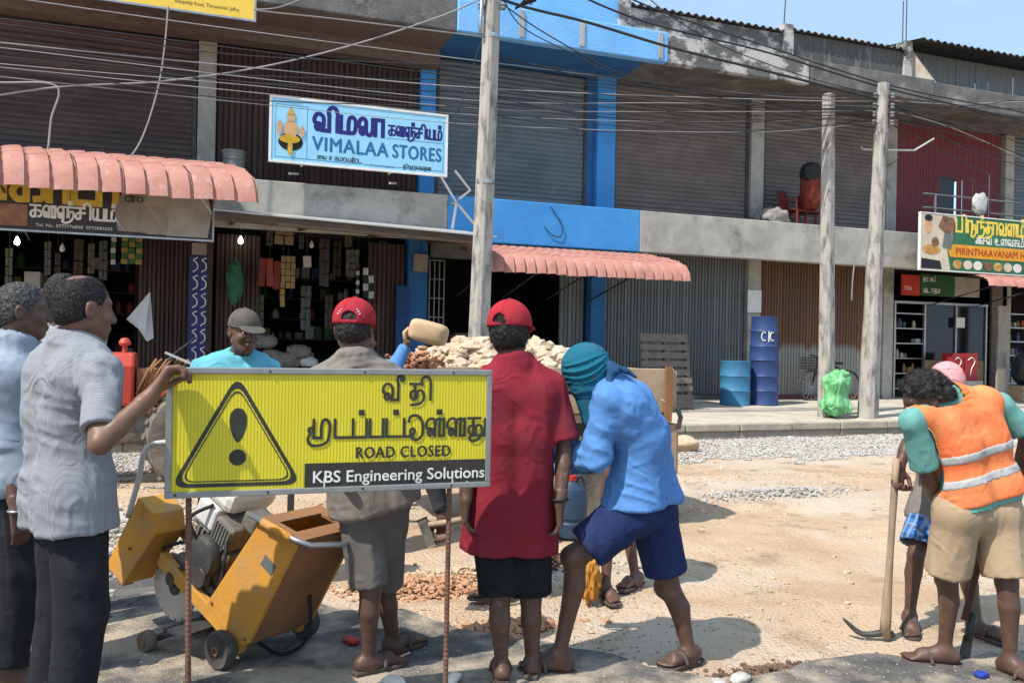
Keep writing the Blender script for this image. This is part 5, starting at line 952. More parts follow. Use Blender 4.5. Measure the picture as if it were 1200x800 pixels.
# ================================================================== FLOOR SAW (yellow concrete cutter), nose tipped up
mat('cat_yellow', (.56, .265, .04), (.46, .21, .035), rough=.75, scale=3, detail=8, c3=(.38, .24, .12), c3lo=.48, c3hi=.72, c3scale=6, spec=.25, bump=.15, bscale=40); damp(MATS['cat_yellow'], (.16, .085, .045), 22, .62, .70, .8); mat('cat_rust', (.28, .13, .055), (.20, .10, .05), rough=.85, scale=5); mat('engine', (.22, .20, .17), (.10, .09, .08), rough=.7, scale=9, metal=.4, bump=.2); mat('tank_white', (.66, .65, .62), (.56, .54, .5), rough=.4, scale=4); mat('disc', (.55, .55, .54), (.42, .42, .42), rough=.35, metal=.7, scale=6)
wl0 = on_z(258, 787); YWM = R(-33); PIT = R(27)
sw = thing('floor_saw', 'yellow walk-behind concrete cutting saw with open blade, tipped up behind the sign', 'saw', (wl0.x, wl0.y, 0.016))
LD = RGT * math.cos(YWM) + FWD * math.sin(YWM); WD = Vector((-LD.y, LD.x, 0)); wr = .085
UD = Vector((0, 0, 1)); L2 = LD * math.cos(PIT) - UD * math.sin(PIT); U2 = UD * math.cos(PIT) + LD * math.sin(PIT)
MM = Matrix.Identity(4)
for i, v in enumerate((L2, WD, U2)):
    for j in range(3): MM[j][i] = v[j]
MM.translation = Vector((0, 0, wr))
def mbox(name, lo, hi, m, bevel=.006, parent=sw): mb = MB(); mb.box(lo, hi, MM); return mb.build(name, MATS[m], parent, bevel=bevel)
def mlathe(name, prof, c, m, n=22, parent=sw, rot=Matrix.Rotation(R(90), 4, 'X'), sm='auto'): mb = MB(); mb.lathe(prof, n, MM @ Matrix.Translation(c) @ rot); return mb.build(name, MATS[m], parent, smooth=sm)
for w in (0.0, .50):
    tyre = mlathe('rear_wheel', [(.05, -.025), (.078, -.028), (wr, -.015), (wr, .015), (.078, .028), (.05, .025)], (0, w, 0), 'rubber'); mlathe('rim', [(.05, -.02), (.045, -.012), (.02, -.012), (.02, -.035), (.012, -.036), (.012, .036), (.02, .035), (.02, .012), (.05, .02)], (0, w, 0), 'cat_rust', parent=tyre)
mbox('frame_rail', (-.62, .05, .0), (.06, .09, .07), 'cat_yellow'); mbox('frame_rail', (-.62, .40, .0), (.06, .44, .07), 'cat_yellow'); mbox('base_plate', (-.6, .092, .02), (.05, .398, .045), 'engine')
mb = MB(); q = [(-.24, .06, .075), (.04, .06, .012), (.075, .06, .05), (.115, .06, .56), (-.13, .06, .68), (-.245, .06, .2)]
P = [MM @ Vector(p) for p in [(-.22, .045, .07), (.05, .045, .03), (.10, .045, .10), (.14, .045, .655), (-.10, .045, .60)]]
mb.prism(P, WD * .02); mb.build('tank_side', MATS['cat_yellow'], sw, bevel=.004)
mb.__init__(); mb.prism([p + WD * .36 for p in P], WD * .02); mb.build('tank_side', MATS['cat_yellow'], sw, bevel=.004)
mb = MB(); mb.prism([MM @ Vector(p) for p in [(.10, .067, .10), (.14, .067, .655), (.14, .402, .655), (.10, .402, .10)]], L2 * -.012); mb.build('tank_rear', MATS['cat_rust'], sw)
mb = MB(); mb.prism([MM @ Vector(p) for p in [(-.22, .067, .07), (-.10, .067, .60), (-.10, .402, .60), (-.22, .402, .07)]], L2 * .012); mb.build('tank_front', MATS['cat_yellow'], sw)
mbox('tank_floor', (-.2, .067, .08), (.09, .402, .1), 'cat_rust', 0)
mb = MB()
for lo, hi in (((-.125, .04, .585), (-.05, .43, .6)), ((.06, .04, .585), (.14, .43, .6)), ((-.05, .04, .585), (.06, .11, .6)), ((-.05, .36, .585), (.06, .43, .6))): mb.prism([MM @ Vector((a_, b_, .602 + (a_ + .10) * .23)) for a_, b_ in ((lo[0], lo[1]), (hi[0], lo[1]), (hi[0], hi[1]), (lo[0], hi[1]))], U2 * .014)
mb.build('tank_lid', MATS['cat_rust'], sw)
mb = MB(); mb.tube([MM @ Vector(p) for p in [(-.14, .02, .62), (.14, .02, .685), (.20, .06, .69), (.25, .2, .70), (.21, .36, .69), (.13, .42, .685)]], .013, 8); mb.build('handlebar', MATS['steel'], sw, smooth=True)
mb = MB(); mb.tube([MM @ Vector(p) for p in [(-.06, .02, .638), (.12, .02, .68)]], .018, 8); mb.build('grip', MATS['cat_yellow'], sw, smooth=True)
mb = MB(); mb.prism([MM @ Vector(p) for p in [(-.005, .0445, .45), (.075, .0445, .445), (.08, .0445, .50), (.0, .0445, .505)]], WD * -.002); mb.build('data_plate', MATS['galv_b'], sw)
for c in ((-.19, .043, .1), (.07, .043, .1), (.0, .043, .05)): mlathe('bolt', [(.009, 0), (.008, .006)], c, 'cat_rust', 8)
eng = mbox('engine_block', (-.52, .12, .10), (-.24, .38, .30), 'engine', .012)
for i in range(9): mbox('cooling_fin', (-.5 + i * .03, .105, .14), (-.488 + i * .03, .119, .30), 'engine', 0, eng)
mlathe('recoil_cover', [(.10, 0), (.105, .03), (.09, .06), (.03, .07)], (-.38, .118, .21), 'steel_dark', 24, eng)
mbox('muffler', (-.40, .09, .31), (-.26, .24, .43), 'engine', .015, eng)
for i in range(6): mbox('louvre', (-.385 + i * .02, .082, .325), (-.375 + i * .02, .089, .415), 'steel', 0, eng)
mbox('air_filter', (-.52, .25, .31), (-.38, .38, .42), 'steel_dark', .02, eng); mbox('shroud', (-.555, .10, .32), (-.41, .16, .44), 'tank_white', .015, eng)
tk = mbox('fuel_tank', (-.60, .10, .45), (-.34, .38, .57), 'tank_white', .04); mlathe('fuel_cap', [(.035, 0), (.035, .02), (.03, .025)], (-.46, .24, .57), 'steel_dark', 16, tk, Matrix.Identity(4))
mbox('engine_mount', (-.56, .1, .045), (-.2, .4, .1), 'engine')
mb = MB(); P = [MM @ Vector(p) for p in [(-.90, .0, -.20), (-.74, .0, -.20), (-.64, .0, .17), (-.70, .0, .25), (-.84, .0, .25)]]; mb.prism(P, WD * .17); g = mb.build('blade_guard', MATS['cat_yellow'], sw, bevel=.006)
mlathe('guard_bolt', [(.008, 0), (.007, .006)], (-.77, -.004, .0), 'cat_rust', 8, g); mbox('guard_hinge', (-.83, .03, -.24), (-.77, .09, -.203), 'cat_rust', .005, g)
dsc = mlathe('blade', [(.165, -.002), (.165, .002)], (-.53, .13, -.09), 'disc', 40); mlathe('flange', [(.04, -.008), (.04, .008)], (-.53, .13, -.09), 'steel_dark', 20, dsc)
mb = MB()
for k in range(18): a = 2 * math.pi * k / 18; c = Vector((-.53 + math.cos(a) * .152, .1265, -.09 + math.sin(a) * .152)); mb.bar(MM @ c, MM @ (c + Vector((math.cos(a), 0, math.sin(a))) * .016), .003, .001)
mb.build('segment_slot', MATS['black'], dsc)
# front carriage standing on the ground
fc = on_z(172, 766); fl = Vector((fc.x - wl0.x, fc.y - wl0.y, 0.047)); mb = MB()
for k in (0, 1):
    c = fl + WD * (.34 * k); m = Matrix.Translation(c) @ WD.to_track_quat('Z', 'Y').to_matrix().to_4x4(); mb = MB(); mb.lathe([(.02, -.024), (.046, -.024), (.05, -.01), (.05, .01), (.046, .024), (.02, .024)], 18, m); wv_ = mb.build('front_wheel', MATS['dusty_tyre'], sw, smooth='auto'); mb = MB(); mb.lathe([(.022, -.03), (.022, .03)], 12, m); mb.build('hub', MATS['cat_rust'], wv_, smooth='auto')
    mb = MB(); mb.bar(c + WD * .035 + Vector((0, 0, .01)), c + WD * .035 + LD * .22 + Vector((0, 0, .07)), .03, .012); mb.build('carriage_arm', MATS['steel_dark'], sw)
mb = MB(); mb.bar(fl - WD * .0, fl + WD * .34, .025, .025); mb.build('front_axle', MATS['steel_dark'], sw); mb = MB(); mb.bar(fl + LD * .20 + Vector((0, 0, .075)) + WD * .0, fl + LD * .20 + Vector((0, 0, .075)) + WD * .36, .16, .015); mb.build('carriage_plate', MATS['steel_dark'], sw)
mb = MB(); P0 = pt(150, 606, 4.12) - sw.location; mb.tube(catmull([P0, pt(163, 560, 4.12) - sw.location, pt(168, 533, 4.1) - sw.location, pt(178, 521, 4.1) - sw.location, pt(197, 518, 4.08) - sw.location, pt(230, 520, 4.05) - sw.location, pt(262, 560, 4.03) - sw.location], 4), .013, 8); mb.build('lifting_handle', MATS['tin_pale'], sw, smooth=True)
mbox('handle_foot', (-.78, .175, .10), (-.56, .20, .16), 'cat_rust')
for k, pth in enumerate(([(-.52, .10, .2), (-.6, .06, .12), (-.66, .1, .05), (-.7, .18, .1)], [(-.3, .1, .38), (-.22, .06, .3), (-.2, .08, .15), (-.26, .1, .06)], [(-.45, .1, .45), (-.5, .04, .36), (-.44, .06, .28), (-.4, .1, .26)], [(.12, .3, .3), (.2, .3, .12), (.12, .25, -.02), (-.1, .2, -.03)])): mb = MB(); mb.tube(catmull([MM @ Vector(q) for q in pth], 5), .009, 7); mb.build('hose', MATS['black'], sw, smooth=True)
for k in range(7): mbox('engine_fin', (-.545, .13, .12 + k * .026), (-.523, .37, .13 + k * .026), 'engine', 0, eng)
mlathe('drive_pulley', [(.05, -.02), (.055, -.015), (.04, 0), (.055, .015), (.05, .02)], (-.34, .07, .13), 'steel_dark', 20); mlathe('drive_pulley', [(.035, -.02), (.04, -.015), (.028, 0), (.04, .015), (.035, .02)], (-.50, .07, .0), 'steel_dark', 18); mb = MB(); mb.tube([MM @ Vector(q) for q in [(-.36, .07, .175), (-.53, .07, .03)]], .008, 6); mb.tube([MM @ Vector(q) for q in [(-.32, .07, .085), (-.48, .07, -.03)]], .008, 6); mb.build('drive_belt', MATS['black'], sw)
mbox('throttle_box', (-.29, .14, .44), (-.2, .26, .52), 'engine', .01, eng); mlathe('spark_plug', [(.012, 0), (.012, .05), (.02, .055), (.02, .075)], (-.55, .2, .24), 'white', 10, eng, Matrix.Rotation(R(-90), 4, 'Y'))
# ================================================================== RED TRACTOR behind the men
mat('tractor_red', (.50, .055, .03), (.42, .045, .028), rough=.45, scale=3, c3=(.35, .16, .11), c3lo=.58, c3hi=.75, c3scale=5, spec=.4)
tr = thing('tractor', 'red farm tractor with a dusty tyre, half hidden behind the men at the left', 'tractor', (.05, 9.5, 0))
def lat(parent, name, prof, c, m, n=32): mb = MB(); mb.lathe(prof, n, Matrix.Translation(c) @ Matrix.Rotation(R(90), 4, 'X')); return mb.build(name, MATS[m], parent, smooth='auto')
for s in (-1, 1):
    w = lat(tr, 'rear_wheel', [(.27, -.13), (.33, -.15), (.46, -.14), (.5, -.10), (.5, .10), (.46, .14), (.33, .15), (.27, .13)], (0, s * .64, .5), 'dusty_tyre'); lat(w, 'rim', [(.27, -.11), (.24, -.06), (.08, -.05), (.08, -.1), (.03, -.1), (.03, .1), (.08, .1), (.24, .06), (.27, .11)], (0, s * .64, .5), 'tractor_red')
    mb = MB()
    for k in range(22): a = 2 * math.pi * k / 22; c = Vector((math.cos(a) * .505, 0, .5 + math.sin(a) * .505)); d = Vector((-math.sin(a), 0, math.cos(a))); mb.bar(c + Vector((0, s * .64 - .13, 0)) - d * .03, c + Vector((0, s * .64, 0)) + d * .05, .035, .03, (math.cos(a), 0, math.sin(a))); mb.bar(c + Vector((0, s * .64 + .13, 0)) - d * .03, c + Vector((0, s * .64, 0)) + d * .05, .035, .03, (math.cos(a), 0, math.sin(a)))
    mb.build('tread', MATS['dusty_tyre'], w)
    w = lat(tr, 'front_wheel', [(.16, -.08), (.2, -.09), (.29, -.08), (.31, -.05), (.31, .05), (.29, .08), (.2, .09), (.16, .08)], (-1.75, s * .55, .31), 'dusty_tyre'); lat(w, 'rim', [(.16, -.05), (.05, -.03), (.05, .03), (.16, .05)], (-1.75, s * .55, .31), 'tractor_red')
    mb = MB(); P = [(math.cos(a) * .58, s * .5, .5 + math.sin(a) * .58) for a in np.linspace(R(20), R(150), 10)]; P2 = [(x * .94, y_, .5 + (z - .5) * .94) for x, y_, z in P]; mb.prism(P + P2[::-1], (0, s * .26, 0)); mb.build('mudguard', MATS['tractor_red'], tr)
mb = MB(); prof = [(-.26, .78), (-.27, 1.18), (-.2, 1.31), (.2, 1.31), (.27, 1.18), (.26, .78)]; mb.prism([(-.62, y_, z) for y_, z in prof], (-1.42, 0, 0)); mb.build('hood', MATS['tractor_red'], tr, bevel=.03)
mb = MB(); mb.box((-2.06, -.2, .82), (-2.03, .2, 1.22)); mb.build('grille', MATS['steel_dark'], tr); mb = MB(); mb.box((-.6, -.2, .7), (-.3, .2, 1.15)); mb.build('bulkhead', MATS['cat_rust'], tr); mb = MB(); mb.box((-1.9, -.18, .4), (.15, .18, .779)); mb.build('gearbox', MATS['engine'], tr, bevel=.03)
mb = MB(); mb.bar((-1.75, -.55, .31), (-1.75, .55, .31), .1, .1); mb.build('front_axle', MATS['engine'], tr); mb = MB(); mb.bar((0, -.6, .5), (0, .6, .5), .18, .18); mb.build('rear_axle', MATS['engine'], tr)
mb = MB(); mb.tube([(-.45, 0, 1.1), (-.18, 0, 1.36)], .025, 8); P = [Vector((-.16, 0, 1.38)) + Vector((.10 * math.cos(a), .2 * math.sin(a), -.10 * math.cos(a) * -.9)) for a in np.linspace(0, 2 * math.pi, 21)]; mb.tube(P, .014, 6); mb.build('steering_wheel', MATS['black'], tr, smooth=True)
mb = MB(); mb.lathe([(.025, 1.28), (.025, 1.38), (.05, 1.385), (.06, 1.41), (.04, 1.45), (.01, 1.46)], 16, Matrix.Translation((-.72, -.12, 0))); mb.build('air_intake', MATS['tractor_red'], tr, smooth='auto')
mb = MB(); mb.box((-.02, -.22, .86), (.4, .22, .93)); mb.box((.34, -.22, .93), (.42, .22, 1.15)); mb.build('seat', MATS['black'], tr, bevel=.03)
mb = MB()
for k in range(7): mb.tube([(-.6 + k * .06, -.23, .9 + .04 * (k % 3)), (-.5 + k * .05, -.27, 1.12 + .05 * (k % 2)), (-.42 + k * .05, -.2, 1.25)], .014, 6)
mb.build('fuel_pipe', MATS['cat_rust'], tr, smooth=True); mb = MB(); mb.bar((-.34, -.25, 1.32), (-.02, -.3, 1.18), .05, .02); mb.build('lever_plate', MATS['tin_pale'], tr)
# ================================================================== TRAILER with rubble
mat('trailer_tan', (.40, .29, .19), (.30, .21, .13), rough=.85, scale=3, detail=8, bump=.2, c3=(.20, .11, .06), c3lo=.58, c3hi=.7, c3scale=4)
tl = thing('trailer', 'rusty tan two-wheeled trailer heaped with rubble behind the workers', 'trailer', (2.6, 6.98, 0))
x0, x1, w2 = -1.25, 1.13, .78
mb = MB(); mb.box((x0, -w2, .86), (x1, w2, .93)); mb.build('bed_floor', MATS['trailer_tan'], tl, bevel=.005)
for s in (-1, 1):
    mb = MB(); mb.box((x0, s * w2 - .02, .935), (x1, s * w2 + .02, 1.30)); mb.build('side_board', MATS['trailer_tan'], tl, bevel=.006)
    for x in (x0 + .05, x0 + .8, x1 - .75, x1 - .06): mb = MB(); mb.box((x - .03, s * (w2 + .023) - .02 * (s < 0), .86), (x + .03, s * (w2 + .023) + .02 * (s > 0), 1.32)); mb.build('stake', MATS['cat_rust'], tl)
    wc = Vector((.39, s * .72, .30))
    w = lat(tl, 'wheel', [(.19, -.07), (.22, -.085), (.28, -.08), (.30, -.05), (.30, .05), (.28, .08), (.22, .085), (.19, .07)], wc, 'dusty_tyre', 28); lat(w, 'rim', [(.19, -.05), (.17, .0), (.05, .01), (.05, .05), (.19, .05)], wc, 'galv_b', 24); lat(w, 'hub', [(.06, -.10), (.06, -.03), (.035, .02)], wc, 'cat_rust', 16)
mb = MB(); mb.box((x1 + .003, -w2, .935), (x1 + .04, w2, 1.28)); mb.build('tail_board', MATS['trailer_tan'], tl, bevel=.006); mb = MB(); mb.box((x0 - .04, -w2, .935), (x0 - .003, w2, 1.35)); mb.build('head_board', MATS['trailer_tan'], tl, bevel=.006)
mb = MB(); mb.box((x1 - .30, -w2 - .02, .42), (x1 + .04, -w2 + .02, .84)); mb.build('rear_skirt', MATS['trailer_tan'], tl, bevel=.006); mb = MB(); mb.box((x1 + .045, -w2, .42), (x1 + .065, w2, .84)); mb.build('rear_skirt', MATS['trailer_tan'], tl, bevel=.006)
for s in (-1, 1): mb = MB(); mb.box((x0, s * .45 - .04, .72), (x1, s * .45 + .04, .857)); mb.build('chassis_rail', MATS['steel_dark'], tl)
mb = MB(); mb.bar((.39, -.7, .30), (.39, .7, .30), .08, .08); mb.bar((.39, -.45, .3), (.39, -.45, .72), .07, .05); mb.bar((.39, .45, .3), (.39, .45, .72), .07, .05); mb.build('axle', MATS['steel_dark'], tl)
mb = MB(); mb.bar((x0, -.3, .76), (x0 - .7, 0, .6), .06, .06); mb.bar((x0, .3, .76), (x0 - .7, 0, .6), .06, .06); mb.build('drawbar', MATS['steel_dark'], tl); mb = MB(); mb.bar((x0 - .62, 0, .6), (x0 - .62, 0, .0), .05, .05); mb.build('jockey_leg', MATS['steel_dark'], tl)
mb = MB(); mb.tube([(x1 + .03, -w2 - .03, .97), (x1 + .06, -w2 - .035, .9), (x1 + .04, -w2 - .03, .8)], .02, 6); mb.build('tail_hinge', MATS['steel_dark'], tl)
mat('stone_heap', (.62, .51, .38), (.46, .34, .23), rough=.95, scale=1.6, bump=.5, bscale=30)
n = 1700; rg = np.random.default_rng(5); a = rg.uniform(-1, 1, (n, 2)); hx = 1.05; px_ = tl.location.x - .1 + a[:, 0] * 1.1; py_ = tl.location.y + a[:, 1] * .72
hgt = 1.0 + .50 * np.clip(1 - a[:, 0] ** 2 * .8, 0, 1) ** .7 * np.clip(1 - (a[:, 1]) ** 2 * .75, 0, 1) ** .7 + .05 * fbm(np.stack([px_ * 3, py_ * 3, px_ * 0], 1), 2, 9)
tag(scatter('rubble_heap', np.stack([px_, py_, hgt - rg.uniform(0, .09, n)], 1), rg.uniform(.018, .085, n) ** 1.0, MATS['stone_heap'], seed=9, sub=1, rough=.85, nvar=16), 'heap of pale broken rubble filling the trailer', 'rubble', kind='stuff')
mbh = MB(); gxs = np.linspace(-1, 1, 15)
V = []
for aa in gxs:
    for bb_ in gxs: V.append((tl.location.x - .1 + aa * 1.1, tl.location.y + bb_ * .72, .92 + .47 * max(0, 1 - aa * aa * .8) ** .7 * max(0, 1 - bb_ * bb_ * .75) ** .7))
mbh.add(V, [(i * 15 + j, (i + 1) * 15 + j, (i + 1) * 15 + j + 1, i * 15 + j + 1) for i in range(14) for j in range(14)]); tag(mbh.build('rubble_core', MATS['stone_tan'], smooth=True), 'sandy core of the rubble heap in the trailer', 'rubble', kind='stuff')
n = 160; c = pt(497, 412, 5.95); a = rg.normal(0, .5, (n, 3)); tag(scatter('brick_rubble', np.stack([c.x + a[:, 0] * .16, c.y + .15 + a[:, 1] * .1, c.z - .07 + a[:, 2] * .06], 1), rg.uniform(.012, .035, n), MATS['stone_red'], seed=10, sub=0, rough=.75), 'red brick rubble spilling from the raised tan tray', 'rubble', kind='stuff')
# jerrycan, tray, tools, litter
mat('can_blue', (.02, .045, .09), (.035, .05, .075), rough=.5, scale=4)
p = on_z(668, 629); t = thing('jerrycan', 'dusty blue plastic can with a red cap beside the trailer wheel', 'can', p, R(15)); t.location.z = 0
mb = MB(); mb.lathe([(.10, 0), (.125, .02), (.128, .12), (.12, .13), (.12, .15), (.128, .16), (.128, .32), (.11, .38), (.05, .42), (.04, .44)], 24); mb.build('body', MATS['can_blue'], t, smooth='auto'); mb = MB(); mb.lathe([(.045, .44), (.045, .475), (.04, .48)], 16); mb.build('cap', MATS['letter_red'], t, smooth='auto'); mb = MB(); mb.tube(catmull([(.05, 0, .40), (.06, -.02, .47), (.1, -.03, .44), (.12, -.02, .34)], 5), .012, 6); mb.build('handle', MATS['can_blue'], t, smooth=True)
mat('litter_red', (.45, .04, .03), rough=.5); p = on_z(411, 757); t = thing('crushed_packet', 'crushed red packet on the asphalt behind the grey shorts', 'packet', p, .4); t.location.z = .017; blob('wrapper', (.025, .05, .012), 'litter_red', 70, .3, 2.5, 2, .5, t)
mat('litter_blue', (.02, .05, .30), rough=.4); p = on_z(1150, 797); t = tag(blob('bottle_cap', (.03, .025, .012), 'litter_blue', 71, .1, 2, 2, .5), 'small blue plastic lid on the asphalt at the bottom right', 'lid'); t.location = p; t.location.z = .016
mat('orange_sack', (.50, .22, .03), (.36, .15, .025), rough=.8, scale=4, bump=.4, bscale=20)
p = on_z(689, 706); t = tag(blob('orange_bag', (.06, .07, .14), 'orange_sack', 72, .45, 3.2, 4, .85), 'orange cloth bag standing on the dirt between the bare legs', 'bag'); t.location = p; t.location.z = -.02
# ================================================================== PEOPLE: signed-distance bodies meshed by surface nets
A3 = lambda v: np.array([v[0], v[1], v[2]], np.float64)
def nz_(v): v = A3(v); return v / (np.linalg.norm(v) + 1e-12)
class SDF:
    def __init__(s, lo, hi, h):
        s.h = h; s.lo = np.array(lo, float) - 3 * h; n = np.ceil((np.array(hi, float) + 3 * h - s.lo) / h).astype(int) + 1
        s.ax = [(s.lo[i] + h * np.arange(n[i])).astype(np.float32) for i in range(3)]; s.F = np.full(n, 1.0, np.float32)
    def sub(s, lo, hi):
        sl = []
        for i in range(3):
            a = max(0, int((lo[i] - s.lo[i]) / s.h)); b = min(len(s.ax[i]), int((hi[i] - s.lo[i]) / s.h) + 2)
            if b <= a: return None
            sl.append(slice(a, b))
        X = s.ax[0][sl[0]][:, None, None]; Y = s.ax[1][sl[1]][None, :, None]; Z = s.ax[2][sl[2]][None, None, :]
        return tuple(sl), X, Y, Z
    def comb(s, sl, d, k, neg):
        F = s.F[sl]
        if neg:
            m = np.maximum(k - np.abs(F + d), 0) if k > 0 else 0
            s.F[sl] = np.maximum(F, -d) + (m * m / (4 * k) if k > 0 else 0)
        else:
            m = np.maximum(k - np.abs(F - d), 0) if k > 0 else 0
            s.F[sl] = np.minimum(F, d) - (m * m / (4 * k) if k > 0 else 0)
    def cap(s, a, b, r1, r2=None, k=.02, neg=False, cuts=()):
        r2 = r1 if r2 is None else r2; a = A3(a); b = A3(b); rm = max(r1, r2) + k + 3 * s.h
        q = s.sub(np.minimum(a, b) - rm, np.maximum(a, b) + rm)
        if q is None: return
        sl, X, Y, Z = q; ab = b - a; L2 = max(1e-9, ab @ ab)
        t = np.clip(((X - a[0]) * ab[0] + (Y - a[1]) * ab[1] + (Z - a[2]) * ab[2]) / L2, 0, 1)
        d = np.sqrt((X - a[0] - t * ab[0]) ** 2 + (Y - a[1] - t * ab[1]) ** 2 + (Z - a[2] - t * ab[2]) ** 2) - (r1 + (r2 - r1) * t)
        for p, n in cuts: p = A3(p); n = nz_(n); d = np.maximum(d, (X - p[0]) * n[0] + (Y - p[1]) * n[1] + (Z - p[2]) * n[2])
        s.comb(sl, d.astype(np.float32), k, neg)
    def ell(s, c, axes, rad, k=.015, neg=False, cuts=()):
        c = A3(c); rm = max(rad) + k + 3 * s.h; q = s.sub(c - rm, c + rm)
        if q is None: return
        sl, X, Y, Z = q; X = X - c[0]; Y = Y - c[1]; Z = Z - c[2]; s1 = 0; s2 = 0
        for ax, r in zip(axes, rad):
            ax = nz_(ax); e = X * ax[0] + Y * ax[1] + Z * ax[2]; s1 = s1 + (e / r) ** 2; s2 = s2 + (e / (r * r)) ** 2
        k0 = np.sqrt(s1); k1 = np.sqrt(s2) + 1e-9; d = k0 * (k0 - 1) / k1
        for p, n in cuts: p = A3(p) - c; n = nz_(n); d = np.maximum(d, (X - p[0]) * n[0] + (Y - p[1]) * n[1] + (Z - p[2]) * n[2])
        s.comb(sl, d.astype(np.float32), k, neg)
    def keep(s, a, b, r):
        a = A3(a); b = A3(b); X = s.ax[0][:, None, None]; Y = s.ax[1][None, :, None]; Z = s.ax[2][None, None, :]; ab = b - a
        t = np.clip(((X - a[0]) * ab[0] + (Y - a[1]) * ab[1] + (Z - a[2]) * ab[2]) / (ab @ ab), 0, 1); d = np.sqrt((X - a[0] - t * ab[0]) ** 2 + (Y - a[1] - t * ab[1]) ** 2 + (Z - a[2] - t * ab[2]) ** 2) - r; s.F = np.maximum(s.F, d.astype(np.float32))
    def cut(s, p, n):
        p = A3(p); n = nz_(n); X = s.ax[0][:, None, None]; Y = s.ax[1][None, :, None]; Z = s.ax[2][None, None, :]
        s.F = np.maximum(s.F, ((X - p[0]) * n[0] + (Y - p[1]) * n[1] + (Z - p[2]) * n[2]).astype(np.float32))
    def mesh(s, smooth=2):
        F = s.F; S = F < 0
        c = np.zeros(tuple(np.array(F.shape) - 1), np.int8)
        for dx in (0, 1):
            for dy in (0, 1):
                for dz in (0, 1): c += S[dx:F.shape[0] - 1 + dx, dy:F.shape[1] - 1 + dy, dz:F.shape[2] - 1 + dz]
        act = (c > 0) & (c < 8); idx = np.argwhere(act); ids = np.full(act.shape, -1, np.int64); ids[act] = np.arange(len(idx))
        acc = np.zeros((len(idx), 3)); cnt = np.zeros(len(idx))
        cor = [(0, 0, 0), (1, 0, 0), (0, 1, 0), (1, 1, 0), (0, 0, 1), (1, 0, 1), (0, 1, 1), (1, 1, 1)]
        val = [F[idx[:, 0] + a, idx[:, 1] + b, idx[:, 2] + d] for a, b, d in cor]
        for i, j in ((0, 1), (2, 3), (4, 5), (6, 7), (0, 2), (1, 3), (4, 6), (5, 7), (0, 4), (1, 5), (2, 6), (3, 7)):
            m = (val[i] < 0) != (val[j] < 0); t = np.where(m, val[i] / (val[i] - val[j] + 1e-12), 0); ci = np.array(cor[i], float); cj = np.array(cor[j], float)
            acc += np.where(m[:, None], ci + t[:, None] * (cj - ci), 0); cnt += m
        V = s.lo + (idx + acc / cnt[:, None]) * s.h; Q = []
        for axis in range(3):
            a, b = [(1, 2), (2, 0), (0, 1)][axis]; sl0 = [slice(None)] * 3; sl1 = [slice(None)] * 3; sl0[axis] = slice(0, -1); sl1[axis] = slice(1, None)
            ch = S[tuple(sl0)] != S[tuple(sl1)]; e = np.argwhere(ch); e = e[(e[:, a] > 0) & (e[:, b] > 0) & (e[:, a] < F.shape[a] - 1) & (e[:, b] < F.shape[b] - 1)]
            def g(da, db): q = e.copy(); q[:, a] += da; q[:, b] += db; return ids[q[:, 0], q[:, 1], q[:, 2]]
            quad = np.stack([g(-1, -1), g(0, -1), g(0, 0), g(-1, 0)], 1); ins = S[e[:, 0], e[:, 1], e[:, 2]]
            quad = np.where(ins[:, None], quad, quad[:, ::-1]); Q.append(quad)
        Q = np.concatenate(Q); Q = Q[(Q >= 0).all(1)]
        E = np.concatenate([Q[:, [0, 1]], Q[:, [1, 2]], Q[:, [2, 3]], Q[:, [3, 0]]])
        for _ in range(smooth):
            sm = np.zeros_like(V); ct = np.zeros(len(V))
            for i in range(3): sm[:, i] = np.bincount(E[:, 0], V[E[:, 1], i], len(V)) + np.bincount(E[:, 1], V[E[:, 0], i], len(V))
            ct = np.bincount(E[:, 0], minlength=len(V)) + np.bincount(E[:, 1], minlength=len(V)); V = V * .45 + .55 * sm / np.maximum(ct, 1)[:, None]
        return V, Q
def vnormals(V, Q):
    n = np.cross(V[Q[:, 2]] - V[Q[:, 0]], V[Q[:, 3]] - V[Q[:, 1]]); N = np.zeros_like(V)
    for i in range(3):
        for j in range(4): N[:, i] += np.bincount(Q[:, j], n[:, i], len(V))
    return N / (np.linalg.norm(N, axis=1, keepdims=True) + 1e-12)
def folds(V, Q, amp, freq, d=(0, 0, 1), seed=0, el=.85, base=0.0, ends=()):
    """long soft creases running along d, two scales, with calm patches between them"""
    N = vnormals(V, Q); d = nz_(d); out = np.zeros(len(V))
    wp = np.stack([vnoise(V * 4 + 3, seed), vnoise(V * 4 + 9, seed + 1), vnoise(V * 4 + 17, seed + 2)], 1)
    for k, (fq, am, ms) in enumerate(((1.5, 1.0, 3.2), (3.1, .5, 5.0))):
        q = V * freq * fq + wp * .5 + k * 5.3; q = q - d[None] * (q @ d)[:, None] * (.92 if k == 0 else .9)
        r = 1 - 2.2 * np.abs(vnoise(q, seed + 5 + k)); r = np.where(r > 0, r ** .8, r * .45); m = np.clip(vnoise(V * ms + 7 * k, seed + 8 + k) * 1.6 + .55, .12, 1); out += am * r * m
    for e_ in ends: out *= np.clip((np.linalg.norm(V - A3(e_)[None], axis=1) - .085) / .07, 0.12, 1)
    return V + N * (amp * out + base)[:, None]
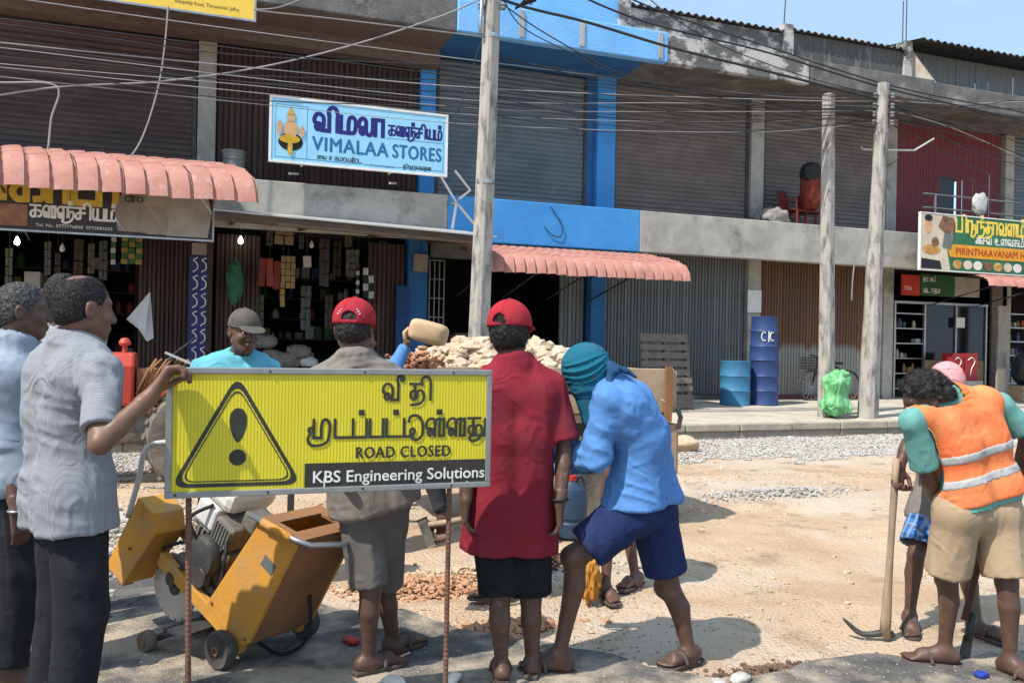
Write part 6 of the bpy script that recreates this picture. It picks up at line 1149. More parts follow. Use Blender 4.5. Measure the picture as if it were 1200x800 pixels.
class Grid:      # collects primitives first, then sizes the grid
    def __init__(s, h): s.h = h; s.ops = []
    def cap(s, *a, **k): s.ops.append(('cap', a, k)); return s
    def ell(s, *a, **k): s.ops.append(('ell', a, k)); return s
    def cut(s, *a): s.ops.append(('cut', a, {})); return s
    def keep(s, *a): s.ops.append(('keep', a, {})); return s
    def mesh(s, smooth=2):
        lo = np.full(3, 1e9); hi = -lo
        for o, a, k in s.ops:
            if k.get('neg') or o in ('cut', 'keep'): continue
            if o == 'cap': r = max(a[2], a[3] if len(a) > 3 and a[3] is not None else a[2]); P = [A3(a[0]), A3(a[1])]
            else: r = max(a[2]); P = [A3(a[0])]
            for p in P: lo = np.minimum(lo, p - r); hi = np.maximum(hi, p + r)
        S = SDF(lo - .03, hi + .03, s.h)
        for o, a, k in s.ops: getattr(S, o)(*a, **k)
        return S.mesh(smooth)
mat('skin_dark', (.105, .054, .037), (.078, .04, .028), rough=.5, scale=9, bump=.12, bscale=70, spec=.4, bdist=.004); damp(MATS['skin_dark'], (.24, .16, .11), 16, .56, .70, .45)
mat('skin_mid', (.17, .085, .055), (.13, .064, .042), rough=.5, scale=9, bump=.12, bscale=70, spec=.4, bdist=.004); damp(MATS['skin_mid'], (.24, .16, .11), 16, .56, .70, .45)
mat('skin_brown', (.125, .062, .04), (.09, .045, .03), rough=.5, scale=9, bump=.12, bscale=70, spec=.4, bdist=.004); damp(MATS['skin_brown'], (.24, .16, .11), 16, .56, .70, .45)
mat('hair_black', (.012, .010, .009), (.03, .026, .023), rough=.6, scale=60, bump=.6, bscale=160, bdist=.006)
mat('hair_grey', (.03, .028, .026), (.12, .115, .11), rough=.7, scale=110, bump=.6, bscale=160, bdist=.006, lo=.42, hi=.6)
mat('hair_salt', (.012, .010, .009), (.034, .030, .027), rough=.7, scale=110, bump=.6, bscale=160, bdist=.006, lo=.45, hi=.62)
mat('eye_white', (.6, .57, .52), rough=.2); mat('sandal', (.06, .045, .04), (.10, .08, .065), rough=.8)
def cloth(name, c, c2=None, bump=.35, bscale=260, wr=.4, **k):
    m = mat(name, c, c2, rough=.92, bump=bump, bscale=bscale, spec=.12, scale=k.pop('scale', 5), bdist=.004, **k); creases(m, wr); damp(m, tuple(min(1, x * .55 + .10) for x in c), 5, .52, .72, .18); return m
def creases(m, wr=.55, sc=11):
    n = m.node_tree.nodes; l = m.node_tree.links; b = n['Principled BSDF']; tc = n.new('ShaderNodeTexCoord'); nz = n.new('ShaderNodeTexNoise'); nz.inputs['Scale'].default_value = sc; nz.inputs['Detail'].default_value = 3; nz.inputs['Distortion'].default_value = 1.2
    try: nz.noise_type = 'RIDGED_MULTIFRACTAL'
    except Exception: pass
    l.new(tc.outputs['Object'], nz.inputs['Vector']); bp = n.new('ShaderNodeBump'); bp.inputs['Strength'].default_value = wr; bp.inputs['Distance'].default_value = .022; l.new(nz.outputs['Fac'], bp.inputs['Height'])
    if b.inputs['Normal'].links: l.new(b.inputs['Normal'].links[0].from_socket, bp.inputs['Normal'])
    l.new(bp.outputs[0], b.inputs['Normal'])
def hand(G, w, d, n, t, curl=.35, s=1.0, thumb=.5):
    """palm at wrist w, fingers along d, palm faces n, thumb on side t"""
    w = A3(w); d = nz_(d); n = nz_(n); n = nz_(n - d * (n @ d)); t0 = np.cross(d, n); t0 = t0 * (1 if t0 @ nz_(t) >= 0 else -1)
    for o in (-.024, -.008, .010, .026): G.cap(w + t0 * o * .55 * s, w + d * .085 * s + t0 * o * s, .017 * s, .0125 * s, k=.012)
    for o, L in ((.027, .92), (.009, 1.0), (-.009, .95), (-.026, .76)):
        p = w + d * .088 * s + t0 * o * s; a = 0
        for seg, r0, r1 in ((.042, .0105, .0098), (.027, .0096, .009), (.021, .0088, .0075)):
            a += curl * (1.25 if seg > .03 else 1.1); dd = d * math.cos(a) + n * math.sin(a); q = p + dd * seg * L * s; G.cap(p, q, r0 * s, r1 * s, k=.003); p = q
    p = w + d * .025 * s + t0 * .022 * s; dd = nz_(d * .65 + t0 * .7 + n * .3); q = p + dd * .045 * s; G.cap(p, q, .015 * s, .012 * s, k=.01); dd2 = nz_(d * .9 + t0 * (.25 - thumb * .5) + n * (.2 + thumb * .5)); q2 = q + dd2 * .034 * s; G.cap(q, q2, .0115 * s, .0105 * s, k=.003); G.cap(q2, q2 + nz_(dd2 + n * .3 * thumb) * .026 * s, .0103 * s, .0085 * s, k=.003)
def foot(G, an, f, z):
    an = A3(an); f = nz_((f[0], f[1], 0)); r = np.array([f[1], -f[0], 0.]); g = lambda a, b, h: np.array([an[0] + f[0] * a + r[0] * b, an[1] + f[1] * a + r[1] * b, z + h])
    G.cap(an, g(-.035, 0, .034), .036, .033, k=.02); G.cap(an - np.array([0, 0, .01]), g(.10, 0, .034), .036, .03, k=.025); G.cap(g(-.035, 0, .03), g(.11, .018, .022), .03, .023, k=.015); G.cap(g(-.035, 0, .03), g(.115, -.02, .022), .03, .022, k=.015)
    for b, L, rr in ((.030, .055, .0135), (.010, .052, .0105), (-.006, .046, .010), (-.021, .038, .0095), (-.034, .028, .009)): G.cap(g(.11, b * .8, .018), g(.125 + L, b, .012), rr + .003, rr, k=.004)
class Person:
    def __init__(s, label, J, skin, hf, hu=(0, 0, 1), S=1.0, z0=0.0, group=None):
        s.J = {k: A3(v) for k, v in J.items()}; J = s.J; s.S = S; s.skin = MATS[skin]
        b = (J['anL'] + J['anR']) / 2; s.base = Vector((b[0], b[1], z0)); s.root = thing('person', label, 'person', s.base, 0, group); s.z0 = z0
        s.f = nz_(hf); hu = nz_(hu); s.u = nz_(hu - s.f * (hu @ s.f)); s.r = np.cross(s.f, s.u)
        if 'mid' not in J: J['mid'] = (J['pel'] + J['nb']) / 2
        s.r1 = nz_(J['shR'] - J['shL']); s.r2 = nz_(J['hipR'] - J['hipL']); s.ch = J['nb'] + (J['mid'] - J['nb']) * .42
    def out(s, name, V, Q, m, parent=None, smooth=True):
        V = V - A3(s.base); return npmesh(name, V, Q, m, parent or s.root, smooth)
    def limb(s, G, a, b, r1, r2, k=.02, **kw): G.cap(s.J[a], s.J[b], r1 * s.S, r2 * s.S, k=k, **kw)
    def torso(s, G, e=0.0, k=.03, wid=1.0):
        J = s.J; S = s.S
        G.cap(J['hipL'], J['hipR'], (.098 + e) * S, k=k)
        for q in (-1, 1):
            p0 = J['pel'] + s.r2 * q * .062 * S * wid; p1 = J['mid'] + s.r1 * q * .058 * S * wid; p2 = s.ch + s.r1 * q * .085 * S * wid
            G.cap(p0, p1, (.094 + e) * S, (.088 + e) * S, k=k); G.cap(p1, p2, (.088 + e) * S, (.096 + e) * S, k=k)
            G.cap(J['nb'] + s.r1 * q * .02, J['shR' if q > 0 else 'shL'], (.048 + e * .7) * S, (.044 + e * .7) * S, k=k)
        G.cap(s.ch, J['nb'], (.085 + e) * S, (.062 + e) * S, k=k)
    def body(s, h=.010, handL=None, handR=None, feet=True, fdL=None, fdR=None, sole=0.0, eyes=False):
        J = s.J; S = s.S; G = Grid(h); s.torso(G, -.008)
        for q in 'LR':
            s.limb(G, 'sh' + q, 'el' + q, .048, .036, k=.012); fa = J['el' + q] + (J['wr' + q] - J['el' + q]) * .3
            G.cap(J['el' + q], fa, .036 * S, .037 * S, k=.01); G.cap(fa, J['wr' + q], .037 * S, .024 * S, k=.008)
            s.limb(G, 'hip' + q, 'kn' + q, .076, .050, k=.02); kn, an = J['kn' + q], J['an' + q]; back = J.get('calf' + q, np.zeros(3)); c1 = kn + (an - kn) * .3 + back; c2 = kn + (an - kn) * .62 + back * .5; G.cap(kn, c1, .046 * S, .047 * S, k=.012); G.cap(c1, c2, .047 * S, .035 * S, k=.008); G.cap(c2, an, .035 * S, .029 * S, k=.008); G.ell(kn - back * 1.2, (s.r2, np.array([0, 0, 1.]), np.cross(s.r2, [0, 0, 1.])), (.04 * S, .045 * S, .048 * S), k=.02)
            if feet: foot(G, an, J['fd' + q], s.z0 + sole)
        parts = [G.mesh(2)]
        G = Grid(.0048); hc = J['hd']; f, u, r = s.f, s.u, s.r; ax = (r, f, u)
        G.ell(hc + u * .022 - f * .008, ax, (.076, .096, .092)); G.ell(hc + f * .028 - u * .042, ax, (.060, .068, .082), k=.03); G.ell(hc - u * .103 + f * .062, ax, (.026, .024, .022), k=.03)
        for q in (-1, 1):
            G.cap(hc - u * .06 + r * q * .052 + f * .0, hc - u * .10 + f * .055 + r * q * .015, .02, .02, k=.025); G.cap(hc + f * .082 + u * .022 + r * q * .01, hc + f * .070 + u * .020 + r * q * .048, .012, .011, k=.012)
            G.ell(hc + f * .066 - u * .035 + r * q * .04, ax, (.022, .022, .02), k=.02); G.ell(hc + f * .098 - u * .002 + r * q * .031, ax, (.017, .014, .011), k=.008, neg=True)
            ea = nz_(f * .25 + r * q); G.ell(hc + r * q * .078 - u * .012 - f * .012, (np.cross(u, ea), ea, u), (.020, .010, .033), k=.008); G.ell(hc + r * q * .088 - u * .010 - f * .006, (np.cross(u, ea), ea, u), (.011, .008, .020), k=.004, neg=True)
            G.ell(hc + f * .104 - u * .044 + r * q * .011, ax, (.009, .010, .008), k=.006)
        G.cap(hc + f * .090 + u * .008, hc + f * .112 - u * .040, .009, .013, k=.012); G.ell(hc + f * .092 - u * .069, ax, (.024, .012, .0065), k=.006); G.ell(hc + f * .090 - u * .081, ax, (.021, .012, .0075), k=.006)
        G.cap(hc - u * .06 - f * .018, J['nb'] + (hc - J['nb']) * .08, .053, .060, k=.03); parts.append(G.mesh(1))
        for spec in (handL, handR):
            if spec:
                G = Grid(.0048); q = spec['q']; w = J['wr' + q]; G.cap(w - nz_(w - J['el' + q]) * .05, w, .031 * S, .026 * S, k=.01); hand(G, w, spec['d'], spec['n'], spec['t'], spec.get('curl', .35), spec.get('s', 1.0), spec.get('th', .5)); parts.append(G.mesh(1))
        VV = []; QQ = []; b = 0
        for V, Q in parts: VV.append(V); QQ.append(Q + b); b += len(V)
        o = s.out('body', np.concatenate(VV), np.concatenate(QQ), s.skin)
        if eyes:
            for q in (-1, 1):
                v, fa = ico(2); c = hc + f * .076 - u * .002 + r * q * .031; s.out('eye', v * .0115 + c, fa, MATS['eye_white']); s.out('iris', v * .006 + c + f * .0085, fa, MATS['hair_black'])
        return o
    def shirt(s, m, hem=.16, sleeve=.55, e=.018, h=.009, amp=.007, freq=9, collar=True, seed=0, fd=(0, 0, 1), el=.7, name='shirt', slr=(.054, .070), long=False, flare=.012, hemn=None, wid=1.05, opening=True, arms='LR', el2=None, parent=None):
        J = s.J; S = s.S; G = Grid(h); s.torso(G, e, .032, wid); dn = nz_(J['pel'] - J['mid'])
        if hem > 0:
            for q in (-1, 1): G.cap(J['pel'] + s.r2 * q * .066 * S * wid, J['pel'] + s.r2 * q * .072 * S * wid + dn * (hem + .05), (.104 + e) * S, (.108 + e + flare) * S, k=.035)
        G.cut(J['pel'] + dn * hem, hemn if hemn is not None else dn)
        ends = []
        for q in arms:
            a, b = J['sh' + q], J['el' + q]; d = nz_(b - a); end = a + (b - a) * min(sleeve, 1.0); ends.append(J['wr' + q] if long else end)
            if long:
                w = J['wr' + q]; d2 = nz_(w - b); e2 = b + (w - b) * long; G.cap(a, b, slr[0] * S, .056 * S, k=.03); G.cap(b, e2 + d2 * .03, .054 * S, .040 * S, k=.02, cuts=((e2, d2),)); G.cap(e2 - d2 * .012, w + d2 * .03, .026 * S, .026 * S, k=.0, neg=True)
            else:
                G.cap(a, end + d * .05, slr[0] * S, slr[1] * S, k=.035, cuts=((end, d),)); G.cap(end - d * .025, b, (slr[1] - .024) * S, (slr[1] - .022) * S, k=.0, neg=True)
        if collar:
            ax = nz_(J['hd'] - J['nb']); c = J['nb'] + ax * .025; a1 = nz_(s.r1 - ax * (s.r1 @ ax)); a2 = np.cross(ax, a1)
            for i in range(14):
                t0, t1 = 2 * math.pi * i / 14, 2 * math.pi * (i + 1) / 14; G.cap(c + (a1 * math.cos(t0) + a2 * math.sin(t0)) * .066 * S, c + (a1 * math.cos(t1) + a2 * math.sin(t1)) * .066 * S, .015, k=.012)
        if opening: G.cap(J['nb'] - nz_(J['hd'] - J['nb']) * .0, J['hd'], .061 * S, .058 * S, k=.0, neg=True)
        V, Q = G.mesh(2); V = folds(V, Q, amp, freq, fd, seed, el, 0.0, ends)
        if el2 is not None: V = folds(V, Q, amp * .7, freq * 1.5, el2, seed + 30, .75, 0.0, ends)
        return s.out(name, V, Q, m, parent)
    def shorts(s, m, frac=.9, e=.0, h=.009, amp=.006, freq=10, seed=0, r=(.094, .1), waist=.01, name='shorts', fd=(0, 0, 1), calfr=None):
        J = s.J; S = s.S; G = Grid(h); up = nz_(J['mid'] - J['pel']); G.cap(J['hipL'], J['hipR'], (.098 + e) * S, k=.02)
        for q in (-1, 1): G.cap(J['pel'] + s.r2 * q * .06 * S, J['pel'] + s.r2 * q * .058 * S + up * (waist + .08), (.096 + e) * S, (.094 + e) * S, k=.02)
        G.cut(J['pel'] + up * waist, up)
        for q in 'LR':
            a, b = J['hip' + q], J['kn' + q]; d = nz_(b - a); an = J['an' + q]
            if calfr is None:
                end = a + (b - a) * frac; G.cap(a, end + d * .06, r[0] * S, r[1] * S, k=.035, cuts=((end, d),)); G.cap(end - d * .04, end + d * .1, (r[1] - .018) * S, (r[1] - .014) * S, k=0, neg=True)
            else:
                d2 = nz_(an - b); end = b + (an - b) * frac; G.cap(a, b, r[0] * S, r[1] * S, k=.03); G.cap(b, end + d2 * .05, r[1] * S, calfr * S, k=.03, cuts=((end, d2),))
        V, Q = G.mesh(2); V = folds(V, Q, amp, freq, fd, seed, .72); return s.out(name, V, Q, m)
    def hair(s, m, amp=.006, freq=70, grow=.0, nape=-.055, front=.062, bald=None, seed=0, name='hair', side=0, strands=2600, slen=.009):
        hc, f, u, r = s.J['hd'], s.f, s.u, s.r; G = Grid(.0048); ax = (r, f, u)
        G.ell(hc + u * .024 - f * .012, ax, (.0795 + grow, .0985 + grow, .0955 + grow), k=.005); G.ell(hc - u * .02 - f * .03, ax, (.074 + grow, .076 + grow, .07 + grow), k=.02)
        G.cut(hc + f * front + u * .05, nz_(f * .9 - u * .45)); G.cut(hc + u * nape - f * .05, nz_(-u + f * .55))
        for q in (-1, 1): G.ell(hc + r * q * .082 - u * .014 - f * .004, ax, (.03, .026, .034), k=.004, neg=True)
        if bald is not None: G.ell(hc + u * .125 - f * .045, ax, bald, k=.02, neg=True)
        V, Q = G.mesh(1); N = vnormals(V, Q); V = V + N * (amp * (vnoise(V * freq, seed) + .5 * vnoise(V * freq * 2.1, seed + 3)))[:, None]; o = s.out(name, V, Q, m)
        rg = np.random.default_rng(seed); k = rg.integers(0, len(V), strands); b = V[k]; n = N[k]; d = n * .75 + rg.normal(0, .45, (strands, 3)) + np.array([0, 0, -.35]); d /= np.linalg.norm(d, axis=1, keepdims=True); t = np.cross(d, rg.normal(0, 1, (strands, 3))); t /= np.linalg.norm(t, axis=1, keepdims=True)
        L = rg.uniform(.4, 1, (strands, 1)) * slen; T = np.concatenate([b - t * .0009, b + t * .0009, b + d * L]); s.out('hair_strand', T, np.stack([np.arange(strands), np.arange(strands) + strands, np.arange(strands) + 2 * strands], 1), m, o)['kind'] = 'stuff'; return o
    def cap(s, m, back=False, brim=True, mb_=None, low=.024, grow=0.0, tilt=.0):
        hc, f, u, r = s.J['hd'], s.f, s.u, s.r; G = Grid(.0048); ax = (r, f, u); cf = f * math.cos(tilt) + r * math.sin(tilt); cr = np.cross(cf, u)
        G.ell(hc + u * .034 - f * .004, ax, (.088 + grow, .107 + grow, .094 + grow), k=.005); G.cut(hc + u * low, -u + f * .0)
        if back: G.ell(hc - cf * .105 + u * (low + .018), (cr, cf, u), (.034, .05, .036), k=.0, neg=True); G.cap(hc - cf * .100 + u * (low + .008) + cr * .034, hc - cf * .107 + u * (low + .008), .009, k=.004); G.cap(hc - cf * .100 + u * (low + .008) - cr * .034, hc - cf * .107 + u * (low + .008), .009, k=.004)
        V, Q = G.mesh(1); c = s.out('cap', V, Q, m)
        if brim:
            G = Grid(.0045); G.ell(hc + cf * .115 + u * (low + .006), (cr, nz_(cf - u * .22), nz_(u + cf * .22)), (.074, .082, .0095), k=.0); G.cut(hc + cf * .085 + u * low, -cf); V, Q = G.mesh(1); s.out('brim', V, Q, mb_ or m, c)
        mb = MB()
        for i in range(3):
            a0 = math.pi * i / 3 + .26; P = []
            for t in np.linspace(-1, 1, 25):
                ph = t * 1.5; v = r * (.088 + grow) * math.sin(ph) * math.cos(a0) + f * (.107 + grow) * math.sin(ph) * math.sin(a0) + u * (.094 + grow) * math.cos(ph); q = hc + u * .034 - f * .004 + v
                if (q - hc) @ u > low + .004 and not (back and (q - hc) @ cf < -.03 and (q - hc) @ u < low + .06): P.append(Vector(q - A3(s.base)))
            if len(P) > 2: mb.tube(P, .0022, 4, False)
        P = [Vector(hc - f * .004 + u * (low + .006) + r * (.0885 + grow) * math.cos(a) * math.sqrt(max(0, 1 - ((low - .034) / .094) ** 2)) + f * (.1075 + grow) * math.sin(a) * math.sqrt(max(0, 1 - ((low - .034) / .094) ** 2)) - A3(s.base)) for a in np.linspace(-.8, math.pi + .8, 30)]; mb.tube(P, .003, 4, False)
        mb.build('seam', m, c); v, fa = ico(1); s.out('button', v * .008 + hc + u * (.127 + grow) - f * .004, fa, m, c); return c
    def sandals(s, m='sandal', z=None):
        for q in 'LR':
            an = s.J['an' + q]; f = nz_((s.J['fd' + q][0], s.J['fd' + q][1], 0)); r = np.array([f[1], -f[0], 0]); z = s.z0; g = lambda a, b, h: Vector(np.array([an[0] + f[0] * a + r[0] * b, an[1] + f[1] * a + r[1] * b, z + h]) - A3(s.base))
            mb = MB(); P = [(-.075, -.03), (-.08, 0), (-.075, .03), (-.02, .034), (.06, .042), (.13, .048), (.18, .035), (.195, .005), (.185, -.03), (.13, -.046), (.05, -.036)]; mb.prism([g(a, b, .002) for a, b in P], (0, 0, .018)); o = mb.build('sandal', MATS[m], s.root, bevel=.004)
            mb = MB(); mb.tube(catmull([g(.06, -.048, .02), g(.07, -.03, .062), g(.085, 0, .072), g(.07, .03, .062), g(.06, .048, .02)], 4), .009, 6); mb.tube([g(.085, 0, .072), g(.135, .012, .03)], .006, 5); mb.build('strap', MATS[m], o, smooth=True)
def mean(*p): return sum((A3(q) for q in p), np.zeros(3)) / len(p)
def dirw(r=0.0, f=0.0, u=0.0): return A3(RGT * r + FWD * f + UPV * u)
def std_pose(px, py, face, H=1.70, z0=0.0, head_py=None, Z=None, w=1.0):
    """standing figure with its feet at pixel (px, py); face = camera-frame (right, forward)"""
    base = on_z(px, py, z0) if Z is None else None
    if Z is not None: base = pt(px, 400, Z); base.z = z0
    f = nz_(dirw(*face)); r = np.cross(f, np.array([0, 0, 1.])); k = (H - .0) / 1.70; B = A3(base); up = np.array([0, 0, 1.])
    P = lambda a, b, h: B + r * a * k + f * b * k + up * h * k
    J = dict(pel=P(0, 0, .95), mid=P(0, -.01, 1.17), nb=P(0, -.015, 1.43), hd=P(0, .012, 1.575), hipL=P(-.088, 0, .90), hipR=P(.088, 0, .90), knL=P(-.095, .02, .49), knR=P(.095, .02, .49), anL=P(-.10, -.02, .085), anR=P(.10, -.02, .085),
             shL=P(-.168 * w, -.01, 1.385), shR=P(.168 * w, -.01, 1.385), elL=P(-.215, -.03, 1.11), elR=P(.215, -.03, 1.11), wrL=P(-.22, .04, .86), wrR=P(.22, .04, .86), fdL=f - r * .2, fdR=f + r * .2, calfL=-f * .012, calfR=-f * .012)
    return J, f, r, P
# ------------------------------------------------------------------ the people of the photograph
C = cloth
C('plaid_grey', (.40, .42, .45)); 
creases(mat_check('shirt_plaid', (.27, .275, .29), (.18, .19, .215), (.19, .20, .22), 40, .6), .5)
mat_check('shorts_plaid', (.04, .15, .40), (.26, .32, .42), (.015, .03, .09), 7, .6)
C('shirt_bluegrey', (.27, .31, .37), (.24, .28, .33)); C('shirt_pale', (.34, .34, .35)); C('trousers_black', (.016, .017, .02), (.022, .023, .027)); C('trousers_dark', (.03, .032, .045)); C('polo_cyan', (.13, .40, .48), (.11, .35, .43)); C('tee_grey', (.20, .175, .155), (.17, .15, .135)); C('shorts_grey', (.14, .125, .115), (.11, .10, .092))
C('polo_red', (.22, .02, .034), (.175, .017, .028), bump=.6, bscale=330); C('shorts_black', (.014, .015, .017)); C('shirt_blue', (.095, .23, .50), (.08, .20, .44)); C('shorts_navy', (.018, .030, .095), (.015, .025, .08)); C('wrap_teal', (.012, .14, .20), (.015, .10, .16)); C('wrap_blue', (.022, .075, .15)); C('tee_mint', (.14, .34, .30), (.12, .30, .265)); C('vest_orange', (.78, .17, .06), (.70, .15, .05), bump=.2, c3=(.80, .32, .13), c3lo=.46, c3hi=.72, c3scale=2.6); C('vest_trim', (.60, .42, .20)); C('khaki', (.42, .31, .20), (.36, .26, .16)); C('cap_red', (.36, .025, .035), (.30, .02, .03)); C('cap_grey', (.11, .095, .082)); C('cap_pink', (.62, .30, .30), (.58, .26, .27)); C('sarong_orange', (.55, .22, .04)); C('sleeve_dark', (.05, .052, .058)); C('reflective', (.42, .42, .41), (.36, .36, .355))
def J_(J, Z=None, **kw):
    for k, v in kw.items(): J[k] = A3(pt(*v)) if len(v) == 3 and not isinstance(v, np.ndarray) else A3(v)
    return J
# 1 man at the left edge, grey hair, seen in profile
J, f, r, P = std_pose(14, 795, (.85, .5), 1.72); J_(J, elR=(6, 528, 3.55), wrR=(20, 598, 3.5), shR=(2, 446, 3.62))
p = Person('grey-haired man in a pale blue-grey shirt and black trousers at the left edge', J, 'skin_dark', f * .98 + dirw(0, 0, 0), (0, 0, 1)); p.body(handR=dict(q='R', d=dirw(.15, .1, -1), n=dirw(-.6, .5), t=f, curl=.35), feet=True)
p.shirt(MATS['shirt_bluegrey'], hem=.14, sleeve=1.0, seed=1, slr=(.056, .064), fd=dirw(.9, 0, -.4), el2=(0, 0, 1)); p.shorts(MATS['trousers_black'], .97, name='trousers', r=(.10, .085), calfr=.078, seed=2, amp=.005); p.hair(MATS['hair_grey'], amp=.003, freq=130, grow=.002, seed=4, strands=8000, slen=.008)
mb = MB(); w = Vector(J['wrR']) - p.base; mb.tube([w + Vector((.032 * math.cos(a), .032 * math.sin(a), .0)) for a in np.linspace(0, 6.2832, 15)], .006, 5); mb.build('bracelet', MATS['steel'], p.root, smooth=True)
# 2 tall man behind them
J, f, r, P = std_pose(80, 0, (.35, .93), 1.83, Z=4.4); J_(J, hd=(77, 348, 4.4), nb=(72, 392, 4.4)); p = Person('grey-haired man in a pale shirt hidden behind the man in checks', J, 'skin_brown', f); p.body(h=.012); p.shirt(MATS['shirt_pale'], hem=.12, sleeve=.9, seed=5, h=.012); p.shorts(MATS['trousers_dark'], .97, name='trousers', r=(.10, .085), calfr=.08, h=.012); p.hair(MATS['hair_salt'], amp=.004, freq=110, grow=.002, seed=6)
# 3 man in the checked shirt reaching to the sign
J, f, r, P = std_pose(84, 0, (.72, .70), 1.73, Z=3.12)
J_(J, shR=(119, 438, 2.98), elR=(117, 520, 2.82), wrR=(179, 461, 2.955), shL=(54, 428, 3.24), elL=(42, 505, 3.32), wrL=(120, 520, 3.45), hd=(98, 360, 3.1), nb=(86, 406, 3.1))
p = Person('man in a pale grey checked shirt and black trousers reaching for the sign corner', J, 'skin_mid', dirw(.62, .78, -.04), (0, 0, 1), S=1.03); p.body(handR=dict(q='R', s=1.1, d=dirw(.45, .35, .85), n=dirw(.85, .1, -.45), t=dirw(-.3, .9, .2), curl=.75, th=.7))
p.shirt(MATS['shirt_plaid'], hem=.17, sleeve=.80, seed=8, amp=.010, freq=8, slr=(.055, .062), fd=dirw(1, 0, -.25), el2=(0, .1, 1), h=.0068, wid=1.08); p.shorts(MATS['trousers_black'], .97, name='trousers', r=(.098, .082), calfr=.072, seed=9, amp=.006); p.hair(MATS['hair_salt'], amp=.0022, freq=150, grow=-.001, bald=(.04, .045, .036), seed=10, strands=9000, slen=.006)
# 4 man in the cyan polo with a grey cap
J, f, r, P = std_pose(275, 0, (.45, -.9), 1.70, Z=5.0); J_(J, hd=(286, 387, 4.92), nb=(281, 421, 5.0), shL=(316, 434, 5.02), shR=(238, 432, 4.98), elR=(212, 470, 4.9), elL=(332, 480, 5.0))
p = Person('man in a cyan polo shirt and grey cap looking down behind the sign', J, 'skin_brown', dirw(.62, -.75, -.14), (0, 0, 1)); p.body(h=.011, eyes=True); p.shirt(MATS['polo_cyan'], hem=.15, sleeve=.6, seed=12, h=.008, amp=.011, freq=9, fd=dirw(.3, 0, 1), el2=(1, 0, .2), wid=1.12); p.shorts(MATS['trousers_dark'], .97, name='trousers', r=(.10, .09), calfr=.08, h=.012); p.hair(MATS['hair_black'], seed=13, front=.03); p.cap(MATS['cap_grey'], low=.02)
# 5 man in the grey tee and red cap, from behind
J, f, r, P = std_pose(438, 788, (.06, 1), 1.70, .016); J_(J, hd=(415, 384, 3.85), nb=(417, 424, 3.82), shL=(376, 446, 3.8), shR=(462, 446, 3.84), mid=(424, 500, 3.8), pel=(436, 566, 3.82), hipL=(420, 584, 3.80), hipR=(455, 584, 3.86), knL=(434, 690, 3.78), knR=(452, 688, 3.98), anL=(432, 776, 3.80), anR=(462, 758, 4.05), elL=(366, 512, 3.74), elR=(478, 512, 3.9), wrL=(398, 556, 3.6), wrR=(462, 552, 3.7))
J['fdL'] = dirw(.5, .4); J['fdR'] = dirw(.55, .6)
p = Person('man in a grey T-shirt, grey shorts and red cap standing behind the sign', J, 'skin_dark', dirw(.05, 1, -.06), (0, 0, 1), z0=.016); p.body(sole=.014); p.shirt(MATS['tee_grey'], hem=.11, sleeve=.6, seed=15, amp=.012, freq=8, el2=(1, 0, .2)); p.shorts(MATS['shorts_grey'], .97, r=(.088, .082), seed=16, amp=.011, freq=9); p.hair(MATS['hair_black'], amp=.003, freq=130, seed=17, nape=-.06); c = p.cap(MATS['cap_red'], back=True, low=.012, grow=.008); mb = MB(); hc = p.J['hd']
for i in range(11): a = math.pi * (.12 + .076 * i); q = Vector(hc - p.f * .109 + p.u * .036 + p.r * .047 * math.cos(a) + p.u * .045 * math.sin(a) + p.f * .016 * math.sin(a) ** 2 - A3(p.base)); mb.bar(q, q + Vector(p.u * .009 * math.sin(a) + p.r * .009 * math.cos(a)), .005, .004)
mb.build('stitched_lettering', MATS['letter_white'], c); p.sandals()
# 6 worker in blue sleeves lifting a tray, hidden behind the red-capped man
J, f, r, P = std_pose(420, 0, (.8, .5), 1.62, Z=5.95); J_(J, shR=(448, 432, 5.85), elR=(462, 432, 5.7), wrR=(477, 402, 5.75), elL=(440, 470, 6.1), wrL=(470, 440, 6.15))
p = Person('worker in blue sleeves lifting a tan tray, hidden behind the grey T-shirt man', J, 'skin_brown', f); p.body(h=.012, handR=dict(q='R', d=dirw(.15, 0, 1), n=dirw(1, .1, 0), t=dirw(0, 1, 0), curl=.25)); p.shirt(MATS['shirt_blue'], hem=.12, long=.9, seed=18, h=.012); p.shorts(MATS['trousers_dark'], .97, name='trousers', r=(.1, .09), calfr=.08, h=.012); p.hair(MATS['hair_black'], seed=19)
mat('tray_tan', (.52, .36, .21), (.43, .29, .16), rough=.7, scale=4); t = thing('cement_tray', 'tan rounded tray tipped out by a raised hand over the rubble', 'tray', pt(499, 402, 5.8)); 
o = blob('shell', (.13, .16, .075), 'tray_tan', 80, .05, 2, 3, .45, t); o.rotation_euler = (0, R(14), -YAW); mb = MB(); mb.tube([Vector((-.13, -.05, .10)), Vector((-.165, -.06, .07)), Vector((-.16, -.06, .02)), Vector((-.125, -.05, .01))], .012, 6); mb.build('handle', MATS['tray_tan'], t, smooth=True)
